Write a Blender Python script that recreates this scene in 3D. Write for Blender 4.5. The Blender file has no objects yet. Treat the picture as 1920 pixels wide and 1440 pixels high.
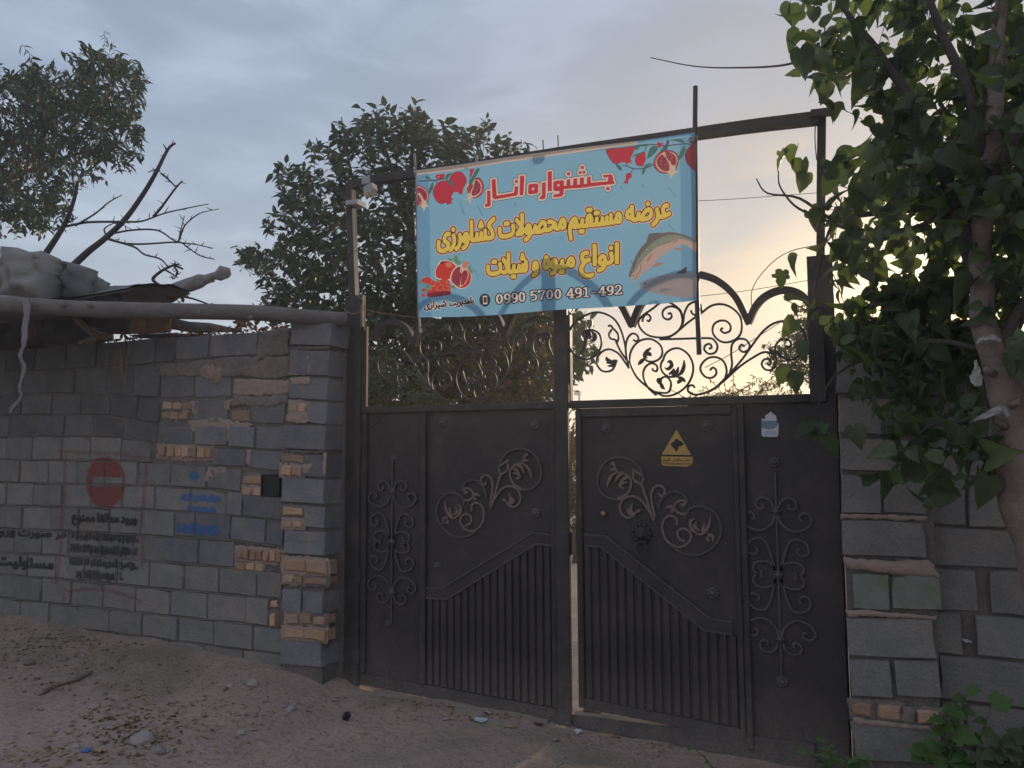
import bpy, bmesh, math, random
import numpy as np
from mathutils import Vector, Matrix, noise, geometry

rnd = random.Random(11)
nr = np.random.default_rng(5)
SC = bpy.context.scene
COL = SC.collection
V = Vector

# ------------------------------------------------------------------ camera
FPX = 1442.0
PITCH, YAW, ROLL = math.radians(4.46), math.radians(23.6), math.radians(0.34)
CAM = V((1.52058913, -4.34, 1.64))
fw = V((-math.sin(YAW) * math.cos(PITCH), math.cos(YAW) * math.cos(PITCH), math.sin(PITCH)))
rt0 = V((math.cos(YAW), math.sin(YAW), 0))
up0 = rt0.cross(fw)
rt = rt0 * math.cos(ROLL) - up0 * math.sin(ROLL)
up = up0 * math.cos(ROLL) + rt0 * math.sin(ROLL)
cam_d = bpy.data.cameras.new('camera')
cam_d.sensor_fit = 'HORIZONTAL'
cam_d.sensor_width = 36
cam_d.lens = FPX / 1920 * 36
cam_d.clip_start = 0.05
cam_d.clip_end = 2000
cam = bpy.data.objects.new('camera', cam_d)
COL.objects.link(cam)
cam.matrix_world = Matrix(((rt.x, up.x, -fw.x, CAM.x), (rt.y, up.y, -fw.y, CAM.y), (rt.z, up.z, -fw.z, CAM.z), (0, 0, 0, 1)))
SC.camera = cam

# ------------------------------------------------------------------ sky and sun
SUN_AZ = math.radians(8)      # to the right of the gate's normal, behind the gate
SUN_EL = math.radians(11)
SUN = V((math.sin(SUN_AZ) * math.cos(SUN_EL), math.cos(SUN_AZ) * math.cos(SUN_EL), math.sin(SUN_EL)))
W = bpy.data.worlds.new('World')
SC.world = W
W.use_nodes = True
nt = W.node_tree
nt.nodes.clear()
class NG:
    """tiny node helper"""
    def __init__(s, tree): s.t = tree
    def n(s, typ, **kw):
        o = s.t.nodes.new(typ)
        for k, v in kw.items():
            if k.startswith('i_'):
                o.inputs[k[2:].replace('_', ' ')].default_value = v
            else: setattr(o, k, v)
        return o
    def l(s, a, b): s.t.links.new(a, b)
    def math(s, op, a, b=None, clamp=False):
        m = s.n('ShaderNodeMath', operation=op); m.use_clamp = clamp
        for i, x in enumerate((a, b)):
            if x is None: continue
            if isinstance(x, (int, float)): m.inputs[i].default_value = x
            else: s.l(x, m.inputs[i])
        return m.outputs[0]
    def mix(s, f, a, b, blend='MIX'):
        m = s.n('ShaderNodeMix', data_type='RGBA', blend_type=blend)
        for i, x in ((0, f), (6, a), (7, b)):
            if isinstance(x, (int, float)): m.inputs[i].default_value = x
            elif isinstance(x, (tuple, list)): m.inputs[i].default_value = (*x[:3], 1)
            else: s.l(x, m.inputs[i])
        return m.outputs[2]
    def ramp(s, f, stops, interp='LINEAR'):
        r = s.n('ShaderNodeValToRGB'); r.color_ramp.interpolation = interp
        while len(r.color_ramp.elements) < len(stops): r.color_ramp.elements.new(0.5)
        for e, (p, c) in zip(r.color_ramp.elements, stops):
            e.position = p; e.color = (*c, 1) if not isinstance(c, (int, float)) else (c, c, c, 1)
        s.l(f, r.inputs[0]); return r.outputs[0]
g = NG(nt)
tc = g.n('ShaderNodeTexCoord')
sky = g.n('ShaderNodeTexSky', sky_type='NISHITA')
sky.sun_disc = False
sky.sun_elevation = SUN_EL
sky.sun_rotation = SUN_AZ
sky.air_density = 1.4; sky.dust_density = 3.0; sky.ozone_density = 1.2
sep = g.n('ShaderNodeSeparateXYZ'); g.l(tc.outputs['Generated'], sep.inputs[0])
dot = g.n('ShaderNodeVectorMath', operation='DOT_PRODUCT'); g.l(tc.outputs['Generated'], dot.inputs[0])
dot.inputs[1].default_value = SUN
ang = g.math('ARCCOSINE', g.math('MINIMUM', g.math('MAXIMUM', dot.outputs['Value'], -1.0), 1.0))
# thin evening cloud veil: lilac-grey overhead, cream towards the hidden sun
a01 = g.math('DIVIDE', ang, math.pi)
CLOUD_STOPS = [(0.0, (16.0, 13.0, 9.0)), (0.05, (4.0, 4.2, 4.6)), (0.09, (3.0, 3.5, 4.4)), (0.12, (3.2, 3.75, 4.95)), (0.16, (3.3, 4.0, 5.3)), (0.28, (3.4, 4.25, 5.7)), (1.0, (5.8, 6.2, 7.2))]
veil = g.ramp(a01, CLOUD_STOPS, 'EASE')
# paler towards the horizon
hz = g.math('POWER', g.math('SUBTRACT', 1.0, g.math('ABSOLUTE', sep.outputs['Z']), clamp=True), 4.5)
veil = g.mix(hz, veil, g.ramp(a01, [(0, (18, 14, 9.0)), (0.08, (7.0, 5.9, 4.3)), (0.135, (9.4, 8.0, 6.2)), (0.27, (8.2, 8.7, 9.2)), (0.45, (7.4, 8.5, 9.6)), (1, (5.2, 5.5, 6.2))], 'EASE'))
mp = g.n('ShaderNodeMapping'); g.l(tc.outputs['Generated'], mp.inputs['Vector'])
mp.inputs['Scale'].default_value = (1.3, 1.3, 4.2); mp.inputs['Rotation'].default_value = (0.18, 0.12, 0.4)
n1 = g.n('ShaderNodeTexNoise'); n1.inputs['Scale'].default_value = 3.6; n1.inputs['Detail'].default_value = 5; n1.inputs['Roughness'].default_value = 0.52
n1.inputs['Distortion'].default_value = 0.4
g.l(mp.outputs[0], n1.inputs['Vector'])
cl = g.ramp(n1.outputs['Fac'], [(0.34, 0.0), (0.68, 1.0)], 'EASE')
thin = g.mix(0.5, veil, sky.outputs[0])
col = g.mix(g.math('ADD', g.math('MULTIPLY', cl, 0.3), 0.65), thin, g.mix(cl, g.mix(1.0, veil, (0.93, 0.95, 0.98), 'MULTIPLY'), g.mix(1.0, veil, (1.24, 1.22, 1.18), 'MULTIPLY')))
bg = g.n('ShaderNodeBackground'); bg.inputs['Strength'].default_value = 0.1
g.l(col, bg.inputs['Color'])
wo = g.n('ShaderNodeOutputWorld'); g.l(bg.outputs[0], wo.inputs[0])

sd = bpy.data.lights.new('sun', 'SUN')
sd.energy = 3.6; sd.angle = math.radians(3); sd.color = (1.0, 0.80, 0.58)
so = bpy.data.objects.new('sun', sd); COL.objects.link(so)
so.rotation_euler = (-SUN).to_track_quat('-Z', 'Y').to_euler()
so.location = (6, 20, 8)

vs = SC.view_settings
SC.display_settings.display_device = 'sRGB'
vs.view_transform = 'Standard'; vs.look = 'None'; vs.exposure = 0.0; vs.gamma = 1.0
vs.use_curve_mapping = False
SC.cycles.max_bounces = 8
SC.cycles.transparent_max_bounces = 16

# ------------------------------------------------------------------ helpers
def ray(u, v): return fw + rt * ((u - 960) / FPX) - up * ((v - 720) / FPX)
def P(u, v, y=0.0):
    d = ray(u, v); return CAM + d * ((y - CAM.y) / d.y)
def proj(p):
    d = V(p) - CAM; z = d.dot(fw)
    return (960 + FPX * d.dot(rt) / z, 720 - FPX * d.dot(up) / z, z)
def Z(ox, oy, s): return lambda x, y: (ox + x / s, oy + y / s)

def tag(o, label=None, cat=None, group=None, kind=None):
    if label: o['label'] = label
    if cat: o['category'] = cat
    if group: o['group'] = group
    if kind: o['kind'] = kind
    return o
def thing(name, label, cat, loc=(0, 0, 0), group=None):
    o = bpy.data.objects.new(name, None); COL.objects.link(o)
    o.location = loc; o.empty_display_size = 0.1
    return tag(o, label, cat, group)
def put(o, parent):
    """parent o while keeping its own world placement"""
    if parent is not None:
        o.parent = parent; o.matrix_parent_inverse = parent.matrix_basis.inverted()
    return o
def new_obj(name, me, mats, parent=None, loc=None):
    o = bpy.data.objects.new(name, me); COL.objects.link(o)
    if loc is not None: o.location = loc
    if mats is not None:
        for m in (mats if isinstance(mats, (list, tuple)) else [mats]): me.materials.append(m)
    return put(o, parent)

def crom(pts, n=6, closed=False):
    pts = [V(p) for p in pts]; out = []; N = len(pts)
    if N < 3 and not closed: return pts
    for i in range(N if closed else N - 1):
        if closed: p0, p1, p2, p3 = pts[i - 1], pts[i], pts[(i + 1) % N], pts[(i + 2) % N]
        else:
            p1, p2 = pts[i], pts[i + 1]
            p0 = pts[i - 1] if i else p1 * 2 - p2
            p3 = pts[i + 2] if i + 2 < N else p2 * 2 - p1
        for k in range(n):
            t = k / n
            out.append(0.5 * ((2 * p1) + (p2 - p0) * t + (2 * p0 - 5 * p1 + 4 * p2 - p3) * t * t + (3 * p1 - p0 - 3 * p2 + p3) * t ** 3))
    if not closed: out.append(pts[-1])
    return out

class MB:
    def __init__(s): s.v = []; s.f = []; s.m = []
    def add(s, vs, fs, m=0):
        b = len(s.v); s.v += [tuple(x) for x in vs]; s.f += [tuple(b + i for i in f) for f in fs]; s.m += [m] * len(fs); return s
    def box(s, lo, hi, m=0):
        x0, y0, z0 = lo; x1, y1, z1 = hi
        return s.add([(x0, y0, z0), (x1, y0, z0), (x1, y1, z0), (x0, y1, z0), (x0, y0, z1), (x1, y0, z1), (x1, y1, z1), (x0, y1, z1)],
                     [(0, 3, 2, 1), (4, 5, 6, 7), (0, 1, 5, 4), (1, 2, 6, 5), (2, 3, 7, 6), (3, 0, 4, 7)], m)
    def cbox(s, lo, hi, c=0.004, m=0):
        """box whose front (-y) edges are chamfered"""
        x0, y0, z0 = lo; x1, y1, z1 = hi
        vs = [(x0 + c, y0, z0 + c), (x1 - c, y0, z0 + c), (x1 - c, y0, z1 - c), (x0 + c, y0, z1 - c),
              (x0, y0 + c, z0), (x1, y0 + c, z0), (x1, y0 + c, z1), (x0, y0 + c, z1),
              (x0, y1, z0), (x1, y1, z0), (x1, y1, z1), (x0, y1, z1)]
        fs = [(0, 1, 2, 3), (11, 10, 9, 8)]
        for a, b in ((0, 4), (4, 8)):
            for i in range(4):
                j = (i + 1) % 4; fs.append((a + i, b + i, b + j, a + j))
        return s.add(vs, fs, m)
    def prism(s, pts, dy, m=0, c=0.0):
        """outline given as 3D points on the front, extruded by dy along +y; front chamfer c towards centroid"""
        pts = [V(p) for p in pts]; n = len(pts)
        area = sum(pts[i].x * pts[(i + 1) % n].z - pts[(i + 1) % n].x * pts[i].z for i in range(n))
        if area < 0: pts = pts[::-1]
        back = [p + V((0, dy, 0)) for p in pts]
        fs = [tuple(range(n)), tuple(range(2 * n - 1, n - 1, -1))] + [(i, i + n, (i + 1) % n + n, (i + 1) % n) for i in range(n)]
        return s.add(pts + back, fs, m)
    def tube(s, path, r, n=6, m=0, cap=True, squash=1.0, ax=None):
        path = [V(p) for p in path]; L = len(path)
        rs = r if isinstance(r, (list, tuple)) else [r] * L
        if len(rs) != L: rs = [np.interp(i / (L - 1), np.linspace(0, 1, len(rs)), rs) for i in range(L)]
        vs = []; prev = None
        for i, p in enumerate(path):
            t = (path[min(i + 1, L - 1)] - path[max(i - 1, 0)])
            t = t.normalized() if t.length > 1e-9 else V((0, 0, 1))
            if prev is None:
                a = V(ax) if ax else (V((0, 1, 0)) if abs(t.y) < 0.9 else V((1, 0, 0)))
            else: a = prev
            a = (a - t * a.dot(t)); a = a.normalized() if a.length > 1e-6 else t.orthogonal().normalized()
            prev = a; b = t.cross(a)
            for k in range(n):
                th = 2 * math.pi * (k + 0.5) / n
                vs.append(p + a * (math.cos(th) * rs[i] * squash) + b * (math.sin(th) * rs[i]))
        fs = [(i * n + k, i * n + (k + 1) % n, (i + 1) * n + (k + 1) % n, (i + 1) * n + k) for i in range(L - 1) for k in range(n)]
        if cap: fs += [tuple(range(n - 1, -1, -1)), tuple((L - 1) * n + k for k in range(n))]
        return s.add(vs, fs, m)
    def bar(s, path, w, d, m=0):
        """flat bar swept along a path lying in an x-z plane: width w in plane, depth d along y (front at path's y)"""
        path = [V(p) for p in path]; L = len(path)
        ws = w if isinstance(w, (list, tuple)) else [w] * L
        if len(ws) != L: ws = [float(np.interp(i / (L - 1), np.linspace(0, 1, len(ws)), ws)) for i in range(L)]
        vs = []
        for i, p in enumerate(path):
            t = path[min(i + 1, L - 1)] - path[max(i - 1, 0)]
            t = V((t.x, 0, t.z)); t = t.normalized() if t.length > 1e-9 else V((1, 0, 0))
            nn = V((-t.z, 0, t.x)) * (ws[i] / 2)
            vs += [p + nn, p - nn, p - nn + V((0, d, 0)), p + nn + V((0, d, 0))]
        fs = [(i * 4 + k, (i + 1) * 4 + k, (i + 1) * 4 + (k + 1) % 4, i * 4 + (k + 1) % 4) for i in range(L - 1) for k in range(4)]
        fs += [(0, 1, 2, 3), tuple((L - 1) * 4 + k for k in (3, 2, 1, 0))]
        return s.add(vs, fs, m)
    def dome(s, c, r, h, n=10, rings=3, m=0):
        """dome bulging towards -y"""
        c = V(c); vs = [c + V((0, -h, 0))]
        for j in range(1, rings + 1):
            a = j / rings * math.pi / 2
            for k in range(n):
                th = 2 * math.pi * k / n
                vs.append(c + V((math.cos(th) * r * math.sin(a), -h * math.cos(a), math.sin(th) * r * math.sin(a))))
        fs = [(0, 1 + k, 1 + (k + 1) % n) for k in range(n)]
        for j in range(rings - 1):
            for k in range(n):
                a, b = 1 + j * n + k, 1 + j * n + (k + 1) % n
                fs.append((a, a + n, b + n, b))
        return s.add(vs, fs, m)
    def build(s, name, mats, parent=None, smooth=False, base=True):
        vs = np.array(s.v, float)
        lo, hi = vs.min(0), vs.max(0)
        org = np.array([(lo[0] + hi[0]) / 2, (lo[1] + hi[1]) / 2, lo[2]]) if base else np.zeros(3)
        me = bpy.data.meshes.new(name)
        me.from_pydata((vs - org).tolist(), [], s.f)
        bm = bmesh.new(); bm.from_mesh(me); bmesh.ops.recalc_face_normals(bm, faces=bm.faces); bm.to_mesh(me); bm.free()
        o = new_obj(name, me, mats, parent, V(org))
        if isinstance(mats, (list, tuple)): me.polygons.foreach_set('material_index', s.m)
        if smooth: me.polygons.foreach_set('use_smooth', [True] * len(me.polygons))
        me.update()
        return o

def bulk_mesh(name, tv, tf, mats4):
    """one mesh out of many transformed copies of a triangle template"""
    tv = np.asarray(tv, float); tf = np.asarray(tf, int); M = np.asarray(mats4, float)
    N, nv, nf = len(M), len(tv), len(tf)
    vv = np.einsum('nij,vj->nvi', M[:, :3, :3], tv) + M[:, None, :3, 3]
    ff = tf[None] + (np.arange(N) * nv)[:, None, None]
    return raw_mesh(name, vv.reshape(-1, 3), ff.reshape(-1, 3))
def raw_mesh(name, vv, ff):
    me = bpy.data.meshes.new(name)
    me.vertices.add(len(vv)); me.vertices.foreach_set('co', np.asarray(vv, np.float32).ravel())
    k = ff.shape[1]
    me.loops.add(ff.size); me.loops.foreach_set('vertex_index', ff.astype(np.int32).ravel())
    me.polygons.add(len(ff)); me.polygons.foreach_set('loop_start', np.arange(0, ff.size, k, dtype=np.int32))
    me.update(calc_edges=True)
    return me

# ------------------------------------------------------------------ materials
def mk(name):
    m = bpy.data.materials.new(name); m.use_nodes = True
    t = m.node_tree; t.nodes.clear(); q = NG(t)
    out = q.n('ShaderNodeOutputMaterial'); b = q.n('ShaderNodeBsdfPrincipled')
    q.l(b.outputs[0], out.inputs[0]); return m, q, b, out
def pmat(name, c1, c2=None, scale=6, rough=0.8, bump=0.0, bscale=60, objvar=0.0, metallic=0.0, spec=0.4, stain=None, stain_scale=2.0, stain_amt=0.5, bdist=0.01, speck=None, speck_scale=150, speck_amt=0.5, rough2=None):
    m, q, b, out = mk(name)
    geo = q.n('ShaderNodeNewGeometry'); pos = geo.outputs['Position']
    c2 = c2 or c1
    nz = q.n('ShaderNodeTexNoise'); nz.inputs['Scale'].default_value = scale; nz.inputs['Detail'].default_value = 6; nz.inputs['Roughness'].default_value = 0.6
    q.l(pos, nz.inputs['Vector'])
    f = q.ramp(nz.outputs['Fac'], [(0.3, 0.0), (0.7, 1.0)])
    col = q.mix(f, c1, c2)
    if stain:
        ns = q.n('ShaderNodeTexNoise'); ns.inputs['Scale'].default_value = stain_scale; ns.inputs['Detail'].default_value = 5; ns.inputs['Roughness'].default_value = 0.65
        q.l(pos, ns.inputs['Vector'])
        col = q.mix(q.math('MULTIPLY', q.ramp(ns.outputs['Fac'], [(0.48, 0.0), (0.68, 1.0)]), stain_amt), col, stain)
    if speck:
        vo = q.n('ShaderNodeTexNoise'); vo.inputs['Scale'].default_value = speck_scale; vo.inputs['Detail'].default_value = 2
        q.l(pos, vo.inputs['Vector'])
        col = q.mix(q.math('MULTIPLY', q.ramp(vo.outputs['Fac'], [(0.52, 0.0), (0.64, 1.0)]), speck_amt), col, speck)
    if name in ('dark_painted_steel', 'dark_steel_profile'):      # mud splashed up the foot of the gate
        sp = q.n('ShaderNodeSeparateXYZ'); q.l(pos, sp.inputs[0])
        low = q.ramp(q.math('ADD', sp.outputs['Z'], q.math('MULTIPLY', q.math('SUBTRACT', nz.outputs['Fac'], 0.5), 0.5)), [(0.02, 1.0), (0.14, 0.55), (0.42, 0.0)])
        nd = q.n('ShaderNodeTexNoise'); nd.inputs['Scale'].default_value = 55; nd.inputs['Detail'].default_value = 4; q.l(pos, nd.inputs['Vector'])
        col = q.mix(q.math('MULTIPLY', q.math('MULTIPLY', low, nd.outputs['Fac']), 1.1, clamp=True), col, (0.20, 0.17, 0.15))
    if objvar:
        oi = q.n('ShaderNodeObjectInfo')
        k = q.math('ADD', q.math('MULTIPLY', oi.outputs['Random'], objvar * 2), 1 - objvar)
        cc = q.n('ShaderNodeCombineColor'); 
        for i in range(3): q.l(k, cc.inputs[i])
        col = q.mix(1.0, col, cc.outputs[0], 'MULTIPLY')
    q.l(col, b.inputs['Base Color'])
    b.inputs['Roughness'].default_value = rough; b.inputs['Metallic'].default_value = metallic
    b.inputs['Specular IOR Level'].default_value = spec
    if rough2 is not None:
        q.l(q.math('ADD', q.math('MULTIPLY', f, rough2 - rough), rough), b.inputs['Roughness'])
    if bump:
        nb = q.n('ShaderNodeTexNoise'); nb.inputs['Scale'].default_value = bscale; nb.inputs['Detail'].default_value = 8; nb.inputs['Roughness'].default_value = 0.68
        q.l(pos, nb.inputs['Vector'])
        bp = q.n('ShaderNodeBump'); bp.inputs['Strength'].default_value = bump; bp.inputs['Distance'].default_value = bdist
        q.l(nb.outputs['Fac'], bp.inputs['Height']); q.l(bp.outputs[0], b.inputs['Normal'])
    return m
def leafmat(name, c1, c2, trans=0.3, tcol=None, var=0.5):
    m, q, b, out = mk(name)
    geo = q.n('ShaderNodeNewGeometry'); oi = q.n('ShaderNodeObjectInfo')
    r = q.math('FRACT', q.math('ADD', geo.outputs['Random Per Island'], oi.outputs['Random']))
    col = q.mix(r, c1, c2)
    nz = q.n('ShaderNodeTexNoise'); nz.inputs['Scale'].default_value = 40; q.l(geo.outputs['Position'], nz.inputs['Vector'])
    col = q.mix(q.math('MULTIPLY', nz.outputs['Fac'], 0.35), col, tuple(x * 0.55 for x in c1))
    q.l(col, b.inputs['Base Color']); b.inputs['Roughness'].default_value = 0.5; b.inputs['Specular IOR Level'].default_value = 0.35
    tr = q.n('ShaderNodeBsdfTranslucent'); 
    q.l(q.mix(1.0, col, tcol or (1.3, 1.5, 0.6), 'MULTIPLY'), tr.inputs[0])
    mx = q.n('ShaderNodeMixShader'); mx.inputs[0].default_value = trans
    q.l(b.outputs[0], mx.inputs[1]); q.l(tr.outputs[0], mx.inputs[2]); q.l(mx.outputs[0], out.inputs[0])
    return m
def printmat(name, c, trans=0.3, tint=None, fade=0.06):
    trans = trans * 1.05; c = tuple(min(.92, x * 1.12) for x in c)
    m, q, b, out = mk(name)
    geo = q.n('ShaderNodeNewGeometry')
    nz = q.n('ShaderNodeTexNoise'); nz.inputs['Scale'].default_value = 5; nz.inputs['Detail'].default_value = 5
    q.l(geo.outputs['Position'], nz.inputs['Vector'])
    col = q.mix(q.math('MULTIPLY', nz.outputs['Fac'], fade * 2), c, tuple(0.75 * x + 0.06 for x in c))
    q.l(col, b.inputs['Base Color']); b.inputs['Roughness'].default_value = 0.55; b.inputs['Specular IOR Level'].default_value = 0.25
    tr = q.n('ShaderNodeBsdfTranslucent'); q.l(q.mix(1.0, col, tint or (1, 1, 1), 'MULTIPLY'), tr.inputs[0])
    mx = q.n('ShaderNodeMixShader'); mx.inputs[0].default_value = trans
    q.l(b.outputs[0], mx.inputs[1]); q.l(tr.outputs[0], mx.inputs[2]); q.l(mx.outputs[0], out.inputs[0])
    return m

M = {}
M['block'] = pmat('concrete_block', (0.205, 0.195, 0.185), (0.27, 0.258, 0.248), 9, 0.95, 1.0, 48, objvar=0.13, stain=(0.30, 0.245, 0.20), stain_scale=4.5, stain_amt=0.75, bdist=0.014, speck=(0.15, 0.145, 0.14), speck_scale=140, speck_amt=0.6)
M['block_old'] = pmat('shade_darkened_block', (0.13, 0.125, 0.12), (0.18, 0.175, 0.17), 9, 0.95, 0.9, 90, objvar=0.2, stain=(0.10, 0.09, 0.08), stain_scale=3.5, stain_amt=0.5, bdist=0.008, speck=(0.09, 0.09, 0.09), speck_scale=140, speck_amt=0.5)  # darker block copy: shade under the roof painted into the colour
M['block_blue'] = pmat('dark_concrete_block', (0.165, 0.163, 0.175), (0.215, 0.212, 0.222), 10, 0.95, 1.0, 50, objvar=0.18, stain=(0.31, 0.25, 0.215), stain_scale=5.5, stain_amt=0.6, bdist=0.012, speck=(0.12, 0.12, 0.14), speck_scale=150, speck_amt=0.5)
M['block_moss'] = pmat('mossy_concrete_block', (0.20, 0.20, 0.18), (0.26, 0.26, 0.235), 12, 0.95, 0.8, 90, stain=(0.15, 0.19, 0.085), stain_scale=7, stain_amt=0.9)
M['brick'] = pmat('clay_brick', (0.50, 0.315, 0.195), (0.41, 0.255, 0.17), 14, 0.92, 0.8, 110, objvar=0.3, stain=(0.36, 0.30, 0.26), stain_scale=9, stain_amt=0.6)
M['mortar'] = pmat('mortar', (0.22, 0.185, 0.16), (0.14, 0.125, 0.115), 7, 0.97, 1.0, 45, bdist=0.02, speck=(0.28, 0.24, 0.21), speck_scale=120, speck_amt=0.35)
M['mud'] = pmat('mud_plaster', (0.31, 0.245, 0.215), (0.22, 0.185, 0.17), 6, 0.97, 1.0, 40, bdist=0.025)
M['pink_mortar'] = pmat('pinkish_mortar', (0.40, 0.285, 0.24), (0.33, 0.25, 0.215), 10, 0.97, 0.9, 70, bdist=0.01)
M['steel'] = pmat('dark_painted_steel', (0.040, 0.033, 0.032), (0.056, 0.046, 0.044), 3.5, 0.45, 0.12, 35, stain=(0.095, 0.078, 0.07), stain_scale=4, stain_amt=0.5, bdist=0.004, rough2=0.6, speck=(0.085, 0.072, 0.066), speck_scale=70, speck_amt=0.25, spec=0.3)
M['steel_low'] = None
M['frame'] = pmat('dark_steel_profile', (0.040, 0.035, 0.034), (0.058, 0.051, 0.049), 5, 0.45, 0.15, 50, stain=(0.13, 0.10, 0.085), stain_scale=7, stain_amt=0.4, bdist=0.003, rough2=0.65, spec=0.28)
M['relief'] = pmat('worn_relief_steel', (0.062, 0.054, 0.053), (0.095, 0.084, 0.08), 14, 0.38, 0.2, 60, bdist=0.003, rough2=0.55, spec=0.5)
M['bronze'] = pmat('worn_bronze_paint', (0.24, 0.17, 0.15), (0.15, 0.115, 0.105), 40, 0.55, 0.3, 90, metallic=0.25, bdist=0.003)
M['brass'] = pmat('worn_brass', (0.42, 0.30, 0.15), (0.30, 0.22, 0.12), 30, 0.35, metallic=0.6)
M['rod'] = pmat('dark_rod', (0.03, 0.028, 0.03), (0.05, 0.04, 0.04), 8, 0.5)
M['pale_pole'] = pmat('pale_pole', (0.32, 0.30, 0.31), (0.22, 0.21, 0.22), 12, 0.5)
M['wood'] = pmat('weathered_wood', (0.20, 0.175, 0.16), (0.145, 0.125, 0.115), 5, 0.9, 0.8, 30, stain=(0.24, 0.20, 0.17), stain_scale=8, stain_amt=0.6, bdist=0.015)
M['bark'] = pmat('grey_brown_bark', (0.115, 0.09, 0.075), (0.075, 0.062, 0.055), 18, 0.95, 1.0, 35, bdist=0.02)
M['bark_pink'] = pmat('pinkish_mulberry_bark', (0.34, 0.25, 0.215), (0.25, 0.185, 0.16), 9, 0.92, 1.0, 28, stain=(0.11, 0.085, 0.075), stain_scale=7, stain_amt=0.7, bdist=0.02)
M['dead'] = pmat('dead_branch_bark', (0.05, 0.045, 0.045), (0.08, 0.07, 0.065), 20, 0.9, 0.6, 60)
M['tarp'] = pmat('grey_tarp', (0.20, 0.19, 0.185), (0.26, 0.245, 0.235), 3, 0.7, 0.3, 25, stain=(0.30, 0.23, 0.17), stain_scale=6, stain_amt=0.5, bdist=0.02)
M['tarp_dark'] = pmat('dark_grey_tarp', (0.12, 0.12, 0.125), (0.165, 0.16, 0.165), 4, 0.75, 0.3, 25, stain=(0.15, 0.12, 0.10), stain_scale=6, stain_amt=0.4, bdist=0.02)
M['cloth'] = pmat('frayed_cloth', (0.20, 0.185, 0.18), (0.28, 0.25, 0.235), 14, 0.95, 0.6, 90, bdist=0.006)
M['straw'] = pmat('dry_straw', (0.38, 0.27, 0.15), (0.28, 0.19, 0.11), 30, 0.9)
M['rust_leaf'] = leafmat('dry_brown_leaf', (0.20, 0.10, 0.055), (0.30, 0.16, 0.08), 0.25, (1.3, 1.0, 0.7))
M['leaf_tree'] = leafmat('dark_green_leaf', (0.042, 0.062, 0.038), (0.078, 0.105, 0.056), 0.18, (0.9, 1.25, 0.7))
M['leaf_ash'] = leafmat('ash_leaf', (0.045, 0.060, 0.038), (0.085, 0.105, 0.054), 0.2, (0.95, 1.25, 0.7))
M['leaf_mul'] = leafmat('mulberry_leaf', (0.060, 0.080, 0.045), (0.155, 0.185, 0.09), 0.40)
M['leaf_warm'] = leafmat('yellowing_leaf', (0.065, 0.060, 0.03), (0.14, 0.105, 0.04), 0.4, (1.4, 1.2, 0.6))
M['leaf_yellow'] = leafmat('yellow_autumn_leaf', (0.34, 0.22, 0.05), (0.26, 0.20, 0.05), 0.35, (1.2, 1.1, 0.6))
M['leaf_weed'] = leafmat('weed_leaf', (0.075, 0.14, 0.045), (0.12, 0.20, 0.06), 0.3)
M['leaf_bush'] = leafmat('olive_bush_leaf', (0.075, 0.085, 0.035), (0.13, 0.13, 0.05), 0.35)
M['fruit'] = pmat('pomegranate_skin', (0.36, 0.055, 0.045), (0.30, 0.075, 0.05), 20, 0.4)
M['stone'] = pmat('stone', (0.32, 0.255, 0.225), (0.24, 0.20, 0.18), 25, 0.9, 0.7, 80, objvar=0.3)
M['pale_stone'] = pmat('pale_stone', (0.42, 0.36, 0.33), (0.33, 0.285, 0.265), 25, 0.9, 0.7, 80, objvar=0.1)
M['paper'] = pmat('paper_scrap', (0.62, 0.63, 0.66), (0.52, 0.53, 0.56), 20, 0.8, objvar=0.12)
M['blue_plastic'] = pmat('blue_plastic', (0.05, 0.14, 0.42), (0.07, 0.18, 0.46), 20, 0.5)
M['white_plastic'] = pmat('dirty_white_plastic', (0.46, 0.44, 0.42), (0.34, 0.32, 0.31), 12, 0.6, 0.4, 60)
M['black'] = pmat('black_plastic', (0.012, 0.012, 0.014), (0.02, 0.02, 0.022), 20, 0.5)
M['wire'] = pmat('wire', (0.10, 0.085, 0.075), (0.14, 0.11, 0.09), 20, 0.6)
M['copper_wire'] = pmat('orange_wire', (0.36, 0.19, 0.10), (0.30, 0.16, 0.09), 20, 0.6)
# ------------------------------------------------------------------ ground
def lerp1(x, xs, ys): return float(np.interp(x, xs, ys))
def hbase(x, y):
    w = lerp1(x, [-8, -4.9, -2.95, -2.0, -1.62, -1.45, -0.1, 1.0, 1.5, 2.5, 5], [0.34, 0.285, 0.25, 0.185, 0.11, 0.062, 0.012, -0.032, -0.035, 0.02, 0.05])
    if y < 0:
        k = math.exp(-max(0.0, -y - 0.1) / 2.2)
        far = lerp1(x, [-8, -3, 0, 3], [0.12, 0.06, -0.02, -0.05])
        return far + (w - far) * k
    return w + (0.06 - w) * min(1, y / 2.0)
def hground(x, y):
    h = hbase(x, y)
    near = math.exp(-max(0, math.hypot(x, y + 2) - 6) / 4)
    h += near * (0.030 * noise.noise(V((x * 0.9, y * 0.9, 1.3))) + 0.018 * noise.noise(V((x * 3.1, y * 3.1, 4))) + 0.008 * noise.noise(V((x * 9, y * 9, 7))))
    if -1.5 < x < 1.5: h -= 0.0 
    return h
def axis(lo, hi, c0, c1, fine, n):
    a = list(np.arange(c0, c1, fine)); s = fine; x = c1
    r = []
    while x < hi: r.append(x); s *= 1.28; x += s
    r.append(hi); s = fine; x = c0; l = []
    while x > lo: s *= 1.28; x -= s; l.append(max(x, lo))
    return l[::-1] + a + r
gx = axis(-420, 420, -6.4, 3.2, 0.045, 0); gy = axis(-420, 600, -3.2, 0.9, 0.045, 0)
gv = np.array([(x, y, hground(x, y)) for y in gy for x in gx])
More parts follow.
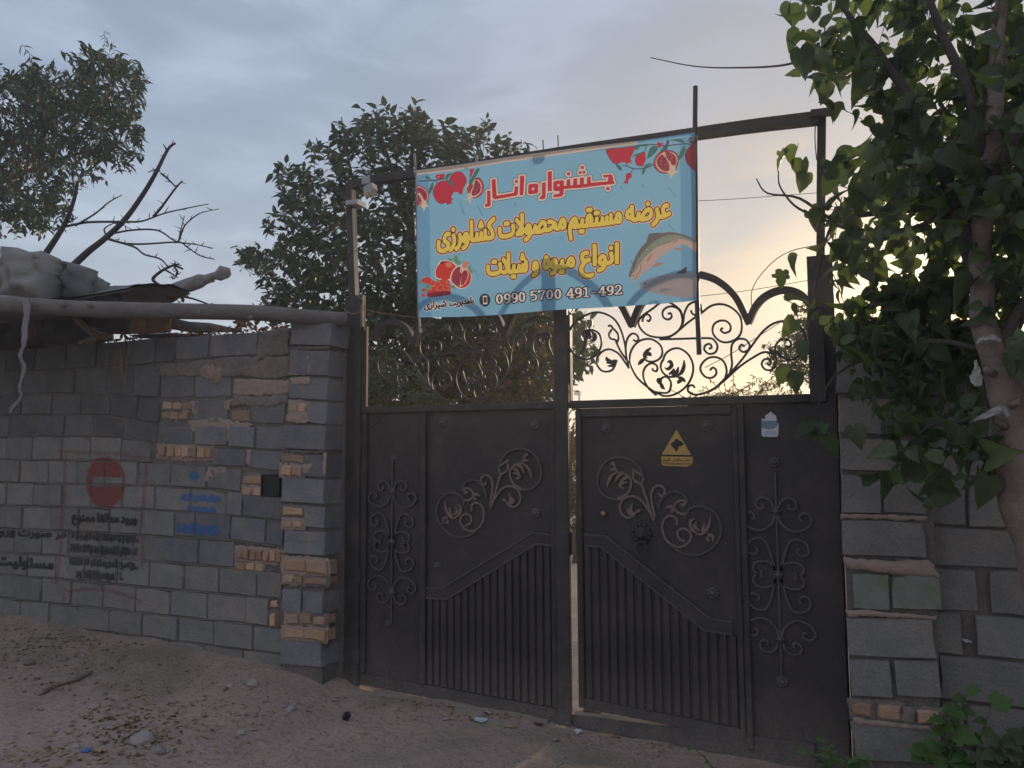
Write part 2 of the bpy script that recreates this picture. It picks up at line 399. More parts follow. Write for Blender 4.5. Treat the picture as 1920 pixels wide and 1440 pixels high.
nx, ny = len(gx), len(gy)
ii = np.arange(ny - 1)[:, None] * nx + np.arange(nx - 1)[None]
gf = np.stack([ii, ii + 1, ii + nx + 1, ii + nx], -1).reshape(-1, 4)
gme = raw_mesh('ground', gv, gf)
gm, q, b, out = mk('packed_dirt')
geo = q.n('ShaderNodeNewGeometry'); pos = geo.outputs['Position']
def nse(sc, det=6, ro=0.6, dist=0.0):
    n = q.n('ShaderNodeTexNoise'); n.inputs['Scale'].default_value = sc; n.inputs['Detail'].default_value = det; n.inputs['Roughness'].default_value = ro; n.inputs['Distortion'].default_value = dist
    q.l(pos, n.inputs['Vector']); return n.outputs['Fac']
c = q.mix(q.ramp(nse(1.3), [(0.35, 0), (0.65, 1)]), (0.50, 0.365, 0.305), (0.385, 0.285, 0.24))
c = q.mix(q.math('MULTIPLY', q.ramp(nse(0.9, 5, 0.6, 0.6), [(0.48, 0), (0.64, 1)]), 0.75), c, (0.25, 0.215, 0.155))
c = q.mix(q.math('MULTIPLY', q.ramp(nse(26, 4), [(0.48, 0), (0.66, 1)]), 0.55), c, (0.23, 0.18, 0.16))
c = q.mix(q.math('MULTIPLY', q.ramp(nse(75, 3), [(0.56, 0), (0.66, 1)]), 0.6), c, (0.47, 0.395, 0.365))
q.l(c, b.inputs['Base Color']); b.inputs['Roughness'].default_value = 0.97; b.inputs['Specular IOR Level'].default_value = 0.2
vo = q.n('ShaderNodeTexVoronoi'); vo.inputs['Scale'].default_value = 38; vo.inputs['Randomness'].default_value = 1; q.l(pos, vo.inputs['Vector'])
hh = q.math('ADD', q.math('MULTIPLY', nse(11, 10, 0.78), 1.3), q.math('MULTIPLY', q.math('SUBTRACT', 0.6, vo.outputs['Distance']), 0.35))
bp = q.n('ShaderNodeBump'); bp.inputs['Strength'].default_value = 0.75; bp.inputs['Distance'].default_value = 0.026
q.l(hh, bp.inputs['Height']); q.l(bp.outputs[0], b.inputs['Normal'])
M['dirt'] = gm
gme.polygons.foreach_set('use_smooth', [True] * len(gme.polygons))
tag(new_obj('ground', gme, gm), kind='structure')

# ------------------------------------------------------------------ masonry
def unit_block(seed, chx=0.012, chz=0.028, jit=0.022):
    r = random.Random(seed); vs = []
    for (sx, sz) in ((-1, -1), (0, -1), (1, -1), (1, 0), (1, 1), (0, 1), (-1, 1), (-1, 0)):      # outer ring, set back
        vs.append((sx * 0.5 + r.uniform(-jit, jit) * 0.5, -0.5 + 0.06, sz * 0.5 + r.uniform(-jit, jit)))
    for i in range(8):
        x, y, z = vs[i]
        vs.append((x * (1 - 2 * chx) + r.uniform(-.004, .004), -0.5 + r.uniform(-0.015, 0.015), z * (1 - 2 * chz) + r.uniform(-.008, .008)))
    for i in range(8):
        x, y, z = vs[i]; vs.append((x, 0.5, z))
    if r.random() < 0.22:      # a broken corner
        k = r.choice((0, 2, 4, 6)); x, y, z = vs[8 + k]; vs[8 + k] = (x * 0.86, y + 0.03, z * 0.8); x, y, z = vs[k]; vs[k] = (x * 0.95, y + 0.07, z * 0.92)
    fs = [tuple(8 + i for i in range(8)), tuple(23 - i for i in range(8))]
    for i in range(8):
        j = (i + 1) % 8
        fs += [(i, j, 8 + j, 8 + i), (16 + i, 16 + j, j, i)]
    me = bpy.data.meshes.new('block'); me.from_pydata(vs, [], fs)
    bm = bmesh.new(); bm.from_mesh(me); bmesh.ops.recalc_face_normals(bm, faces=bm.faces); bm.to_mesh(me); bm.free()
    return me
_variants = {}
def variants(key, mat, n=7, **kw):
    if key not in _variants:
        L = []
        for i in range(n):
            me = unit_block(hash(key) % 1000 * 0 + sum(map(ord, key)) * 31 + i, **kw); me.materials.append(mat); L.append(me)
        _variants[key] = L
    return _variants[key]
FRONTS = []     # (x0,x1,z0,z1,y) of every face proud of the mortar, for paint that follows the wall
def place_block(parent, name, key, mat, x0, x1, z0, z1, y, depth=0.15, slope=0.0, kw=None, yj=0.008):
    me = rnd.choice(variants(key, mat, **(kw or {})))
    o = bpy.data.objects.new(name, me); COL.objects.link(o)
    yy = y + rnd.uniform(-yj, yj)
    o.location = ((x0 + x1) / 2, yy + depth / 2, (z0 + z1) / 2)
    o.scale = (x1 - x0, depth, z1 - z0)
    o.rotation_euler = (rnd.uniform(-.008, .008), -slope + rnd.uniform(-.004, .004), rnd.uniform(-.012, .012))
    put(o, parent); FRONTS.append((x0, x1, z0, z1, yy)); return o
def quad_block(parent, y, u0, u1, vt0, vt1, vb0, vb1, key='block', mat='block', gap=0.006, depth=0.15, name='block', kw=None, yj=0.008):
    """block from its outline in the photo: top v at both ends, bottom v at both ends"""
    a, bq, cc, d = P(u0, vb0, y), P(u1, vb1, y), P(u1, vt1, y), P(u0, vt0, y)
    x0, x1 = (a.x + d.x) / 2, (bq.x + cc.x) / 2
    z0, z1 = (a.z + bq.z) / 2, (d.z + cc.z) / 2
    slope = math.atan2((bq.z - a.z + cc.z - d.z) / 2, x1 - x0)
    return place_block(parent, name, key, M[mat], x0 + gap, x1 - gap, z0 + gap, z1 - gap, y, depth, slope, kw, yj)
BK = dict(chx=0.07, chz=0.12, jit=0.10)
def brick_row(parent, y, u0, u1, v0, v1, n, vs=0.0, mat='brick', gap=0.004, proud=0.0):
    for i in range(n):
        a, c = u0 + (u1 - u0) * i / n, u0 + (u1 - u0) * (i + 1) / n
        d0 = vs * (a - u0); d1 = vs * (c - u0)
        quad_block(parent, y - proud, a, c, v0 + d0, v0 + d1, v1 + d0, v1 + d1, 'brick', mat, gap + rnd.uniform(0, 0.005), 0.12, 'brick', BK, 0.008)
    w_ = u1 - u0; s_ = vs * w_
    rough_slab('mortar_patch', pxo([(u0 - 4, v0 - 4), (u0 + w_ * .5, v0 - 5 + s_ * .5), (u1 + 5, v0 - 3 + s_), (u1 + 4, v1 + 4 + s_), (u0 + w_ * .4, v1 + 5 + s_ * .4), (u0 - 5, v1 + 3)], y), y + 0.014 - proud * .5, .010, M['pink_mortar' if n > 1 else 'mud'], parent, .009, .018, 30.0, u0, puff=.3, jag=.016)

def rough_slab(name, outline, y0, thick, mat, parent=None, amp=0.02, step=0.04, fold=6.0, seed=0.0, label=None, back=True, puff=0.6, crease=0.0, jag=0.0):
    """an irregular lump: outline is a list of world (x,z); rounded over its edge, wrinkled by noise"""
    o2 = [V((a, c)) for a, c in outline]
    n = len(o2)
    xs = [p.x for p in o2]; zs = [p.y for p in o2]
    # resample border
    bd = []
    for i in range(n):
        p, r_ = o2[i], o2[(i + 1) % n]; k = max(1, int((r_ - p).length / step))
        bd += [p.lerp(r_, t / k) for t in range(k)]
    if jag: bd = [p + V((noise.noise(V((p.x * 38, p.y * 38, seed))) + .6 * noise.noise(V((p.x * 90, p.y * 90, seed))), noise.noise(V((p.x * 38, p.y * 38, seed + 7))))) * jag for p in bd]; o2 = bd; n = len(bd)
    nb = len(bd)
    bx = np.array([p.x for p in bd]); bz = np.array([p.y for p in bd])
    def inside(x, z):
        c = False
        for i in range(n):
            p, r_ = o2[i], o2[i - 1]
            if (p.y > z) != (r_.y > z) and x < (r_.x - p.x) * (z - p.y) / (r_.y - p.y) + p.x: c = not c
        return c
    pts = list(bd); rr = random.Random(int(seed * 100) + 3)
    x = min(xs)
    while x < max(xs):
        z = min(zs)
        while z < max(zs):
            xx, zz = x + rr.uniform(-.3, .3) * step, z + rr.uniform(-.3, .3) * step
            if inside(xx, zz) and np.min((bx - xx) ** 2 + (bz - zz) ** 2) > (0.45 * step) ** 2: pts.append(V((xx, zz)))
            z += step
        x += step
    r = geometry.delaunay_2d_cdt(pts, [(i, (i + 1) % nb) for i in range(nb)], [], 1, 1e-6)
    v2, f2 = r[0], r[2]
    d = [math.sqrt(max(0, float(np.min((bx - p.x) ** 2 + (bz - p.y) ** 2)))) for p in v2]
    vs = []; 
    for p, dd in zip(v2, d):
        e = 1 - max(0.0, 1 - dd / max(thick, 0.03)) ** 2
        w = noise.noise(V((p.x * fold, p.y * fold, seed))) + 0.5 * noise.noise(V((p.x * fold * 2.3, p.y * fold * 2.3, seed + 5)))
        w2 = abs(noise.noise(V((p.x * fold * 0.8 + 3, p.y * fold * 0.8, seed + 9))))
        if crease:
            d2 = noise.voronoi(V((p.x * fold * .7 + .3 * w, p.y * fold * 1.1, seed)))[0]; w2 += crease * (0.9 * (d2[1] - d2[0]) - d2[0])
        vs.append((p.x, y0 - math.sqrt(max(e, 0)) * thick * puff - (w * 0.6 - w2 * 0.9) * amp * min(1, dd / 0.03 + 0.25), p.y))
    fs = [tuple(f) for f in f2]; m = len(vs)
    if back:
        vs += [(a, max(y0 + (thick * 0.5 if dd > 1e-4 else 0), b2 + 0.004), c) for (a, b2, c), dd in zip(vs[:m], d)]
        fs += [tuple(i + m for i in f[::-1]) for f in f2]
        idx = {}
        from collections import Counter
        ec = Counter(); 
        for f in f2:
            for i in range(len(f)):
                e_ = (f[i], f[(i + 1) % len(f)]); ec[e_] += 1
        for (a, c) in list(ec):
            if (c, a) not in ec: fs.append((a, c, c + m, a + m))
    mb = MB(); mb.add(vs, fs)
    ob = mb.build(name, mat, parent, smooth=True)
    if label: ob['label'] = label
    return ob
def pxo(pts, y): return [(P(u, v, y).x, P(u, v, y).z) for u, v in pts]

# ---- left wall ------------------------------------------------------------
YL = -0.15
lw = thing('block_wall', 'long grey block wall with red no entry circle and Persian stencils left of the gate', 'wall', (-4.2, YL + 0.1, 0.25))
LU = [-420, 0, 200, 300, 420, 545]
LINES = [  # v of every course line at u of LU (0.. = top to ground)
    [700, 655, 641, 632, 626, 616],
    [737, 699, 690, 681, 668, 664],
    [768, 740, 737, 748, 745, 749],
    [797, 779, 778, 795, 793, 795],
    [825, 819, 816, 832, 836, 845],
    [853, 862, 864, 866, 877, 885],
    [886, 905, 909, 912, 919, 933],
    [918, 948, 953, 957, 966, 979],
    [950, 991, 1000, 1006, 1012, 1027],
    [984, 1036, 1047, 1054, 1063, 1075],
    [1015, 1077, 1094, 1104, 1115, 1125],
    [1050, 1121, 1142, 1154, 1165, 1181],
    [1080, 1163, 1185, 1198, 1214, 1230],
    [1118, 1206, 1229, 1244, 1262, 1280]]
def LV(k, u): return float(np.interp(u, LU, LINES[k]))
JO = [
    [10, 66, 124, 180, 236, 290, 328, 392, 484],
    [28, 85, 140, 198, 250, 301, 364, 434],
    [40, 97, 152, 208, 258, 301, 362, 428, 470, 535],
    [17, 69, 121, 176, 233, 296],
    [10, 61, 115, 169, 227, 284],
    [37, 90, 143, 196, 257, 320, 388, 453],
    [12, 63, 116, 171, 229, 290, 356, 424, 455, 529],
    [41, 94, 148, 206, 265, 327, 365, 432, 498, 532],
    [26, 78, 128, 187, 248, 307, 372, 440],
    [51, 104, 158, 220, 280, 345, 410, 482, 530],
    [26, 78, 132, 192, 253, 319, 388, 460, 504],
    [38, 91, 146, 206, 266, 333, 400, 474, 530],
    [20, 75, 130, 190, 250, 316, 384, 455, 528]]
ROWEND = {0: 484, 1: 434, 2: 535, 3: 296, 4: 284, 5: 453}
for k in range(13):
    js = list(JO[k]); 
    w = js[1] - js[0]; x = js[0]; left = []
    while x > -400:
        w *= 0.985; x -= w; left.append(x + rnd.uniform(-2, 2))
    js = left[::-1] + js
    for a, c in zip(js[:-1], js[1:]):
        if k == 2 and 301 <= a < 360: continue
        t0, t1, b0, b1 = LV(k, a), LV(k, c), LV(k + 1, a), LV(k + 1, c)
        if k == 1 and a >= 300: t0 += 25 - (a - 301) * 0.03; t1 += 23
        if k == 2 and a >= 428 and c <= 471: continue
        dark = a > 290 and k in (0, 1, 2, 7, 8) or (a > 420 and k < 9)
        key = 'block_blue' if dark else 'block_old' if k < 4 else 'block'  # upper courses take the block with roof shade in its colour
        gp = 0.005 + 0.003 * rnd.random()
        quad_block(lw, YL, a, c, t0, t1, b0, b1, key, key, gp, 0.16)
# courses near the pillar that are patched
for a, c, t0, t1, b0, b1 in [(302, 362, 798, 799, 832, 834), (365, 427, 799, 799, 834, 836), (429, 478, 799, 799, 837, 841), (480, 545, 799, 800, 842, 846),
                             (398, 462, 838, 842, 873, 876), (468, 527, 842, 848, 879, 883)]:
    quad_block(lw, YL, a, c, t0, t1, b0, b1, 'block_blue', 'block_blue', 0.004, 0.16)
brick_row(lw, YL, 302, 360, 751, 768, 3, 0.05); brick_row(lw, YL, 301, 352, 770, 787, 3, 0.05)
brick_row(lw, YL, 432, 467, 767, 793, 1)
brick_row(lw, YL, 296, 396, 835, 858, 7, 0.03, proud=0.01)
brick_row(lw, YL, 455, 490, 891, 909, 1, proud=0.01); brick_row(lw, YL, 453, 490, 910, 930, 2, 0.1, proud=0.01)
brick_row(lw, YL, 440, 528, 1026, 1049, 7, 0.10, proud=0.015); brick_row(lw, YL, 441, 492, 1053, 1070, 3, 0.09, proud=0.01)
brick_row(lw, YL, 506, 522, 1124, 1141, 1); brick_row(lw, YL, 504, 517, 1150, 1178, 1, proud=0.01)
# mortar body of the wall behind the faces, undulating a little
def mortar_body(name, outline, y, depth, parent, amp=0.006, step=0.06, seed=1.0, mat='mortar'):
    return rough_slab(name, outline, y, 0.02, M[mat], parent, amp, step, 9.0, seed, back=False)
ol = [(-420, 703), (0, 658), (140, 650), (215, 642), (300, 633), (400, 629), (482, 624), (548, 614), (548, 1300), (0, 1240), (-420, 1150)]
mortar_body('mortar', pxo(ol, YL + 0.018), YL + 0.022, 0.2, lw, 0.007)
mb = MB(); pts = [V((x, YL + 0.05, z)) for x, z in pxo(ol, YL + 0.05)]; mb.prism(pts, 0.14); mb.build('wall_core', M['mortar'], lw)
# bed joints squeezed out of the courses
for k in range(4, 12):
    pth = [P(u, LV(k, u) + rnd.uniform(-1, 1), YL + 0.012) for u in range(-380, 520 if k > 7 else 300, 23)]
    mb = MB(); mb.tube(crom(pth, 2), [0.008 + 0.006 * rnd.random() for _ in pth], 5); mb.build('mortar_bead', M['mortar'], lw, True)
for i, (pts, mt, th) in enumerate([
        ([(486, 624), (520, 615), (545, 616), (540, 640), (543, 664), (505, 668), (484, 676), (481, 655)], 'mud', 0.035),
        ([(292, 684), (330, 681), (372, 675), (440, 668), (484, 670), (480, 684), (455, 704), (430, 708), (400, 706), (300, 706)], 'mud', 0.02),
        ([(455, 700), (480, 680), (500, 668), (544, 668), (541, 705), (500, 712), (462, 706)], 'mud', 0.03),
        ([(440, 710), (543, 712), (541, 738), (490, 742), (437, 741)], 'pink_mortar', 0.022),
        ([(436, 740), (490, 743), (541, 739), (538, 757), (500, 762), (470, 761), (432, 762)], 'mud', 0.02),
        ([(352, 789), (400, 781), (440, 790), (476, 797), (455, 808), (440, 822), (424, 830), (425, 808), (395, 800), (368, 806), (362, 816), (356, 800)], 'pink_mortar', 0.012),
        ([(355, 752), (372, 751), (376, 772), (362, 782)], 'pink_mortar', 0.014),
        ([(418, 752), (434, 748), (430, 770), (420, 768)], 'pink_mortar', 0.014),
        ([(393, 874), (425, 879), (440, 890), (415, 888), (392, 900), (380, 912), (382, 894)], 'pink_mortar', 0.012),
        ([(372, 688), (392, 682), (414, 690), (418, 706), (404, 724), (396, 712), (378, 708)], 'pink_mortar', 0.03),
        ([(462, 842), (471, 844), (468, 874), (460, 870)], 'pink_mortar', 0.012),
        ([(110, 1092), (126, 1096), (132, 1118), (118, 1126), (108, 1116)], 'mud', 0.02)]):
    rough_slab('mortar_patch', pxo(pts, YL - 0.004), YL - 0.002, th, M[mt], lw, 0.016, 0.016, 30.0, i * 1.7, puff=.3, jag=.016)
# metal box let into the wall beside the pillar
c0, c1 = P(491, 889, YL), P(525, 931, YL)
mb = MB(); fr = 0.010
mb.box((c0.x, YL - 0.012, c1.z), (c1.x, YL + 0.03, c1.z + fr)).box((c0.x, YL - 0.012, c0.z - fr), (c1.x, YL + 0.03, c0.z)).box((c0.x, YL - 0.011, c1.z + fr), (c0.x + fr, YL + 0.03, c0.z - fr)).box((c1.x - fr, YL - 0.011, c1.z + fr), (c1.x, YL + 0.03, c0.z - fr))
mb.box((c0.x + fr, YL + 0.0, c1.z + fr), (c1.x - fr, YL + 0.006, c0.z - fr))
bx = mb.build('meter_box', M['black'], lw); bx['label'] = 'small black metal box let into the wall'

# ---- left pillar ------------------------------------------------------------
YP = -0.21
lp = thing('block_pillar', 'narrow pillar of dark blocks and yellow bricks at the left gate post', 'pillar', (-1.77, YP + 0.1, 0.1))
def pil(u0, u1, v0, v1, key='block_blue', dv=3, **kw): quad_block(lp, kw.pop('y', YP), u0, u1, v0, v0 + dv, v1, v1 + dv, key, key, kw.pop('gap', 0.003), kw.pop('depth', 0.19), **kw)
pil(545, 622, 603, 647, dv=2, depth=0.22); pil(543, 617, 654, 703); pil(541, 614, 706, 748); pil(576, 613, 751, 793); pil(530, 612, 796, 842)
pil(569, 611, 850, 894); pil(528, 609, 895, 942, dv=4); pil(569, 609, 947, 988, dv=4); pil(531, 609, 993, 1038, dv=5)
pil(528, 565, 1103, 1146, dv=4); pil(567, 606, 1106, 1149, dv=4); pil(524, 603, 1199, 1247, dv=6); 
pil(540, 600, 1252, 1290, 'block', dv=6, y=YP + 0.03)
brick_row(lp, YP, 541, 574, 753, 773, 2, .05); brick_row(lp, YP, 529, 568, 851, 868, 1, .05, proud=.012); brick_row(lp, YP, 526, 566, 871, 893, 2, .05, proud=.012)
brick_row(lp, YP, 529, 567, 949, 966, 1, .05, proud=.004); brick_row(lp, YP, 527, 566, 974, 990, 2, .05, proud=.008)
brick_row(lp, YP, 529, 613, 1046, 1074, 2, .06, proud=.012); brick_row(lp, YP, 530, 568, 1078, 1093, 2, .06, proud=.008); brick_row(lp, YP, 569, 612, 1081, 1097, 1, .06, proud=.008)
brick_row(lp, YP, 534, 584, 1150, 1171, 2, .05, proud=.006); brick_row(lp, YP, 585, 610, 1154, 1174, 1, .05, proud=.006); brick_row(lp, YP, 529, 609, 1176, 1198, 2, .07, proud=.012)
mb = MB(); pts = [P(u, v, YP + 0.02) for u, v in [(546, 606), (617, 608), (604, 1292), (532, 1288)]]; mb.prism(pts, 0.19); mb.build('mortar', M['mortar'], lp)
mb = MB(); mb.box((-1.96, -0.03, 0.0), (-1.60, 0.12, 2.44)); mb.build('pillar_core', M['mortar'], lp)
for i, (pts, mt, th) in enumerate([([(568, 664), (582, 662), (584, 702), (543, 704), (541, 699), (566, 696)], 'pink_mortar', .012), ([(544, 708), (582, 706), (578, 722), (546, 720)], 'pink_mortar', .015),
        ([(540, 775), (572, 770), (582, 790), (556, 796), (536, 790)], 'pink_mortar', .02), ([(548, 802), (578, 798), (572, 812), (562, 822), (552, 818)], 'pink_mortar', .012),
        ([(565, 872), (586, 870), (580, 886), (566, 890)], 'pink_mortar', .014), ([(606, 850), (612, 850), (611, 892), (604, 890)], 'pink_mortar', .01),
        ([(530, 843), (612, 846), (612, 851), (530, 848)], 'mortar', .02), ([(543, 650), (618, 650), (618, 656), (560, 655), (541, 662)], 'mortar', .02)]):
    rough_slab('mortar_patch', pxo(pts, YP - 0.003), YP - 0.002, th, M[mt], lp, 0.012, 0.013, 34.0, 40 + i * 1.3, puff=.3, jag=.014)

# ---- right pillar and wall ---------------------------------------------------
YR = -0.15
rp = thing('block_pillar', 'grey block pillar with two moss green blocks at the right gate post', 'pillar', (1.66, YR + 0.1, 0.0))
def rpil(u0, u1, v0, v1, key='block', dv=4, **kw): quad_block(rp, YR, u0, u1, v0, v0 + dv, v1, v1 + dv, key, key, 0.004, 0.2, **kw)
for v0, v1, items in [(607, 664, [(1566, 1738)]), (670, 738, [(1567, 1652), (1655, 1738)]), (744, 814, [(1571, 1738)]), (820, 884, [(1573, 1738)]),
                      (888, 963, [(1576, 1654), (1656, 1740)]), (972, 1043, [(1577, 1738)]), (1074, 1143, [(1597, 1669, 'block_moss'), (1671, 1766, 'block_moss')]), (1157, 1233, [(1588, 1754)]),
                      (1235, 1308, [(1593, 1673), (1677, 1764)]), (1354, 1430, [(1597, 1770)])]:
    for it in items: rpil(it[0], it[1], v0, v1, it[2] if len(it) > 2 else 'block')
brick_row(rp, YR, 1595, 1637, 1315, 1346, 1, .06, proud=.01); brick_row(rp, YR, 1645, 1691, 1318, 1352, 1, .1); brick_row(rp, YR, 1718, 1766, 1330, 1360, 1, .05, mat='brick')
brick_row(rp, YR, 1682, 1718, 1052, 1061, 1, .05)
mb = MB(); pts = [P(u, v, YR + 0.022) for u, v in [(1566, 606), (1738, 609), (1768, 1460), (1601, 1460)]]; mb.prism(pts, 0.2); mb.build('mortar', M['mortar'], rp)
for i, (pts, th) in enumerate([([(1580, 1045), (1660, 1052), (1740, 1050), (1752, 1060), (1764, 1084), (1660, 1076), (1586, 1066)], .03), ([(1586, 1142), (1660, 1148), (1754, 1156), (1756, 1162), (1590, 1156)], .022), ([(1577, 964), (1738, 968), (1738, 976), (1577, 973)], .02),
                               ([(1692, 1322), (1718, 1328), (1716, 1364), (1692, 1356)], .02), ([(1600, 1346), (1690, 1356), (1764, 1364), (1766, 1374), (1600, 1358)], .02)]):
    rough_slab('mortar_patch', pxo(pts, YR - 0.002), YR, th, M['pink_mortar' if i != 3 else 'mud'], rp, 0.014, 0.018, 28.0, 70 + i * 1.3, puff=.4, jag=.010)

YW = -0.06
rw = thing('block_wall', 'dark grey block wall behind the mulberry trunk right of the gate', 'wall', (2.6, YW + 0.1, 0.0))
RL = [(606, 622), (668, 684), (742, 757), (818, 834), (894, 900), (985, 995), (1062, 1070), (1145, 1158), (1226, 1240), (1310, 1330), (1394, 1416), (1478, 1500)]   # v at u=1740, 1920
def RV(k, u): a, c = RL[k]; return a + (c - a) * (u - 1740) / 180
RJ = [[1730, 1830, 1930], [1730, 1790, 1890], [1730, 1850], [1730, 1800, 1905], [1735, 1813, 1985], [1742, 1930], [1750, 1835, 1854, 1930], [1745, 1806, 1828, 1950], [1760, 1937], [1765, 1812, 1975], [1770, 1830, 1990]]
for k, js in enumerate(RJ):
    js = list(js); x = js[-1]; 
    while x < 3300: x += 172 * (1 + (x - 1800) / 1500) + rnd.uniform(-4, 4); js.append(x)
    for a, c in zip(js[:-1], js[1:]):
        if c - a < 30: continue
        quad_block(rw, YW, a, c, RV(k, a), RV(k, c), RV(k + 1, a), RV(k + 1, c), 'block', 'block', 0.006, 0.16)
mb = MB(); pts = [P(u, v, YW + 0.02) for u, v in [(1700, 604), (1920, 624), (3300, 700), (3300, 2100), (1700, 1560)]]; mb.prism(pts, 0.18); mb.build('mortar', M['mortar'], rw)

# ------------------------------------------------------------------ gate
S, F_ = M['steel'], M['frame']
XL0, XL1 = -1.478, -0.005      # left leaf, its meeting post included
XR0, XR1 = 0.012, 1.464
ZB, ZS, ZT = 0.05, 1.895, 1.90
def mirror(p): return V((-0.045 - (p.x - 0.0), p.y, p.z))      # right leaf to left leaf
posts = thing('portal', 'tall dark steel portal frame with tall posts and a bent top beam carrying the banner', 'portal', (0, 0.03, 0.0))
mb = MB(); mb.cbox((-1.625, -0.01, 0.02), (-1.482, 0.035, 2.66), 0.006)
a = mb.build('post', F_, posts)
mb = MB(); mb.cbox((-1.530, -0.022, 0.02), (-1.4835, -0.0105, 2.60), 0.004); put(mb.build('post_flange', F_, None), a)
mb = MB(); mb.tube([P(664, 555, 0.03), P(661, 470, 0.03), P(657, 350, 0.03)], 0.036, 4); mb.build('upper_post', F_, posts)
mb = MB(); mb.cbox((1.345, 0.04, -0.08), (1.475, 0.15, 2.64), 0.006); mb.build('post', F_, posts)
mb = MB(); mb.tube([P(1539, 495, 0.06), P(1539.5, 350, 0.06), P(1541, 212, 0.06)], 0.031, 4); mb.build('upper_post', F_, posts)
mb = MB(); mb.tube(crom([P(652, 352, 0.03), P(700, 338, 0.03), P(880, 313, 0.03), P(1060, 286, 0.03), P(1230, 262, 0.03), P(1400, 238, 0.03), P(1534, 222, 0.03)], 3), [0.036, 0.038, 0.042, 0.042, 0.044], 4); mb.build('beam', F_, posts)
mb = MB(); mb.tube([P(1520, 214, 0.0), P(1562, 209, 0.0)], 0.026, 4); mb.build('beam_cap', F_, posts)
for u, v0, v1 in ((1018, 262, 283), (1046, 254, 280)):
    mb = MB(); mb.tube([P(u, v0, 0.03), P(u + 1, v1, 0.03)], 0.004, 4); mb.build('rebar_stub', F_, posts)
mb = MB(); mb.tube([P(893, 292, -0.02), P(896, 322, -0.02)], 0.012, 4); mb.build('clamp', M['pale_pole'], posts)
mb = MB(); mb.cbox((P(652, 385, 0).x, -0.03, P(660, 386, 0).z), (P(674, 380, 0).x, 0.075, P(660, 377, 0).z), 0.004); mb.build('tape_band', M['white_plastic'], posts)
mb = MB(); mb.cbox((P(679, 345, 0).x, -0.01, P(688, 345, 0).z), (P(694, 330, 0).x, 0.065, P(688, 330, 0).z), 0.004); mb.build('tape_band', M['white_plastic'], posts)

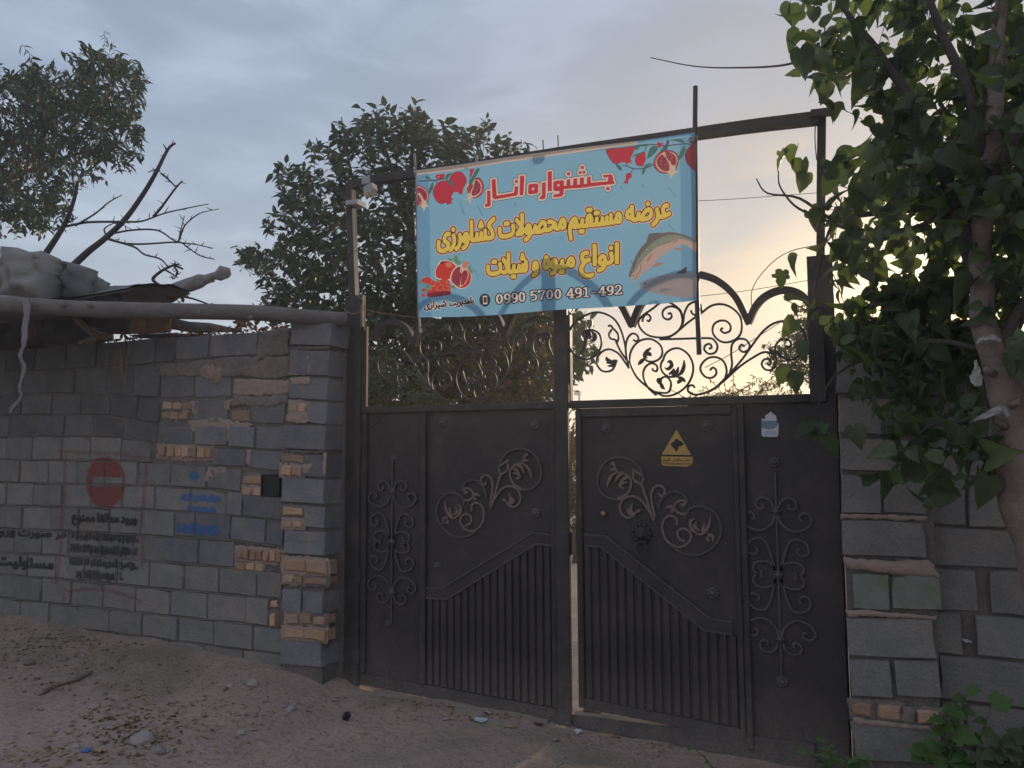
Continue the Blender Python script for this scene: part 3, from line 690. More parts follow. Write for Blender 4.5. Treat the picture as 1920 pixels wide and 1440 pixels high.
def leaf_gate(side):
    """side -1: left leaf, +1: right leaf with the wicket door"""
    L = side < 0
    g_ = thing('gate_leaf', ('left dark steel gate leaf with raised scrolls and bare scroll grille against the trees' if L else
               'right dark steel gate leaf with wicket door ajar and scroll grille against the sky'), 'gate', ((-0.75 if L else 0.74), 0.02, 0.03))
    px = (lambda p: p)
    # rails and stiles
    x0, x1 = (XL0, -0.092) if L else (XR0 - 0.016, 1.464)
    xs = P(795, 900).x if L else P(1390, 950).x        # stile between narrow and wide panel
    zt = ZS
    zb0 = 0.085 if L else 0.03
    def bx(name, lo, hi, c=0.004, mat=F_, par=g_):
        m_ = MB(); m_.cbox(lo, hi, c); return m_.build(name, mat, par)
    bx('top_rail', (x0, -0.004, zt - 0.045), (x1 if L else 1.338, 0.045, zt))
    # sloping bottom rail
    def zbot(x): return float(np.interp(x, [-1.5, -0.13, 0.985, 1.464], [0.075, 0.022, -0.018, -0.03]))
    def slab(name, xa, xb, za, zb_, y0, y1, mat, par=g_):
        m_ = MB(); m_.prism([V((xa, y0, zbot(xa) + za)), V((xb, y0, zbot(xb) + za)), V((xb, y0, zb_)), V((xa, y0, zb_))], y1 - y0); return m_.build(name, mat, par)
    def rail(name, xa, xb, h, y0, y1, mat=F_, par=g_, off=0.0):
        m_ = MB(); m_.prism([V((xa, y0, zbot(xa) + off)), V((xb, y0, zbot(xb) + off)), V((xb, y0, zbot(xb) + h + off)), V((xa, y0, zbot(xa) + h + off))], y1 - y0); return m_.build(name, mat, par)
    if L:
        rail('bottom_rail', x0, x1, 0.075, -0.003, 0.045)
        bx('stile', (x0, -0.006, zbot(x0) + 0.078), (x0 + 0.04, 0.045, zt - 0.047))
        bx('stile', (xs - 0.028, -0.010, zbot(xs) + 0.078), (xs + 0.014, 0.045, zt - 0.047))
        bx('meeting_post', (-0.0895, -0.03, zbot(-0.05) + 0.0), (XL1, 0.0, P(1052, 486).z), 0.006)
        bx('meeting_flange', (-0.128, -0.008, zbot(-0.1) + 0.078), (-0.092, 0.03, zt - 0.047))
        slab('panel', x0 + 0.002, x1, 0.02, zt - 0.01, 0.018, 0.026, S)
        door = g_; ix0, ix1 = xs + 0.016, -0.130
    else:
        door = None
        bx('stile', (XR0 - 0.016, 0.004, zbot(0) + 0.09), (XR0 - 0.012, 0.05, zt - 0.047)) if False else None
        slab('panel', xs + 0.006, 1.464, 0.012, zt - 0.0, 0.018, 0.026, S)
        m_ = MB(); m_.prism([V((XR0 - 0.016, -0.002, zbot(0) - 0.005)), V((1.30, -0.002, zbot(1.3) - 0.005)), V((1.30, -0.002, zbot(1.3) + 0.13)), V((XR0 - 0.016, -0.002, zbot(0) + 0.060))], 0.06); m_.build('bottom_rail', F_, g_)
        bx('stile', (xs - 0.004, -0.012, zbot(xs) + 0.047), (xs + 0.028, 0.05, zt - 0.047))
        rail('bottom_strip', xs + 0.03, 1.464, 0.05, 0.004, 0.016, off=0.0)
        # wicket door, standing a little ajar
        door = None
        dx0, dx1 = P(1080, 900).x, xs - 0.008
        dz0 = lambda x: float(np.interp(x, [dx0, dx1], [P(1085, 1326).z, P(1380, 1385).z]))
        m_ = MB(); m_.prism([V((dx0, 0.0, dz0(dx0))), V((dx1, 0.0, dz0(dx1))), V((dx1, 0.0, zt - 0.047)), V((dx0, 0.0, zt - 0.047))], 0.018)
        for v_ in range(len(m_.v)): m_.v[v_] = (m_.v[v_][0], m_.v[v_][1] + 0.016, m_.v[v_][2])
        door = m_.build('wicket_door', S, g_); door['label'] = 'narrow wicket door standing slightly ajar'
        bx('door_stile', (dx0, -0.004, dz0(dx0)), (dx0 + 0.035, 0.0155, zt - 0.06), par=door)
        bx('door_stile', (dx1 - 0.03, -0.004, dz0(dx1)), (dx1, 0.0155, zt - 0.06), par=door)
        m_ = MB(); m_.prism([V((dx0 + 0.036, -0.003, dz0(dx0 + .036))), V((dx1 - 0.031, -0.003, dz0(dx1 - .031))), V((dx1 - 0.031, -0.003, dz0(dx1) + 0.055)), V((dx0 + 0.036, -0.003, dz0(dx0) + 0.055))], 0.0185); m_.build('door_rail', F_, door)
        bx('door_rail', (dx0 + 0.036, -0.003, zt - 0.1), (dx1 - 0.031, 0.0155, zt - 0.049), par=door)
        ix0, ix1 = dx0 + 0.037, dx1 - 0.032
    # chevron moulding and corrugated slats below it
    if L: upp, low = [(797, 1102), (829, 1103), (1000, 998), (1037, 1003)], [(797, 1121), (838, 1123), (1006, 1020), (1036, 1023)]
    else: upp, low = [(1094, 1002), (1136, 1005), (1332, 1160), (1373, 1166)], [(1096, 1023), (1127, 1025), (1321, 1182), (1374, 1189)]
    U_ = [P(u, v, 0.004) for u, v in upp]; D_ = [P(u, v, 0.004) for u, v in low]
    m_ = MB(); m_.add([p for p in U_] + [p for p in D_] + [p + V((0, .012, 0)) for p in U_] + [p + V((0, .012, 0)) for p in D_],
                      [(i, i + 4, i + 5, i + 1) for i in range(3)] + [(i, i + 1, i + 9, i + 8) for i in range(3)] + [(i + 4, i + 12, i + 13, i + 5) for i in range(3)] + [(0, 8, 12, 4), (3, 7, 15, 11)])
    m_.build('chevron_moulding', S, door)
    for q_ in (U_, D_):
        m_ = MB(); m_.bar([p - V((0, 0.008, 0)) for p in q_], 0.010, 0.010); m_.build('moulding_edge', M['relief'], door)
    n = 17; pitch = (ix1 - ix0) / n
    dxs, dzs = [p.x for p in D_], [p.z for p in D_]
    for i in range(n):
        a, c = ix0 + i * pitch, ix0 + (i + 1) * pitch
        zb_ = (lambda x: zbot(x) + 0.08) if L else (lambda x: dz0(x) + 0.058)
        top = lambda x: float(np.interp(x, dxs, dzs)) - 0.007
        y1, y0 = 0.016, 0.004
        e = pitch * 0.2
        cols = [(a + 0.004, y1), (a + e, y0), (c - e, y0), (c - 0.004, y1)]
        vs = [(x, y, zb_(x)) for x, y in cols] + [(x, y, top(x)) for x, y in cols]
        m_ = MB(); m_.add(vs, [(0, 1, 5, 4), (1, 2, 6, 5), (2, 3, 7, 6), (0, 3, 2, 1), (4, 5, 6, 7), (0, 4, 7, 3)]); m_.build('slat', S, door)
    # bosses
    if L: bs = [(829, 792, 1, door), (1002, 797, 1, door), (1004, 962, 1, door), (820, 1062, .85, door), (739, 860, .8, g_), (727, 1170, .8, g_)]
    else: bs = [(1137, 803, 1, door), (1327, 798, 1, door), (1336, 1112, 1, door), (1452, 867, .9, g_), (1467, 1278, .95, g_)]
    for u, v, s_, par in bs:
        p = P(u, v, 0.016); m_ = MB()
        for k in range(9):
            th = 2 * math.pi * k / 9; m_.dome(p + V((math.cos(th) * .022 * s_, 0, math.sin(th) * .022 * s_)), .013 * s_, .010 * s_, 6, 2)
        m_.dome(p, .020 * s_, .020 * s_, 8, 3); m_.build('boss', M['relief'], par, True)
    return g_, door, zbot
gateL, doorL, zbot = leaf_gate(-1)
gateR, doorR, _ = leaf_gate(1)

# knob and lion-head knocker on the wicket door
p = P(1132, 963, 0.0); mb = MB(); mb.dome(p, 0.019, 0.024, 12, 4); k_ = mb.build('knob', M['brass'], doorR, True)
p = P(1203, 1000, 0.014); mb = MB(); mb.dome(p, .045, .03, 12, 3)
for k in range(11):
    th = 2 * math.pi * k / 11; mb.dome(p + V((math.cos(th) * .047, 0, math.sin(th) * .047)), .017, .017, 6, 2)
mb.dome(p + V((0, -.022, -.012)), .018, .02, 8, 3).dome(p + V((-.017, -.022, .014)), .008, .008, 6, 2).dome(p + V((.017, -.022, .014)), .008, .008, 6, 2)
mb.build('lion_head', S, doorR, True)
mb = MB(); mb.tube([p + V((math.sin(t) * .034, -.03, -.045 - math.cos(t) * .0 - .03 + math.cos(t) * .03)) for t in np.linspace(-2.6, 2.6, 14)], .006, 6); mb.build('knocker_ring', F_, doorR)
# padlock plate in the gap, hinges
mb = MB(); mb.cbox((-0.004, -0.012, P(1072, 1040).z), (0.008, 0.04, P(1072, 998).z), 0.002); mb.build('lock_plate', F_, gateL)
for v in (830, 1080, 1230):
    for x, par in ((-1.482, gateL),):
        mb = MB(); z = P(684 if x < 0 else 1545, v).z; mb.tube([(x, -0.012, z - .045), (x, -0.012, z + .045)], 0.011, 8); mb.build('hinge', F_, par)
# welded scraps of rod on the narrow panels
for pts in ([(697, 800), (712, 788)], [(706, 770), (716, 792)], [(712, 770), (728, 768)], [(716, 782), (722, 774)], [(724, 776), (736, 766)]):
    mb = MB(); mb.tube([P(u, v, 0.014) for u, v in pts], 0.005, 5); mb.build('welded_rod', F_, gateL)

# scrollwork --------------------------------------------------------------------
def wrought(pts, zf, y, par, name='scroll', w=0.012, d=0.012, mat=None, mir=False, n=6):
    ps = crom([P(*zf(*q_), y) for q_ in pts], n)
    if mir: ps = [mirror(p) for p in ps]
    m_ = MB(); m_.bar(ps, w, d); return m_.build(name, mat or F_, par)
ZA = Z(1030, 480, 3.4909)
GR = [
 [(520, 725), (503, 655), (495, 580), (470, 490), (430, 420), (370, 380), (300, 368), (220, 395), (160, 440), (125, 510), (125, 570), (150, 630), (195, 665), (245, 675), (295, 655), (330, 610), (340, 560), (325, 510), (285, 485), (240, 487), (218, 505), (222, 530)],
 [(522, 735), (470, 660), (440, 630), (390, 610), (345, 625), (315, 660), (310, 705), (335, 745), (370, 757), (410, 745), (430, 710), (440, 680)],
 [(520, 700), (470, 630), (440, 570)],
 [(440, 570), (430, 548), (400, 540), (390, 510), (408, 478)], [(440, 570), (452, 535), (445, 505), (415, 472), (400, 455), (383, 458)],
 [(510, 690), (500, 600), (510, 540), (540, 508), (570, 515), (583, 540), (570, 558), (548, 548)],
 [(750, 917), (690, 890), (620, 840), (570, 790), (535, 720), (525, 660), (545, 600), (590, 555), (650, 542), (700, 560), (735, 600), (735, 650), (700, 685), (650, 690), (620, 668), (632, 645)],
 [(700, 912), (645, 860), (615, 790), (620, 740), (650, 707), (685, 705), (706, 725), (702, 752), (682, 750), (672, 735)],
 [(690, 890), (770, 895), (793, 860), (793, 820), (765, 790), (735, 800), (728, 825)],
 [(740, 690), (760, 640), (800, 610), (850, 605), (905, 640), (937, 700), (937, 770), (905, 840), (850, 890), (790, 914), (735, 915)],
 [(740, 680), (728, 720), (745, 765), (785, 790), (835, 788)],
 [(740, 290), (680, 340), (610, 390), (583, 430), (600, 480), (650, 520), (730, 533), (800, 520), (850, 480), (870, 430), (860, 370), (830, 338), (785, 330), (745, 355), (745, 398), (775, 415), (800, 398), (793, 374), (775, 378)],
 [(608, 430), (617, 395), (640, 381), (662, 400), (652, 425), (637, 420)],
 [(752, 285), (830, 330), (865, 370), (872, 430)],
 [(860, 480), (878, 420), (885, 370), (910, 320), (950, 300), (985, 315), (995, 350), (975, 385), (940, 380), (925, 355)],
 [(760, 545), (830, 500), (900, 440), (990, 375), (1060, 325), (1130, 315), (1195, 340), (1245, 390), (1260, 450), (1250, 510), (1210, 550), (1150, 565), (1100, 545), (1070, 500), (1075, 450), (1110, 425), (1155, 425), (1185, 455), (1180, 490), (1145, 503), (1122, 485), (1135, 468)],
 [(720, 545), (880, 541), (1040, 537), (1080, 553), (1100, 590), (1085, 630), (1045, 640), (1015, 615), (1020, 585), (1050, 575), (1062, 598), (1043, 607)],
 [(952, 862), (935, 845), (910, 855), (908, 885), (940, 905), (1000, 902), (1080, 865), (1150, 810), (1250, 720), (1340, 660), (1400, 630), (1450, 635), (1485, 660), (1480, 710), (1450, 745), (1410, 740), (1390, 705), (1410, 675), (1445, 682), (1447, 708), (1427, 712)],
 [(950, 912), (1060, 880), (1150, 800), (1250, 690), (1330, 580), (1400, 490), (1470, 440), (1540, 425), (1610, 440), (1660, 490), (1680, 560), (1660, 630), (1600, 675), (1540, 670), (1490, 630), (1480, 590), (1510, 550), (1555, 545), (1582, 570), (1570, 595), (1547, 590)],
 [(1150, 800), (1160, 750), (1140, 690), (1090, 662), (1035, 670), (995, 710), (990, 750), (1020, 790), (1060, 797), (1090, 775), (1090, 745), (1070, 730), (1050, 748)],
 [(1178, 775), (1195, 710), (1190, 640), (1195, 580), (1230, 545), (1280, 545), (1310, 580), (1300, 615), (1265, 627), (1242, 602), (1258, 580), (1278, 592)]]
FROND = [  # leaf shapes: (path, half widths)
 [(215, 500), (235, 545), (228, 590), (200, 640)], [(218, 505), (240, 500), (245, 530), (232, 570)], [(275, 490), (300, 520), (290, 548), (268, 552)], [(240, 487), (262, 510), (262, 545)],
 [(440, 680), (420, 690), (415, 715), (380, 720)], [(420, 700), (395, 695), (372, 700)], [(415, 690), (380, 680), (372, 660)],
 [(640, 668), (622, 650), (640, 620), (665, 600)], [(625, 670), (600, 690), (580, 712)], [(632, 650), (655, 640), (662, 655)],
 [(728, 825), (738, 855), (755, 872)], [(730, 800), (712, 815), (735, 850)],
 [(770, 695), (790, 690), (800, 715), (775, 740), (755, 730)], [(835, 788), (865, 760), (880, 720), (882, 680)], [(800, 785), (830, 765), (845, 725)], [(780, 775), (810, 755), (815, 735)], [(835, 790), (870, 805), (890, 825)], [(880, 800), (850, 820), (838, 835)]]
def grille(par, mir):
    for i, pts in enumerate(GR):
        wrought(pts, ZA, 0.012 + 0.0004 * i, par, 'scroll', 0.009 if mir else 0.0115, 0.010, F_, mir)
    for i, pts in enumerate(FROND):
        wrought(pts, ZA, 0.010 + 0.0003 * i, par, 'scroll_leaf', [0.006, 0.022, 0.020, 0.006], 0.012, F_, mir)
    arcs = [[(1062, 501), (1092, 507), (1130, 532), (1160, 566), (1184, 611)],
            [(1183, 611), (1203, 566), (1238, 533), (1280, 515), (1310, 514), (1345, 526), (1378, 556), (1404, 606)],
            [(1402, 605), (1418, 572), (1438, 553), (1468, 543), (1500, 551), (1524, 578)]]
    for i, a_ in enumerate(arcs):
        ps = crom([P(u, v, 0.0) for u, v in a_], 8)
        if mir: ps = [mirror(p) for p in ps]
        m_ = MB(); m_.bar([p + V((0, -0.006 - 0.001 * i, 0)) for p in ps], 0.036, 0.05); m_.build('arch', F_, par)
    if mir:
        m_ = MB(); m_.cbox((-1.4815, -0.004, ZS + 0.001), (-1.447, 0.022, P(688, 612).z), 0.003); m_.build('upper_stile', F_, par)
    else:
        m_ = MB(); m_.cbox((-0.004, 0.0, ZS + 0.001), (0.006, 0.045, P(1066, 590).z), 0.002); m_.build('upper_stile', F_, par)
        m_ = MB(); m_.cbox((1.339, -0.002, ZS - 0.045), (1.42, 0.036, P(1522, 580).z), 0.003); m_.build('upper_stile', F_, par)
grille(gateR, False); grille(gateL, True)

# tall narrow ornaments
def column_ornament(par, c, sx, sz, lean):
    C0 = V(c)
    half = [[(8, -4), (22, 60), (42, 150), (72, 215), (115, 222), (155, 195), (160, 140), (128, 122), (104, 148), (118, 168)],
            [(8, 4), (30, 62), (70, 82), (118, 72), (135, 36), (115, 4), (88, 10), (92, 28)],
            [(8, 395), (20, 330), (66, 282), (116, 276), (165, 305), (182, 348), (163, 384), (130, 382), (118, 352), (140, 342)],
            [(8, 398), (24, 452), (56, 480), (92, 474), (110, 440), (92, 410), (66, 420), (74, 444)]]
    for sgn in (1, -1):
        for zs in (1, -1):
            for pts in half:
                ps = crom([C0 + V((sgn * x * sx + lean * z * zs * sz, 0, zs * z * sz)) for x, z in pts], 5)
                m_ = MB(); m_.bar(ps, 0.012, 0.014); m_.build('panel_scroll', M['relief'], par)
    m_ = MB(); m_.bar([C0 + V((-lean * 640 * sz, 0.002, -640 * sz)), C0 + V((lean * 640 * sz, 0.002, 640 * sz))], 0.009, 0.010); m_.build('panel_rod', M['relief'], par)
    for zz in (0, 396, -396):
        m_ = MB(); m_.dome(C0 + V((lean * zz * sz, 0.003, zz * sz)), 0.02, 0.017, 8, 3)
        for k in range(6):
            th = k * math.pi / 3; m_.dome(C0 + V((lean * zz * sz + math.cos(th) * .018, .003, zz * sz + math.sin(th) * .018)), .010, .010, 5, 2)
        m_.build('rosette', M['relief'], par, True)
column_ornament(gateL, P(734, 1016, 0.002), 0.00100, 0.00082, 0.0)
column_ornament(gateR, P(1459, 1078, 0.002), 0.00095, 0.00084, 0.0)

# diagonal flower ornaments of the wide panels
ZO = Z(640, 740, 4.3636)
DARK = [[(1480, 777), (1560, 765), (1622, 700), (1632, 620), (1602, 520), (1540, 460), (1460, 440), (1370, 465), (1310, 530), (1288, 600)],
        [(1187, 832), (1160, 760), (1110, 710), (1060, 700), (1010, 725), (985, 780)],
        [(1002, 900), (1000, 870), (980, 830), (930, 805), (870, 810), (810, 850), (780, 930), (785, 1010), (830, 1090), (900, 1150), (970, 1168), (1050, 1150), (1115, 1105)]]
COPPER = [[(1215, 925), (1260, 840), (1310, 772), (1370, 748), (1430, 767), (1464, 830), (1453, 890), (1410, 918), (1362, 897), (1352, 872)],
          [(1430, 767), (1480, 777)],
          [(1480, 772), (1410, 730), (1380, 670), (1385, 610), (1430, 572), (1480, 562)],
          [(1222, 930), (1290, 690), (1305, 652)], [(1305, 652), (1288, 600), (1330, 560), (1370, 535)], [(1305, 652), (1355, 622), (1362, 575), (1345, 545)],
          [(1214, 905), (1235, 780), (1230, 700), (1190, 658), (1150, 675), (1140, 710), (1165, 740), (1188, 715)],
          [(985, 850), (1030, 866), (1072, 840), (1070, 790), (1030, 765), (995, 770)],
          [(1065, 952), (1070, 900), (1115, 885), (1155, 925), (1165, 990), (1140, 1070), (1080, 1115), (1020, 1105), (975, 1050), (980, 1000), (1020, 975), (1060, 1000), (1055, 1050), (1012, 1072)]]
CLEAF = [[(1480, 562), (1520, 590), (1545, 635), (1555, 682)], [(1430, 572), (1470, 592), (1495, 640)], [(1395, 600), (1430, 612), (1455, 640)], [(1400, 640), (1440, 645), (1460, 672), (1420, 690)],
         [(1475, 555), (1500, 535), (1535, 545)], [(1490, 520), (1512, 490), (1530, 500)],
         [(1070, 830), (1100, 815), (1135, 828)], [(1072, 838), (1095, 850), (1090, 865)], [(995, 768), (1015, 800), (1040, 790)],
         [(1350, 870), (1330, 862), (1312, 855)], [(1362, 897), (1385, 860), (1372, 800)], [(1372, 900), (1405, 870), (1395, 840)],
         [(842, 882), (860, 950), (895, 1002), (940, 1012)], [(900, 1000), (890, 960), (880, 920)], [(930, 1005), (965, 975), (975, 920), (945, 895)], [(915, 985), (945, 955), (935, 915)],
         [(870, 1005), (835, 1015), (832, 1060)], [(850, 1050), (870, 1040), (862, 1020)]]
def flower(par, mir):
    for i, pts in enumerate(DARK): wrought(pts, ZO, 0.003 + .0006 * i, par, 'panel_scroll', 0.012, 0.014, M['relief'], False) if not mir else None
    mf = (lambda p: p)
    if mir:      # measured on the right door: similarity from left trace to right trace
        A0, A1 = P(*ZO(1220, 925), 0.0), P(*ZO(1540, 460), 0.0)
        B0, B1 = P(1225, 975, 0.0), P(1160, 840, 0.0)
        s_ = (B1.z - B0.z) / (A1.z - A0.z)
        mf = lambda p: V((B0.x - (p.x - A0.x) * 0.97, p.y, B0.z + (p.z - A0.z) * 0.97))
        for i, pts in enumerate(DARK):
            m_ = MB(); m_.bar([mf(p) for p in crom([P(*ZO(*q_), 0.003 + .0006 * i) for q_ in pts], 6)], .012, .014); m_.build('panel_scroll', M['relief'], par)
    for i, pts in enumerate(COPPER):
        m_ = MB(); m_.bar([mf(p) for p in crom([P(*ZO(*q_), 0.002 + .0006 * i) for q_ in pts], 6)], .0125, .013); m_.build('bronze_scroll', M['bronze'], par)
    for i, pts in enumerate(CLEAF):
        m_ = MB(); m_.bar([mf(p) for p in crom([P(*ZO(*q_), -0.001 + .0005 * i) for q_ in pts], 5)], [.007, .019, .017, .006], .013); m_.build('bronze_leaf', M['bronze'], par)
flower(gateL, False); flower(doorR, True)

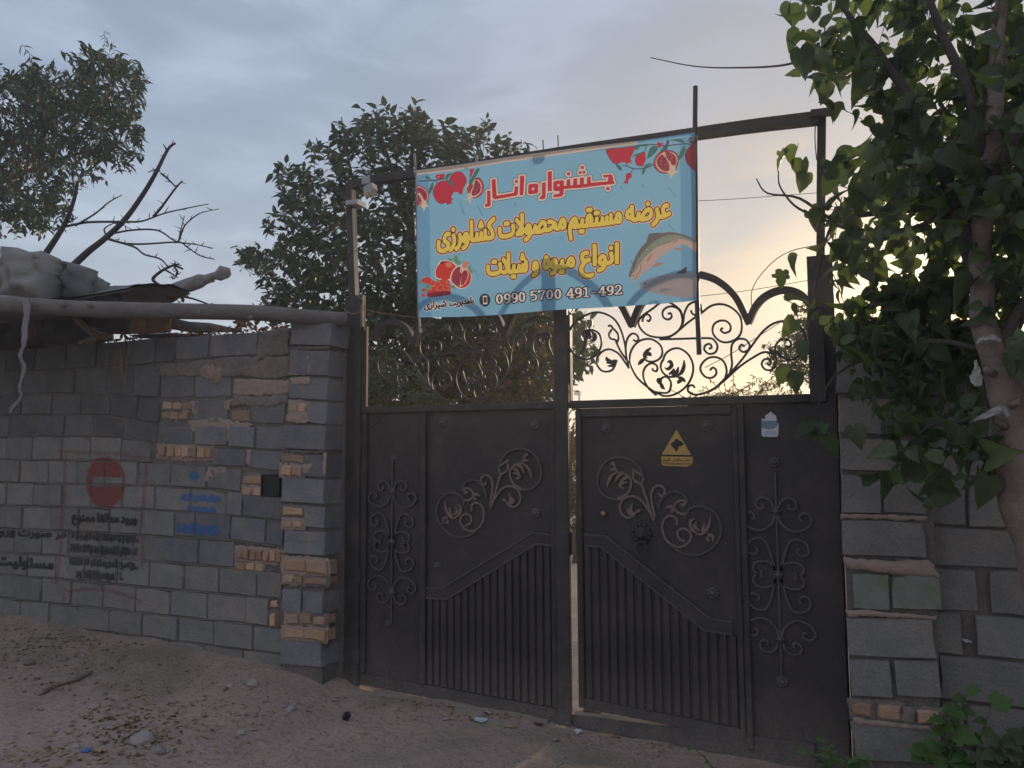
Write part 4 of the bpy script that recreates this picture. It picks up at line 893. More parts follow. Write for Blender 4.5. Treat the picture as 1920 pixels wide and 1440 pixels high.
# lettering outlines: closed loops, tenths of a photo pixel from (770,240), or hundredths of an em
ART = {
'red': '3212,712 3194,725 3189,750 3202,772 3225,779 3240,773 3248,765 3254,752 3254,738 3240,717;3242,805 3225,821 3225,842 3235,858 3248,864 3262,863 3278,852 3284,840 3283,825 3276,812 3268,807;3182,810 3161,820 3153,840 3155,852 3162,862 3180,871 3201,865 3211,855 3214,845 3213,832 3206,820 3195,812;2638,822 2585,829 2581,835 2581,1190 2585,1196 2650,1191 2656,1185 2664,825 2660,820;2960,837 2940,858 2937,870 2940,882 2959,902 2982,903 2995,896 3003,885 3005,860 2999,848 2988,839;3738,860 3608,874 3600,878 3604,918 3608,923 3699,910 3690,985 3687,990 3672,994 3380,1023 3376,1018 3375,911 3312,917 3309,925 3306,1040 3300,1046 3272,1051 3255,1052 3251,1048 3251,938 3245,931 3180,938 3178,1060 3145,1069 3132,1068 3129,1062 3131,955 3128,950 3060,961 3056,1078 3018,1086 3008,1085 3006,1080 3006,978 3002,972 2938,978 2936,1090 2930,1096 2888,1094 2889,1015 2868,992 2720,1005 2684,1035 2685,1168 2708,1189 2804,1195 2804,1230 2795,1239 2686,1252 2684,1308 2692,1311 2845,1292 2880,1245 2884,1165 2886,1160 2895,1157 3265,1119 3388,1094 3805,1041 3809,1035 3809,990 3807,985 3789,980 3785,888 3760,860;2122,897 2058,907 2054,912 2051,1262 2058,1269 2115,1264 2121,1258 2139,908 2137,898;1595,965 1540,975 1531,978 1529,982 1531,1305 1572,1338 1990,1276 2018,1245 2024,1108 2022,1098 2018,1096 1958,1106 1951,1198 1945,1223 1618,1270 1614,1260 1606,970 1602,964;1978,977 1958,995 1957,1018 1964,1030 1972,1036 1998,1038 2010,1031 2016,1022 2018,998 2011,985 2002,979;2535,1025 2478,1031 2469,1038 2466,1270 2462,1276 2425,1288 2424,1340 2428,1345 2508,1339 2535,1315 2546,1030 2542,1024;2368,1045 2238,1054 2211,1075 2206,1172 2206,1222 2209,1230 2232,1245 2248,1246 2370,1234 2389,1218 2396,1202 2399,1070 2378,1046;2786,1062 2798,1061 2803,1065 2801,1102 2768,1110 2764,1105 2764,1068;3682,1095 3661,1108 3654,1130 3659,1148 3668,1156 3695,1164 3708,1158 3721,1145 3724,1120 3708,1099 3695,1094;2306,1120 2321,1122 2320,1165 2315,1171 2280,1173 2282,1125;1488,1172 1435,1180 1429,1185 1426,1408 1422,1413 1388,1421 1386,1472 1390,1478 1475,1468 1498,1440 1499,1178 1495,1172',
'red1': '3212,682 3188,692 3169,710 3158,745 3168,782 3152,790 3134,808 3124,835 3127,862 3136,878 3150,891 3180,902 3200,898 3222,886 3250,894 3278,888 3302,868 3314,840 3310,815 3303,800 3277,778 3284,740 3273,710 3250,689 3225,681;2660,790 2585,799 2570,803 2560,811 2551,835 2551,992 2465,1005 2452,1011 2442,1025 2439,1040 2436,1248 2434,1252 2402,1269 2394,1292 2397,1355 2410,1371 2425,1375 2508,1369 2525,1363 2563,1325 2570,1227 2652,1221 2668,1217 2680,1208 2695,1218 2670,1227 2658,1241 2654,1258 2654,1305 2657,1320 2666,1332 2692,1341 2828,1326 2860,1318 2908,1256 2911,1192 2922,1184 3265,1149 3388,1124 3625,1094 3632,1098 3624,1130 3635,1163 3660,1186 3685,1194 3698,1193 3725,1181 3750,1150 3753,1118 3746,1098 3734,1085 3735,1080 3818,1068 3833,1055 3839,1038 3835,975 3816,952 3813,878 3778,836 3758,829 3608,844 3590,849 3576,860 3569,882 3579,938 3590,948 3610,954 3662,944 3662,962 3648,966 3410,991 3406,985 3403,900 3390,884 3372,880 3302,890 3286,902 3278,918 3265,907 3248,901 3185,906 3165,912 3150,926 3128,919 3050,932 3030,953 3000,941 2938,947 2915,959 2903,985 2882,967 2858,961 2722,974 2692,988 2689,975 2694,822 2682,799;2960,807 2940,814 2919,835 2912,848 2907,872 2917,902 2938,924 2950,930 2978,934 3008,923 3024,908 3033,890 3036,862 3026,835 3008,818 2982,807;2122,867 2040,882 2029,892 2025,908 2022,954 1992,946 1968,950 1955,956 1934,978 1926,1000 1930,1028 1948,1054 1974,1070 1942,1079 1930,1095 1918,1198 1660,1236 1648,1236 1644,1232 1636,970 1631,950 1620,939 1600,934 1540,945 1512,954 1503,965 1499,982 1498,1139 1425,1152 1412,1159 1402,1172 1396,1240 1396,1382 1394,1388 1372,1395 1360,1410 1356,1472 1364,1495 1375,1504 1392,1509 1462,1501 1492,1491 1525,1450 1529,1435 1529,1350 1532,1345 1558,1363 1575,1368 1990,1306 2008,1301 2025,1285 2042,1295 2058,1299 2115,1294 2135,1286 2148,1270 2154,1232 2169,902 2163,882 2153,872;2368,1015 2225,1027 2210,1036 2184,1062 2179,1082 2176,1225 2185,1246 2218,1271 2248,1276 2372,1263 2390,1256 2421,1222 2426,1205 2429,1140 2425,1058 2391,1020',
'red2': '3212,672 3180,684 3162,702 3149,735 3154,775 3126,800 3117,818 3113,840 3117,865 3130,886 3153,905 3151,910 3145,913 3128,909 3062,919 3042,924 3025,937 3020,936 3017,930 3033,912 3046,878 3043,848 3036,832 3018,811 2995,800 2972,795 2950,799 2928,811 2910,829 2902,845 2897,870 2902,895 2910,911 2934,935 2912,946 2898,964 2880,955 2858,951 2702,967 2704,825 2696,798 2680,784 2662,780 2600,786 2560,797 2545,818 2539,982 2458,997 2438,1012 2428,1038 2398,1012 2372,1004 2265,1011 2218,1019 2172,1057 2179,902 2171,875 2155,862 2132,856 2042,870 2028,879 2017,895 2012,938 1980,936 1955,944 1929,968 1920,985 1916,1002 1920,1030 1942,1065 1920,1092 1911,1185 1898,1191 1656,1225 1651,1182 1646,970 1641,948 1628,932 1600,924 1518,940 1497,955 1489,980 1488,1130 1422,1142 1404,1152 1392,1170 1386,1240 1386,1375 1384,1380 1362,1389 1350,1408 1346,1425 1350,1490 1365,1511 1392,1519 1462,1511 1498,1501 1528,1468 1535,1452 1539,1370 1542,1365 1560,1375 1575,1378 1990,1316 2010,1311 2025,1300 2058,1309 2128,1301 2142,1294 2156,1278 2165,1231 2174,1250 2187,1262 2215,1281 2235,1286 2385,1272 2384,1340 2387,1358 2402,1378 2428,1385 2522,1375 2551,1355 2573,1328 2579,1242 2585,1237 2648,1232 2644,1258 2647,1322 2662,1343 2692,1351 2828,1336 2868,1326 2916,1262 2921,1240 2921,1200 2928,1194 3265,1159 3388,1134 3612,1106 3618,1109 3614,1130 3620,1155 3628,1171 3642,1186 3672,1201 3692,1204 3710,1200 3735,1186 3752,1168 3760,1152 3764,1122 3755,1088 3820,1078 3835,1069 3845,1052 3849,988 3841,962 3827,948 3826,890 3823,875 3810,854 3782,827 3755,819 3592,837 3568,854 3559,882 3567,935 3585,958 3583,962 3420,980 3416,975 3416,912 3408,888 3392,874 3375,870 3313,875 3321,852 3324,828 3311,792 3290,772 3294,740 3288,718 3280,702 3262,684 3240,675',
'yel': '4430,1367 4409,1382 4402,1398 4399,1420 4407,1442 4420,1456 4430,1461 4448,1461 4460,1456 4473,1442 4481,1422 4481,1400 4473,1382 4460,1369;4770,1397 4740,1409 4712,1436 4690,1482 4684,1515 4684,1550 4700,1608 4680,1611 4672,1606 4650,1520 4640,1489 4631,1478 4620,1474 4605,1477 4572,1508 4569,1525 4591,1598 4591,1648 4583,1680 4563,1718 4502,1778 4507,1812 4514,1832 4522,1841 4538,1844 4552,1838 4601,1795 4631,1755 4656,1700 4702,1696 4755,1683 4810,1658 4871,1615 4874,1600 4865,1568 4852,1549 4832,1547 4788,1576 4778,1571 4765,1556 4759,1525 4769,1492 4780,1485 4815,1484 4826,1478 4835,1465 4841,1425 4838,1412 4822,1400;4132,1435 4118,1438 4108,1447 4103,1485 4054,1525 4032,1555 4017,1590 4011,1622 4015,1660 4030,1691 4052,1711 4090,1721 4120,1719 4147,1748 4172,1759 4225,1755 4265,1732 4305,1746 4368,1746 4418,1738 4458,1723 4491,1700 4518,1668 4533,1632 4539,1602 4539,1562 4530,1530 4518,1507 4500,1489 4482,1480 4450,1476 4408,1492 4366,1530 4332,1578 4305,1627 4302,1622 4306,1582 4301,1570 4272,1556 4247,1560 4235,1575 4226,1630 4216,1662 4208,1670 4192,1670 4184,1632 4178,1450 4162,1435;3358,1485 3342,1492 3315,1490 3292,1512 3286,1528 3287,1550 3294,1568 3310,1582 3330,1584 3350,1575 3375,1578 3389,1570 3399,1555 3404,1518 3396,1498 3380,1485;3492,1540 3480,1547 3458,1544 3442,1549 3425,1578 3427,1615 3450,1638 3468,1639 3485,1631 3512,1633 3531,1618 3540,1600 3541,1572 3535,1557 3515,1540;3880,1560 3859,1572 3842,1595 3830,1620 3808,1698 3798,1721 3792,1718 3786,1692 3780,1600 3768,1586 3748,1584 3725,1592 3715,1605 3716,1715 3710,1733 3705,1732 3704,1728 3708,1650 3692,1635 3660,1629 3650,1634 3642,1645 3636,1705 3628,1743 3622,1744 3621,1738 3627,1665 3612,1652 3592,1645 3578,1644 3568,1649 3560,1660 3548,1740 3542,1754 3530,1759 3520,1758 3516,1752 3521,1695 3518,1670 3502,1657 3472,1654 3459,1662 3452,1678 3439,1762 3432,1769 3415,1771 3421,1730 3421,1692 3415,1660 3396,1620 3380,1604 3362,1596 3340,1596 3322,1605 3297,1630 3282,1660 3271,1710 3271,1745 3280,1782 3275,1790 3255,1792 3249,1788 3256,1712 3245,1694 3208,1686 3190,1697 3184,1715 3173,1795 3160,1803 3152,1790 3135,1712 3122,1679 3108,1665 3095,1659 3075,1660 3055,1669 3026,1698 3002,1735 2985,1772 2966,1838 2961,1920 2969,2010 2984,2110 2998,2120 3018,2120 3041,2108 3050,2095 3034,1940 3031,1900 3035,1885 3068,1905 3100,1906 3128,1888 3140,1891 3180,1889 3212,1871 3238,1879 3270,1879 3320,1868 3352,1854 3382,1859 3428,1859 3452,1853 3480,1838 3502,1844 3545,1844 3585,1825 3602,1831 3635,1831 3670,1816 3685,1821 3718,1821 3758,1799 3782,1810 3800,1811 3825,1803 3850,1784 3878,1794 3908,1794 3925,1786 3946,1765 3960,1728 3964,1705 3961,1642 3953,1612 3936,1582 3908,1560;4452,1565 4460,1570 4466,1592 4460,1615 4450,1630 4425,1645 4378,1655 4392,1625 4419,1588 4432,1574;4104,1585 4109,1588 4109,1625 4102,1633 4090,1630 4086,1620 4092,1600;2090,1587 2062,1597 2050,1612 2052,1741 2048,1741 2000,1684 1988,1676 1975,1677 1961,1688 1947,1722 1949,1745 2012,1822 2031,1850 2011,1898 1970,1965 1969,2018 1978,2031 1990,2036 2080,2025 2100,2016 2115,2001 2135,1967 2162,2001 2194,2015 2178,2039 2135,2062 2125,2075 2130,2125 2148,2143 2160,2144 2175,2138 2208,2119 2248,2072 2260,2048 2272,2007 2308,1998 2332,1980 2375,1994 2415,1994 2480,1980 2520,1958 2552,1966 2595,1964 2648,1941 2692,1904 2717,1930 2742,1941 2790,1938 2822,1914 2842,1923 2872,1926 2890,1921 2908,1909 2930,1870 2936,1842 2936,1782 2925,1740 2913,1715 2892,1694 2878,1687 2862,1686 2840,1694 2819,1715 2802,1750 2775,1842 2768,1853 2758,1851 2765,1838 2766,1812 2763,1790 2755,1779 2730,1772 2682,1734 2662,1725 2618,1721 2585,1734 2574,1745 2571,1775 2575,1800 2590,1815 2602,1816 2638,1806 2658,1814 2663,1822 2651,1838 2625,1858 2590,1875 2572,1879 2566,1875 2566,1800 2560,1780 2545,1752 2515,1730 2482,1729 2452,1742 2421,1772 2375,1849 2372,1848 2373,1825 2362,1812 2332,1801 2314,1808 2305,1825 2295,1888 2285,1913 2279,1912 2274,1858 2262,1820 2242,1794 2218,1781 2188,1787 2164,1808 2150,1832 2132,1881 2111,1832 2124,1750 2121,1605 2110,1589;1555,1660 1501,1710 1458,1759 1436,1792 1429,1818 1431,1855 1478,1922 1495,1955 1504,1980 1504,2000 1495,2013 1460,2021 1438,2020 1429,1982 1423,1898 1410,1883 1390,1881 1368,1889 1357,1902 1361,2000 1355,2030 1350,2031 1349,2028 1353,1948 1338,1932 1302,1926 1292,1931 1285,1942 1279,2008 1270,2042 1265,2043 1264,2038 1271,1975 1269,1962 1255,1950 1235,1942 1220,1941 1210,1946 1202,1958 1188,2048 1182,2055 1171,2055 1166,2042 1164,1998 1159,1728 1154,1718 1142,1710 1108,1712 1094,1722 1089,1735 1092,2019 1071,1960 1042,1935 1008,1935 984,1952 965,1985 950,2029 928,1958 915,1947 894,1950 869,1975 864,1988 884,2080 878,2142 853,2198 840,2213 815,2231 833,2170 839,2132 836,2055 816,1975 800,1962 780,1964 752,1994 749,2005 769,2082 771,2110 765,2150 748,2198 722,2230 729,2190 725,2148 718,2132 701,2115 657,2085 654,2072 662,2045 679,2020 712,2024 728,2013 741,1962 729,1945 708,1932 662,1934 640,1949 614,1980 597,2015 584,2065 584,2108 592,2130 620,2161 655,2182 650,2205 636,2230 615,2248 582,2258 564,2252 550,2232 544,2200 553,2115 541,2100 519,2088 498,2089 487,2102 474,2185 476,2248 485,2278 497,2302 524,2330 545,2340 598,2344 620,2338 645,2326 692,2282 708,2316 718,2323 732,2324 752,2311 776,2288 805,2251 818,2298 830,2308 850,2308 888,2276 916,2238 935,2195 952,2130 978,2156 1009,2168 990,2191 954,2210 941,2228 944,2270 949,2282 962,2293 985,2290 1034,2260 1068,2215 1089,2155 1095,2081 1118,2126 1135,2138 1152,2144 1198,2140 1228,2125 1248,2131 1278,2131 1312,2115 1330,2121 1358,2121 1375,2116 1400,2098 1422,2109 1455,2109 1502,2100 1525,2091 1554,2065 1568,2038 1574,2008 1574,1975 1568,1942 1553,1902 1505,1822 1532,1789 1591,1730 1596,1718 1583,1670 1570,1660;3890,1665 3896,1680 3896,1695 3892,1707 3888,1708 3879,1700;3347,1705 3351,1720 3345,1737 3341,1725;1302,1727 1279,1750 1274,1768 1275,1792 1259,1810 1254,1825 1255,1855 1264,1872 1280,1884 1300,1884 1315,1877 1345,1878 1360,1866 1371,1842 1370,1815 1350,1785 1351,1768 1343,1742 1325,1727;1810,1742 1798,1749 1766,1748 1751,1760 1744,1772 1742,1815 1749,1828 1762,1839 1782,1841 1800,1835 1830,1835 1853,1812 1859,1782 1851,1758 1832,1742;3070,1768 3075,1772 3080,1808 3065,1780;1912,1785 1884,1805 1876,1818 1891,1900 1893,1925 1888,1948 1872,1963 1835,1978 1762,1991 1735,1991 1718,1986 1712,1980 1706,1958 1711,1890 1708,1868 1700,1859 1678,1851 1660,1852 1649,1860 1642,1875 1636,1918 1636,1992 1649,2030 1670,2056 1692,2070 1725,2079 1800,2074 1870,2055 1900,2041 1931,2015 1943,1998 1958,1962 1961,1882 1946,1800 1931,1785;2862,1795 2869,1808 2869,1830 2862,1838 2852,1830;2487,1818 2494,1820 2499,1835 2499,1852 2491,1875 2470,1893 2434,1902 2437,1888 2459,1848;770,1845 747,1862 739,1900 747,1922 758,1934 768,1939 785,1939 808,1920 816,1898 816,1882 811,1865 800,1851 788,1845;3222,1892 3210,1900 3180,1897 3157,1920 3151,1938 3152,1958 3159,1975 3175,1989 3198,1991 3215,1982 3240,1985 3255,1976 3266,1960 3269,1925 3261,1905 3245,1892;3855,2132 3835,2137 3825,2150 3824,2228 3831,2542 3842,2558 3860,2561 3895,2558 3908,2548 3911,2482 3904,2150 3899,2140 3888,2132;3430,2170 3415,2179 3409,2192 3416,2575 3420,2586 3431,2595 3462,2596 3485,2591 3496,2572 3489,2205 3485,2185 3475,2172;3742,2202 3729,2210 3717,2225 3711,2240 3712,2260 3718,2273 3735,2291 3768,2293 3780,2286 3793,2270 3799,2255 3798,2232 3780,2207 3768,2201;3278,2300 3252,2307 3216,2330 3192,2362 3182,2388 3180,2455 3194,2492 3214,2520 3187,2568 3175,2600 3166,2645 3166,2692 3172,2722 3182,2748 3196,2770 3219,2792 3245,2808 3275,2818 3338,2821 3390,2808 3432,2788 3448,2775 3451,2758 3438,2720 3425,2710 3408,2710 3380,2723 3345,2733 3312,2736 3272,2723 3260,2711 3252,2695 3246,2672 3246,2645 3252,2618 3264,2588 3295,2549 3330,2524 3378,2503 3389,2485 3380,2440 3365,2425 3335,2430 3282,2455 3269,2450 3260,2438 3256,2422 3268,2395 3292,2384 3322,2386 3333,2382 3345,2365 3351,2332 3348,2315 3335,2305 3308,2299;3760,2312 3727,2330 3716,2345 3739,2448 3739,2470 3732,2485 3708,2491 3690,2489 3685,2448 3668,2400 3642,2371 3625,2362 3600,2359 3574,2365 3558,2376 3532,2405 3509,2462 3507,2528 3517,2550 3532,2568 3552,2580 3588,2590 3560,2612 3512,2630 3499,2640 3496,2662 3502,2695 3515,2711 3532,2714 3548,2710 3602,2686 3648,2646 3663,2622 3682,2580 3732,2573 3760,2563 3776,2552 3801,2525 3816,2478 3814,2405 3793,2322 3780,2312;1828,2327 1805,2331 1792,2345 1792,2487 1756,2428 1742,2417 1728,2417 1716,2425 1696,2465 1699,2478 1751,2568 1775,2625 1779,2638 1770,2653 1748,2664 1715,2662 1716,2600 1709,2548 1702,2518 1688,2505 1665,2507 1638,2530 1636,2550 1649,2618 1648,2650 1638,2668 1598,2684 1528,2693 1495,2685 1487,2670 1484,2650 1488,2580 1472,2563 1452,2556 1440,2557 1427,2568 1421,2585 1416,2630 1416,2680 1427,2722 1452,2756 1488,2773 1542,2776 1598,2769 1635,2758 1665,2743 1698,2714 1700,2730 1710,2743 1730,2749 1755,2749 1788,2738 1815,2718 1842,2735 1870,2739 1898,2736 1930,2722 1952,2729 1985,2729 2002,2725 2025,2713 2048,2721 2072,2720 2102,2708 2118,2714 2150,2714 2168,2706 2186,2688 2200,2660 2209,2610 2206,2550 2195,2482 2180,2463 2154,2462 2156,2430 2137,2398 2133,2362 2121,2348 2110,2341 2085,2344 2069,2362 2064,2378 2064,2402 2047,2428 2046,2462 2055,2479 2072,2490 2088,2491 2102,2485 2126,2488 2131,2535 2095,2529 2078,2539 2071,2558 2062,2628 2059,2625 2064,2565 2052,2549 2025,2539 2015,2540 2004,2548 1999,2558 1988,2632 1983,2642 1972,2646 1964,2638 1969,2582 1966,2560 1948,2547 1920,2544 1910,2549 1902,2560 1890,2645 1882,2653 1870,2652 1864,2580 1861,2352 1848,2330;2552,2392 2537,2405 2522,2435 2523,2460 2495,2525 2486,2565 2490,2612 2504,2645 2525,2666 2542,2673 2578,2674 2600,2666 2638,2623 2665,2653 2697,2665 2686,2682 2640,2704 2627,2720 2632,2770 2648,2785 2678,2780 2729,2750 2758,2715 2785,2659 2832,2650 2856,2638 2880,2646 2925,2646 2950,2638 2970,2621 3008,2634 3038,2633 3069,2612 3088,2580 3094,2555 3094,2502 3088,2475 3070,2437 3038,2410 3005,2410 2976,2428 2952,2468 2923,2555 2912,2563 2900,2563 2894,2558 2899,2500 2895,2477 2888,2469 2872,2465 2855,2461 2840,2464 2827,2485 2815,2560 2808,2570 2792,2573 2787,2565 2786,2540 2775,2495 2765,2474 2746,2455 2728,2446 2692,2449 2669,2468 2642,2509 2621,2458 2590,2412 2572,2394;3595,2452 3600,2452 3603,2458 3611,2490 3610,2497 3602,2500 3588,2498 3584,2490;1575,2462 1565,2467 1536,2465 1521,2478 1515,2490 1511,2502 1515,2532 1538,2555 1552,2556 1570,2549 1598,2550 1611,2540 1620,2522 1621,2490 1615,2477 1598,2462;2338,2492 2322,2500 2302,2520 2287,2550 2276,2592 2276,2642 2284,2665 2305,2688 2334,2700 2318,2716 2280,2732 2270,2745 2275,2792 2282,2804 2292,2809 2320,2803 2350,2788 2388,2754 2410,2712 2421,2672 2424,2598 2418,2560 2408,2532 2400,2517 2380,2497 2368,2491;3015,2505 3020,2508 3026,2532 3023,2548 3018,2550 3003,2542;2569,2528 2573,2530 2579,2560 2573,2585 2565,2589 2560,2582 2559,2562;2709,2550 2712,2550 2716,2568 2712,2579 2706,2572;2865,2657 2852,2664 2838,2659 2822,2659 2799,2678 2791,2698 2791,2718 2797,2732 2812,2748 2835,2751 2855,2743 2885,2746 2908,2728 2916,2702 2908,2672 2890,2657;1935,2740 1925,2743 1898,2742 1881,2755 1875,2768 1872,2802 1881,2820 1895,2830 1958,2828 1971,2818 1980,2800 1981,2768 1975,2754 1958,2740',
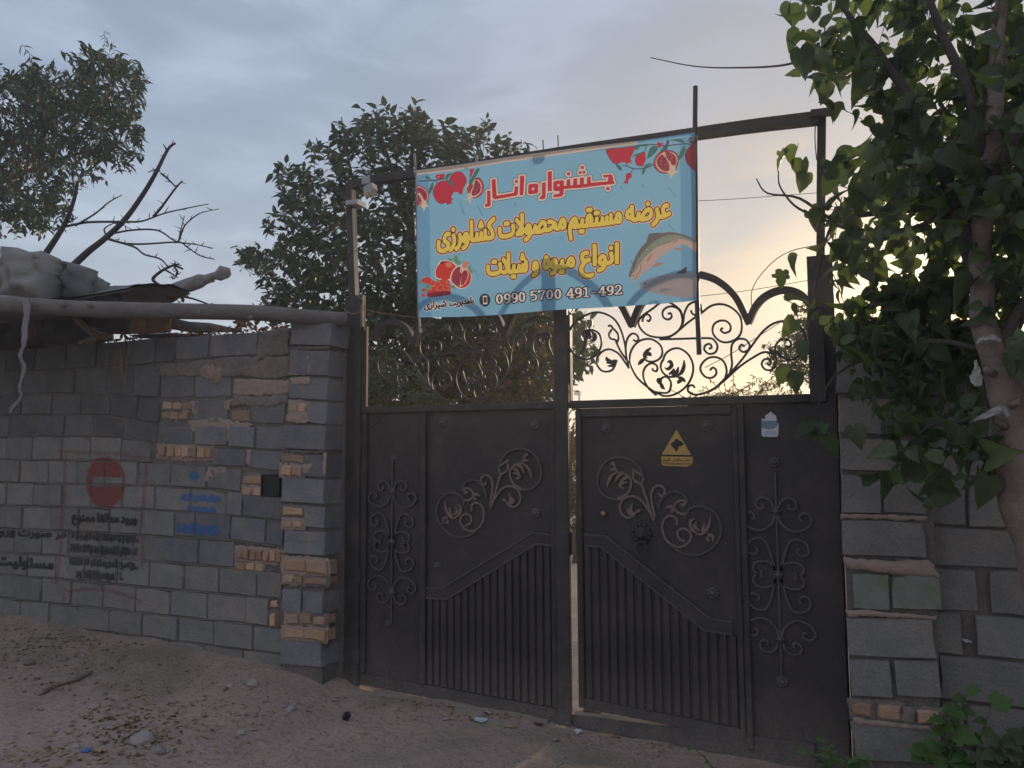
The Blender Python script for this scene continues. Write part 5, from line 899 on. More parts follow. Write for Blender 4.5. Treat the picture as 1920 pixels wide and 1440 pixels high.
'yel1': '4430,1350 4412,1357 4395,1374 4381,1412 4387,1440 4408,1468 4408,1472 4390,1484 4351,1522 4320,1563 4298,1547 4272,1539 4255,1539 4238,1546 4220,1568 4205,1638 4201,1632 4199,1492 4192,1441 4176,1422 4160,1416 4135,1416 4105,1426 4090,1445 4085,1475 4028,1532 4012,1558 4000,1590 3994,1642 4002,1675 4016,1700 4050,1728 4072,1736 4112,1737 4140,1763 4175,1776 4225,1773 4268,1752 4308,1764 4390,1761 4455,1743 4498,1716 4533,1675 4550,1632 4556,1602 4556,1565 4551,1538 4531,1498 4508,1475 4482,1460 4499,1420 4498,1398 4488,1375 4462,1352;4770,1380 4732,1394 4696,1430 4680,1460 4668,1506 4662,1504 4649,1472 4638,1462 4620,1456 4592,1464 4557,1500 4551,1528 4565,1565 4576,1620 4570,1662 4548,1711 4531,1730 4492,1761 4484,1780 4497,1835 4515,1856 4542,1860 4560,1853 4584,1835 4631,1785 4668,1718 4718,1710 4788,1688 4860,1646 4886,1622 4891,1602 4883,1568 4876,1550 4862,1536 4848,1530 4832,1530 4788,1557 4781,1550 4776,1535 4780,1510 4785,1502 4825,1498 4848,1478 4859,1428 4855,1409 4830,1385 4808,1379;3358,1467 3342,1473 3320,1471 3306,1475 3277,1505 3269,1528 3270,1550 3279,1575 3302,1600 3282,1622 3258,1680 3212,1669 3190,1674 3172,1695 3162,1744 3143,1682 3134,1668 3105,1645 3092,1641 3068,1645 3045,1656 3002,1702 2977,1748 2955,1799 2948,1755 2928,1708 2898,1677 2862,1669 2832,1679 2806,1705 2775,1774 2756,1760 2730,1753 2690,1719 2652,1704 2615,1704 2598,1710 2578,1719 2558,1738 2522,1715 2482,1711 2442,1729 2406,1765 2380,1803 2338,1785 2322,1785 2310,1789 2296,1802 2285,1828 2265,1794 2248,1778 2220,1765 2205,1764 2172,1776 2149,1800 2132,1824 2141,1750 2139,1605 2133,1590 2118,1575 2102,1569 2090,1570 2055,1582 2035,1605 2031,1632 2035,1695 2003,1665 1988,1659 1962,1664 1944,1682 1930,1722 1929,1738 1934,1752 1955,1781 1938,1770 1918,1766 1878,1785 1865,1749 1845,1729 1830,1724 1812,1724 1795,1730 1768,1730 1754,1735 1734,1755 1724,1780 1724,1812 1732,1832 1752,1853 1770,1859 1802,1852 1828,1854 1860,1835 1874,1900 1875,1925 1869,1945 1850,1955 1812,1966 1762,1974 1732,1972 1724,1958 1729,1878 1723,1860 1702,1842 1678,1834 1660,1835 1648,1839 1634,1852 1624,1878 1616,1958 1625,2015 1644,2052 1680,2083 1725,2096 1760,2096 1828,2085 1878,2070 1915,2051 1950,2021 1972,2048 1988,2054 2008,2054 2068,2046 2095,2038 2140,2002 2165,2025 2122,2051 2111,2065 2106,2082 2117,2138 2135,2156 2158,2161 2188,2151 2216,2132 2263,2080 2288,2022 2316,2012 2335,2000 2375,2011 2415,2011 2465,2003 2522,1977 2552,1984 2595,1981 2642,1963 2690,1928 2718,1951 2745,1959 2790,1955 2825,1935 2872,1944 2910,1928 2942,1893 2951,2010 2965,2105 2970,2118 2985,2133 3000,2139 3018,2138 3050,2121 3063,2108 3069,2092 3051,1940 3052,1920 3100,1924 3130,1908 3140,1910 3134,1938 3135,1958 3144,1982 3160,1999 3182,2009 3218,2002 3238,2004 3261,1992 3276,1978 3283,1962 3286,1925 3277,1900 3280,1894 3320,1885 3355,1871 3382,1876 3425,1876 3460,1868 3482,1857 3502,1861 3542,1861 3588,1845 3635,1849 3672,1835 3718,1839 3758,1820 3785,1829 3800,1829 3828,1821 3852,1804 3875,1811 3908,1811 3933,1800 3963,1768 3978,1728 3981,1708 3979,1642 3968,1605 3956,1580 3920,1547 3905,1541 3882,1541 3852,1556 3829,1582 3802,1645 3799,1638 3799,1602 3793,1588 3774,1570 3748,1566 3714,1580 3702,1592 3692,1616 3658,1612 3644,1618 3622,1638 3590,1626 3565,1631 3547,1648 3538,1671 3523,1650 3548,1622 3558,1600 3559,1572 3549,1548 3528,1527 3510,1521 3478,1528 3452,1527 3422,1543 3420,1512 3409,1488 3388,1470;3402,1580 3406,1588 3402,1603 3392,1590;4439,1590 4445,1588 4448,1592 4443,1612 4432,1623 4411,1630;1555,1642 1540,1649 1486,1702 1429,1770 1420,1788 1411,1818 1412,1866 1383,1862 1389,1842 1389,1818 1368,1780 1365,1752 1356,1732 1338,1715 1325,1710 1305,1709 1288,1716 1262,1748 1255,1790 1244,1802 1237,1822 1237,1855 1247,1878 1265,1896 1282,1901 1335,1896 1340,1900 1338,1910 1332,1914 1310,1909 1292,1912 1265,1935 1235,1925 1218,1925 1202,1931 1182,1954 1179,1782 1173,1718 1158,1699 1142,1692 1110,1694 1095,1699 1077,1718 1071,1735 1075,1935 1070,1936 1055,1922 1042,1917 1008,1917 984,1930 952,1968 941,1948 922,1932 902,1929 882,1939 852,1969 846,1985 847,2000 866,2080 864,2128 855,2149 856,2080 846,2015 831,1968 809,1945 823,1928 830,1910 834,1895 830,1870 822,1852 800,1832 775,1826 752,1834 732,1855 725,1875 721,1898 725,1919 702,1914 660,1917 635,1931 604,1965 582,2008 572,2038 565,2097 530,2074 512,2069 490,2074 474,2090 459,2160 456,2228 462,2262 482,2310 515,2344 538,2355 560,2361 598,2361 628,2353 652,2341 682,2315 710,2338 722,2341 742,2338 795,2294 818,2321 832,2326 850,2325 879,2308 922,2258 939,2295 955,2308 975,2311 1018,2293 1059,2258 1085,2218 1110,2144 1148,2160 1180,2161 1212,2153 1230,2144 1275,2149 1315,2135 1358,2139 1378,2133 1402,2119 1425,2126 1478,2124 1532,2106 1569,2072 1583,2045 1591,2010 1591,1975 1575,1912 1526,1822 1606,1738 1614,1718 1598,1662 1579,1645;1959,1788 1979,1805 2011,1850 2001,1880 1982,1912 1979,1908 1974,1845;2626,1825 2635,1825 2628,1835 2600,1853 2588,1855 2588,1835;1442,1908 1448,1908 1480,1962 1486,1982 1482,1999 1458,2004 1450,2000;731,2032 735,2030 740,2035 751,2082 754,2110 750,2138 745,2149 729,2120 671,2072 675,2058 685,2039 712,2041;3855,2115 3828,2122 3812,2138 3806,2152 3805,2205 3778,2187 3745,2184 3722,2194 3700,2222 3694,2242 3700,2275 3728,2308 3705,2329 3699,2348 3721,2448 3721,2468 3712,2473 3707,2470 3698,2428 3681,2388 3650,2356 3632,2347 3600,2341 3566,2350 3550,2361 3510,2404 3506,2202 3498,2172 3483,2158 3470,2152 3435,2151 3418,2157 3399,2172 3392,2188 3395,2425 3374,2410 3355,2406 3282,2435 3275,2428 3277,2410 3282,2405 3335,2400 3358,2378 3369,2322 3362,2307 3345,2291 3308,2281 3265,2285 3225,2302 3198,2326 3174,2360 3161,2402 3165,2465 3192,2522 3172,2560 3157,2600 3149,2645 3149,2690 3155,2722 3167,2755 3181,2778 3209,2805 3238,2823 3265,2833 3298,2839 3335,2839 3410,2818 3448,2798 3463,2782 3469,2765 3465,2745 3453,2712 3435,2696 3410,2691 3365,2710 3312,2719 3280,2708 3267,2688 3264,2670 3266,2630 3277,2600 3289,2580 3301,2565 3325,2547 3392,2512 3399,2530 3400,2580 3405,2593 3420,2608 3438,2614 3480,2610 3498,2601 3515,2577 3546,2598 3535,2605 3499,2618 3484,2632 3479,2648 3481,2680 3489,2708 3508,2726 3525,2731 3570,2720 3610,2701 3661,2655 3695,2597 3742,2588 3768,2578 3810,2542 3831,2570 3850,2579 3895,2575 3908,2571 3920,2559 3929,2538 3921,2150 3916,2135 3900,2119 3885,2114;571,2135 612,2176 636,2192 620,2223 602,2235 582,2240 570,2235 561,2202;962,2168 978,2178 958,2189;3804,2285 3809,2290 3808,2308 3805,2310 3793,2298;1828,2310 1795,2317 1778,2336 1774,2350 1775,2422 1755,2404 1742,2400 1715,2404 1698,2422 1690,2438 1679,2465 1680,2486 1640,2501 1629,2468 1610,2449 1592,2444 1538,2447 1524,2452 1504,2472 1494,2500 1494,2522 1502,2545 1524,2568 1552,2574 1570,2567 1598,2568 1620,2558 1631,2618 1631,2648 1625,2656 1610,2663 1572,2671 1528,2676 1508,2673 1501,2650 1506,2585 1499,2565 1482,2549 1450,2539 1428,2544 1414,2558 1407,2572 1401,2605 1399,2682 1414,2735 1445,2771 1488,2790 1542,2794 1620,2780 1648,2771 1688,2747 1715,2763 1755,2766 1785,2758 1818,2741 1858,2758 1855,2802 1864,2825 1882,2842 1900,2849 1955,2846 1975,2836 1995,2808 1999,2770 1993,2745 2028,2734 2068,2739 2102,2727 2120,2731 2152,2730 2176,2720 2201,2695 2218,2660 2226,2610 2224,2550 2214,2485 2204,2462 2175,2442 2168,2412 2155,2392 2148,2355 2141,2345 2125,2329 2112,2325 2092,2324 2077,2330 2054,2355 2046,2378 2045,2400 2030,2428 2029,2462 2037,2482 2055,2501 2088,2510 2086,2512 2060,2532 2028,2521 2008,2525 1982,2550 1955,2532 1935,2526 1918,2527 1902,2534 1882,2557 1878,2350 1871,2330 1858,2316 1842,2310;2552,2375 2540,2379 2524,2395 2507,2428 2505,2458 2487,2495 2471,2548 2471,2610 2489,2652 2518,2681 2542,2690 2578,2691 2602,2683 2638,2653 2664,2672 2660,2678 2629,2692 2614,2708 2609,2722 2617,2778 2640,2800 2662,2803 2715,2781 2738,2764 2772,2725 2800,2759 2818,2768 2896,2760 2921,2738 2930,2718 2934,2698 2925,2668 2928,2663 2955,2654 2972,2641 3008,2651 3045,2648 3065,2638 3084,2620 3103,2588 3111,2555 3111,2502 3105,2475 3085,2429 3058,2401 3045,2395 3005,2392 2985,2399 2970,2411 2944,2445 2915,2521 2915,2482 2911,2470 2898,2456 2858,2444 2832,2449 2815,2470 2802,2524 2781,2468 2752,2439 2728,2429 2698,2430 2672,2442 2645,2467 2613,2415 2585,2384 2568,2375;2338,2475 2314,2485 2287,2512 2272,2542 2259,2592 2262,2655 2272,2678 2296,2705 2272,2717 2257,2732 2251,2750 2254,2782 2264,2808 2278,2821 2292,2826 2328,2818 2358,2803 2401,2762 2425,2720 2439,2672 2441,2595 2435,2560 2418,2515 2382,2479 2368,2474;1730,2572 1732,2571 1738,2579 1760,2632 1758,2640 1750,2645 1734,2642',
'yel2': '4430,1332 4402,1342 4379,1365 4370,1385 4364,1418 4370,1445 4380,1468 4318,1535 4288,1525 4258,1521 4240,1525 4218,1537 4214,1452 4206,1428 4175,1402 4135,1399 4102,1407 4079,1428 4072,1440 4068,1465 4012,1522 3980,1585 3969,1568 3935,1534 3918,1526 3885,1524 3868,1527 3845,1539 3810,1577 3778,1552 3748,1549 3708,1562 3680,1595 3645,1597 3615,1616 3576,1608 3576,1575 3570,1550 3562,1536 3532,1509 3498,1504 3440,1511 3424,1478 3392,1452 3362,1449 3302,1457 3290,1464 3266,1488 3255,1512 3251,1530 3255,1562 3264,1585 3277,1600 3245,1656 3212,1651 3190,1655 3162,1675 3130,1639 3115,1629 3092,1624 3062,1627 3037,1640 2998,1679 2962,1733 2942,1697 2910,1664 2890,1655 2862,1651 2838,1657 2819,1668 2789,1698 2765,1743 2740,1738 2700,1704 2675,1692 2652,1686 2618,1686 2592,1692 2558,1712 2528,1697 2512,1694 2465,1697 2432,1714 2372,1777 2325,1766 2305,1772 2282,1787 2250,1757 2215,1746 2188,1750 2159,1762 2159,1645 2153,1590 2145,1576 2122,1557 2100,1551 2080,1554 2045,1567 2022,1590 2014,1615 2015,1648 1985,1641 1962,1645 1931,1670 1915,1710 1910,1750 1890,1755 1858,1716 1830,1706 1770,1711 1744,1720 1720,1744 1710,1765 1706,1822 1675,1816 1648,1820 1617,1845 1610,1862 1600,1919 1548,1825 1622,1746 1631,1720 1616,1658 1588,1629 1560,1624 1530,1634 1439,1728 1398,1788 1387,1775 1380,1740 1373,1725 1348,1699 1335,1694 1308,1691 1278,1701 1247,1738 1238,1782 1225,1802 1219,1825 1222,1868 1232,1888 1248,1905 1245,1909 1199,1908 1194,1730 1186,1702 1155,1677 1132,1674 1095,1680 1062,1707 1054,1732 1054,1900 995,1902 955,1932 928,1915 910,1911 888,1915 875,1921 846,1950 840,1951 835,1942 845,1922 851,1895 843,1852 815,1819 800,1812 775,1809 742,1819 719,1842 702,1895 655,1900 624,1918 599,1942 582,1968 565,2002 548,2062 515,2051 490,2055 476,2062 457,2085 439,2185 439,2228 447,2275 467,2320 504,2358 532,2373 560,2379 598,2379 632,2370 682,2341 705,2355 722,2359 748,2355 790,2323 818,2340 835,2344 862,2340 915,2298 950,2325 968,2329 988,2326 1035,2303 1074,2268 1101,2228 1121,2172 1150,2179 1182,2179 1232,2164 1275,2166 1318,2154 1358,2156 1382,2150 1402,2140 1455,2144 1515,2133 1551,2115 1584,2082 1608,2028 1628,2061 1655,2088 1680,2103 1728,2114 1782,2111 1860,2095 1912,2073 1945,2050 1968,2066 1990,2071 2090,2060 2094,2122 2102,2148 2130,2173 2160,2179 2192,2168 2225,2149 2268,2105 2302,2035 2335,2022 2378,2029 2415,2029 2478,2018 2528,1996 2552,2001 2595,1999 2638,1986 2688,1953 2718,1970 2742,1976 2775,1976 2802,1970 2830,1956 2862,1961 2888,1958 2925,1940 2928,1942 2950,2118 2975,2148 3000,2156 3015,2156 3030,2153 3058,2138 3083,2108 3086,2078 3071,1968 3072,1942 3114,1940 3120,1970 3129,1992 3152,2016 3165,2023 3195,2026 3252,2018 3272,2006 3290,1988 3298,1972 3304,1952 3301,1912 3305,1907 3358,1890 3428,1894 3465,1885 3485,1876 3542,1879 3590,1864 3635,1866 3675,1854 3718,1856 3760,1841 3800,1846 3828,1840 3855,1825 3878,1829 3922,1825 3945,1814 3976,1782 3985,1762 4000,1711 4045,1746 4072,1754 4105,1756 4130,1778 4172,1794 4225,1791 4270,1774 4308,1781 4370,1781 4430,1770 4470,1757 4466,1790 4484,1850 4515,1875 4532,1879 4555,1875 4592,1851 4634,1810 4661,1772 4680,1735 4760,1718 4798,1703 4870,1661 4901,1632 4909,1602 4896,1550 4871,1520 4845,1510 4868,1478 4876,1425 4873,1405 4864,1390 4835,1367 4808,1361 4758,1365 4719,1382 4681,1420 4660,1456 4638,1442 4620,1439 4598,1442 4580,1451 4545,1484 4509,1452 4516,1402 4513,1385 4502,1364 4480,1341 4468,1335;1844,1868 1850,1867 1854,1880 1858,1922 1855,1932 1800,1951 1762,1956 1742,1954 1741,1922 1748,1873 1782,1876;716,2058 728,2060 732,2095 693,2065 695,2059;3855,2097 3822,2104 3800,2124 3792,2138 3788,2169 3748,2166 3730,2170 3712,2179 3692,2200 3680,2225 3676,2255 3682,2280 3700,2308 3685,2330 3680,2358 3642,2332 3608,2324 3562,2332 3528,2355 3524,2205 3518,2172 3493,2142 3465,2134 3418,2137 3402,2145 3382,2165 3374,2192 3372,2287 3340,2270 3308,2264 3280,2264 3245,2272 3220,2284 3182,2316 3155,2360 3144,2402 3147,2468 3171,2522 3152,2560 3140,2598 3131,2645 3131,2690 3140,2735 3149,2760 3166,2788 3199,2820 3238,2843 3295,2856 3338,2856 3402,2840 3450,2818 3478,2792 3486,2765 3482,2728 3502,2743 3522,2749 3575,2738 3608,2723 3641,2700 3678,2663 3708,2612 3768,2598 3805,2573 3835,2593 3860,2596 3908,2590 3935,2569 3943,2555 3946,2538 3939,2150 3931,2125 3910,2104 3885,2096;584,2175 612,2200 607,2210 588,2221 582,2218 579,2200;1828,2292 1795,2297 1768,2319 1756,2348 1756,2382 1730,2381 1701,2392 1682,2412 1658,2472 1652,2472 1625,2439 1610,2430 1580,2426 1525,2432 1511,2440 1487,2468 1479,2488 1475,2525 1450,2521 1428,2525 1397,2550 1386,2585 1381,2630 1381,2680 1390,2722 1407,2758 1432,2784 1455,2798 1478,2806 1508,2811 1568,2809 1632,2795 1688,2771 1730,2784 1755,2784 1790,2775 1818,2762 1836,2770 1840,2815 1850,2836 1872,2858 1900,2866 1968,2861 1981,2855 1999,2838 2011,2818 2016,2798 2018,2757 2028,2753 2068,2756 2105,2746 2148,2749 2170,2743 2188,2734 2218,2703 2233,2672 2240,2647 2249,2672 2265,2698 2237,2732 2234,2762 2240,2798 2247,2815 2267,2835 2278,2840 2302,2844 2332,2835 2368,2818 2420,2768 2448,2710 2460,2643 2476,2665 2505,2694 2518,2701 2548,2709 2592,2708 2591,2740 2604,2792 2630,2816 2660,2821 2690,2813 2725,2796 2770,2758 2795,2778 2820,2786 2885,2781 2905,2776 2935,2749 2943,2735 2951,2705 2950,2676 2975,2663 3032,2669 3050,2665 3075,2653 3108,2618 3120,2592 3126,2570 3129,2502 3118,2455 3099,2418 3068,2386 3050,2377 3008,2374 2975,2384 2946,2410 2920,2451 2895,2435 2850,2426 2822,2434 2798,2458 2762,2424 2728,2411 2685,2415 2650,2436 2619,2392 2592,2366 2580,2360 2558,2356 2530,2364 2507,2388 2490,2422 2487,2452 2470,2490 2452,2546 2431,2500 2398,2468 2368,2456 2340,2456 2305,2469 2274,2500 2242,2571 2231,2485 2223,2460 2190,2426 2185,2408 2172,2385 2168,2358 2160,2339 2135,2314 2108,2306 2080,2309 2068,2314 2044,2338 2035,2355 2028,2392 2015,2415 2011,2432 2015,2478 2028,2502 2002,2507 1978,2523 1935,2509 1902,2512 1899,2508 1896,2460 1896,2355 1890,2330 1865,2299 1840,2291;3374,2542 3381,2545 3384,2590 3394,2608 3420,2628 3462,2633 3465,2696 3442,2679 3420,2674 3395,2677 3368,2690 3328,2701 3308,2700 3287,2688 3281,2672 3281,2648 3294,2605 3315,2577 3348,2554;1599,2585 1608,2586 1611,2598 1614,2635 1611,2642 1572,2654 1528,2658 1520,2655 1519,2638 1526,2590 1550,2591',
'sm': '1115,3157 1109,3168 1111,3270 1122,3288 1155,3288 1168,3280 1175,3268 1179,3248 1173,3215 1165,3206 1150,3212 1147,3220 1153,3258 1148,3263 1138,3262 1134,3165 1129,3158;1005,3212 995,3228 1008,3258 1011,3270 1008,3276 998,3281 975,3279 968,3238 962,3232 950,3232 944,3238 949,3278 942,3286 933,3282 920,3248 908,3247 900,3258 906,3282 903,3312 885,3330 870,3326 848,3330 841,3340 845,3353 892,3358 914,3340 929,3315 952,3311 970,3297 985,3305 1005,3306 1022,3300 1048,3301 1060,3294 1082,3296 1095,3291 1106,3270 1107,3255 1092,3226 1075,3224 1064,3228 1045,3270 1040,3272 1018,3218 1012,3212;602,3227 587,3255 586,3265 592,3273 627,3275 634,3312 631,3320 625,3323 622,3320 624,3302 620,3293 608,3291 600,3297 595,3320 588,3327 583,3300 570,3296 562,3302 555,3328 542,3334 536,3328 537,3305 522,3301 514,3308 508,3332 498,3338 492,3335 480,3300 468,3297 457,3310 466,3340 463,3358 434,3388 432,3398 438,3407 448,3409 460,3401 490,3364 507,3365 499,3380 503,3392 538,3391 545,3382 543,3370 509,3365 518,3359 632,3349 648,3341 659,3315 653,3275 648,3267 632,3267 632,3255 618,3229;778,3232 756,3238 751,3250 757,3260 770,3261 792,3255 795,3245 790,3235;418,3237 411,3248 414,3360 418,3370 430,3371 435,3370 439,3360 436,3248 432,3238;868,3240 856,3252 860,3292 848,3299 842,3297 836,3278 825,3274 788,3303 762,3311 745,3311 734,3302 734,3272 728,3269 716,3270 709,3285 709,3308 717,3328 732,3336 765,3336 798,3328 818,3317 850,3324 870,3318 883,3302 886,3275 880,3244 875,3239;375,3270 367,3280 369,3290 375,3296 388,3295 395,3285 394,3278 388,3270;1150,3295 1145,3302 1145,3312 1150,3320 1160,3320 1168,3312 1168,3300 1162,3294;335,3297 314,3308 296,3340 302,3363 327,3378 320,3391 298,3401 280,3398 274,3390 274,3355 265,3349 255,3352 246,3390 252,3408 262,3421 275,3426 305,3426 322,3420 345,3404 352,3417 362,3419 376,3410 396,3388 405,3360 406,3342 395,3310 385,3306 373,3315 380,3358 370,3380 355,3391 353,3362 325,3345 323,3340 335,3325 355,3322 360,3308 352,3299;952,3317 932,3322 929,3335 935,3345 962,3344 971,3338 973,3328 968,3318',
'sm1': '1112,3147 1100,3162 1098,3215 1072,3214 1060,3219 1042,3245 1020,3205 1005,3202 992,3211 985,3228 998,3258 998,3270 985,3267 978,3238 965,3222 952,3221 940,3227 930,3244 912,3236 892,3246 882,3232 870,3229 855,3237 847,3250 850,3277 832,3265 822,3265 792,3291 762,3301 745,3299 745,3275 738,3262 728,3259 712,3261 700,3282 700,3312 712,3335 730,3345 768,3346 820,3329 832,3335 832,3348 842,3363 852,3366 872,3364 888,3369 902,3363 920,3347 940,3356 970,3351 983,3332 981,3315 1008,3316 1025,3309 1048,3311 1065,3304 1085,3306 1110,3290 1133,3300 1135,3312 1144,3328 1160,3330 1172,3323 1179,3310 1174,3290 1185,3268 1189,3250 1183,3215 1176,3202 1168,3197 1145,3200 1144,3165 1138,3152 1128,3146;602,3217 592,3225 576,3260 582,3278 593,3285 592,3290 565,3287 550,3305 535,3292 518,3292 510,3298 500,3317 488,3294 478,3287 468,3287 450,3295 446,3245 440,3232 428,3226 410,3230 402,3242 400,3265 375,3260 362,3270 355,3288 325,3290 309,3300 289,3332 285,3351 265,3339 249,3345 240,3365 236,3385 247,3418 258,3428 278,3436 308,3435 340,3420 352,3428 365,3428 394,3405 412,3379 424,3382 422,3398 430,3413 448,3419 465,3409 485,3388 502,3403 538,3401 551,3392 558,3367 570,3362 632,3359 648,3353 658,3342 669,3318 663,3275 656,3262 641,3252 624,3222 615,3217;778,3222 752,3227 742,3245 747,3262 758,3270 790,3268 798,3262 804,3250 796,3228 788,3222;361,3330 367,3332 371,3348 368,3364 336,3338;287,3360 312,3380 311,3385 298,3391 285,3389',
'dig': '3880,2945 3846,2965 3835,2985 3834,2998 3845,3004 3862,3001 3880,2972 3900,2962 3911,2968 3920,2982 3921,3012 3886,3062 3831,3115 3829,3122 3840,3129 3878,3129 3960,3120 3970,3113 3974,3100 3972,3087 3960,3079 3940,3084 3932,3106 3883,3108 3894,3090 3936,3048 3956,3018 3961,2998 3953,2970 3935,2952 3915,2944;3732,2957 3712,2968 3692,2988 3684,3010 3684,3025 3695,3051 3718,3068 3735,3074 3777,3070 3771,3098 3753,3118 3742,3121 3715,3119 3704,3125 3707,3132 3725,3140 3752,3141 3781,3130 3808,3100 3816,3070 3813,3045 3816,3010 3806,2980 3785,2962 3768,2956;3615,2965 3599,2978 3523,3098 3535,3106 3605,3106 3605,3132 3590,3135 3577,3142 3578,3148 3588,3154 3668,3146 3672,3140 3668,3134 3642,3130 3638,3110 3642,3099 3675,3098 3684,3090 3675,3082 3645,3081 3638,3075 3639,2972 3630,2965;3749,2975 3768,2982 3778,3012 3765,3045 3745,3055 3729,3045 3722,3028 3721,3012 3732,2985;3295,2987 3252,3012 3243,3022 3258,3031 3283,3022 3287,3035 3287,3148 3282,3155 3248,3164 3247,3170 3258,3176 3348,3171 3359,3162 3350,3155 3325,3154 3318,3148 3320,2995 3310,2987;3138,3000 3112,3012 3098,3027 3090,3042 3086,3065 3097,3092 3115,3108 3135,3116 3180,3114 3175,3138 3161,3158 3142,3165 3118,3162 3108,3170 3125,3183 3158,3184 3188,3170 3213,3140 3219,3120 3215,3078 3219,3048 3211,3025 3188,3004 3172,2999;3018,3007 2997,3030 2926,3140 2938,3149 3010,3149 3010,3173 2982,3185 2982,3191 2992,3196 3070,3188 3074,3182 3070,3177 3044,3170 3043,3152 3050,3143 3078,3140 3087,3132 3078,3125 3050,3124 3043,3118 3044,3015 3035,3007;3154,3018 3165,3020 3173,3028 3181,3058 3172,3083 3150,3098 3135,3090 3127,3078 3124,3060 3134,3030;2758,3027 2738,3036 2712,3068 2704,3092 2701,3130 2710,3168 2721,3188 2745,3205 2770,3209 2795,3201 2816,3180 2828,3152 2834,3112 2825,3070 2806,3040 2788,3030;3602,3030 3607,3038 3605,3080 3592,3086 3569,3085;2605,3040 2579,3055 2564,3078 2554,3112 2554,3150 2562,3180 2579,3205 2602,3218 2630,3219 2659,3200 2676,3172 2684,3145 2684,3105 2673,3072 2655,3049 2635,3039;2510,3045 2415,3051 2400,3057 2394,3065 2395,3090 2410,3099 2428,3092 2435,3069 2500,3065 2495,3085 2458,3162 2445,3220 2447,3228 2455,3233 2470,3233 2480,3225 2495,3155 2543,3055 2543,3050 2535,3045;2768,3048 2778,3052 2788,3070 2796,3115 2788,3160 2779,3178 2765,3188 2755,3181 2747,3165 2739,3132 2739,3112 2747,3075 2755,3059;2340,3057 2272,3061 2260,3070 2258,3153 2265,3158 2280,3159 2305,3142 2328,3140 2345,3155 2351,3175 2343,3202 2328,3218 2310,3223 2278,3214 2265,3219 2264,3225 2269,3230 2292,3240 2328,3241 2355,3231 2371,3218 2385,3192 2389,3178 2385,3160 2362,3131 2328,3119 2298,3121 2293,3118 2298,3080 2372,3074 2383,3068 2383,3062 2375,3057;2614,3060 2622,3058 2631,3065 2640,3085 2646,3110 2643,3158 2631,3188 2618,3199 2609,3195 2600,3180 2591,3148 2595,3098;3010,3068 3012,3118 3009,3125 3002,3129 2972,3128 2979,3112;2075,3077 2055,3086 2034,3112 2024,3142 2021,3180 2027,3210 2044,3240 2062,3253 2085,3259 2112,3251 2136,3228 2148,3192 2151,3155 2143,3118 2131,3098 2102,3077;3468,3082 3402,3086 3391,3095 3405,3104 3500,3099 3512,3090 3505,3083;1925,3087 1908,3094 1889,3110 1877,3135 1876,3158 1885,3178 1908,3198 1925,3204 1967,3202 1963,3222 1948,3245 1935,3251 1905,3250 1896,3258 1902,3266 1915,3270 1945,3271 1978,3255 1998,3230 2006,3200 2002,3178 2006,3140 1998,3115 1975,3092 1960,3086;1780,3097 1755,3109 1739,3125 1731,3145 1731,3172 1741,3192 1765,3210 1778,3214 1820,3212 1816,3235 1805,3252 1788,3262 1760,3260 1750,3268 1754,3275 1768,3280 1800,3281 1833,3265 1853,3240 1859,3220 1859,3140 1851,3122 1832,3104 1812,3096;2085,3098 2090,3098 2100,3108 2114,3155 2105,3210 2098,3226 2085,3237 2078,3233 2069,3220 2059,3180 2062,3140 2072,3112;1939,3105 1958,3112 1967,3140 1965,3158 1958,3172 1938,3186 1926,3180 1917,3168 1914,3142 1924,3115;1632,3110 1618,3119 1595,3146 1584,3188 1584,3215 1592,3248 1606,3270 1625,3285 1658,3289 1682,3276 1701,3252 1711,3222 1714,3182 1708,3155 1686,3120 1665,3109;1789,3118 1808,3119 1815,3128 1821,3145 1821,3162 1815,3178 1806,3190 1792,3196 1778,3188 1769,3168 1770,3142 1778,3127;1646,3130 1655,3129 1663,3140 1676,3188 1670,3235 1661,3258 1648,3268 1632,3254 1621,3212 1625,3170 1632,3150',
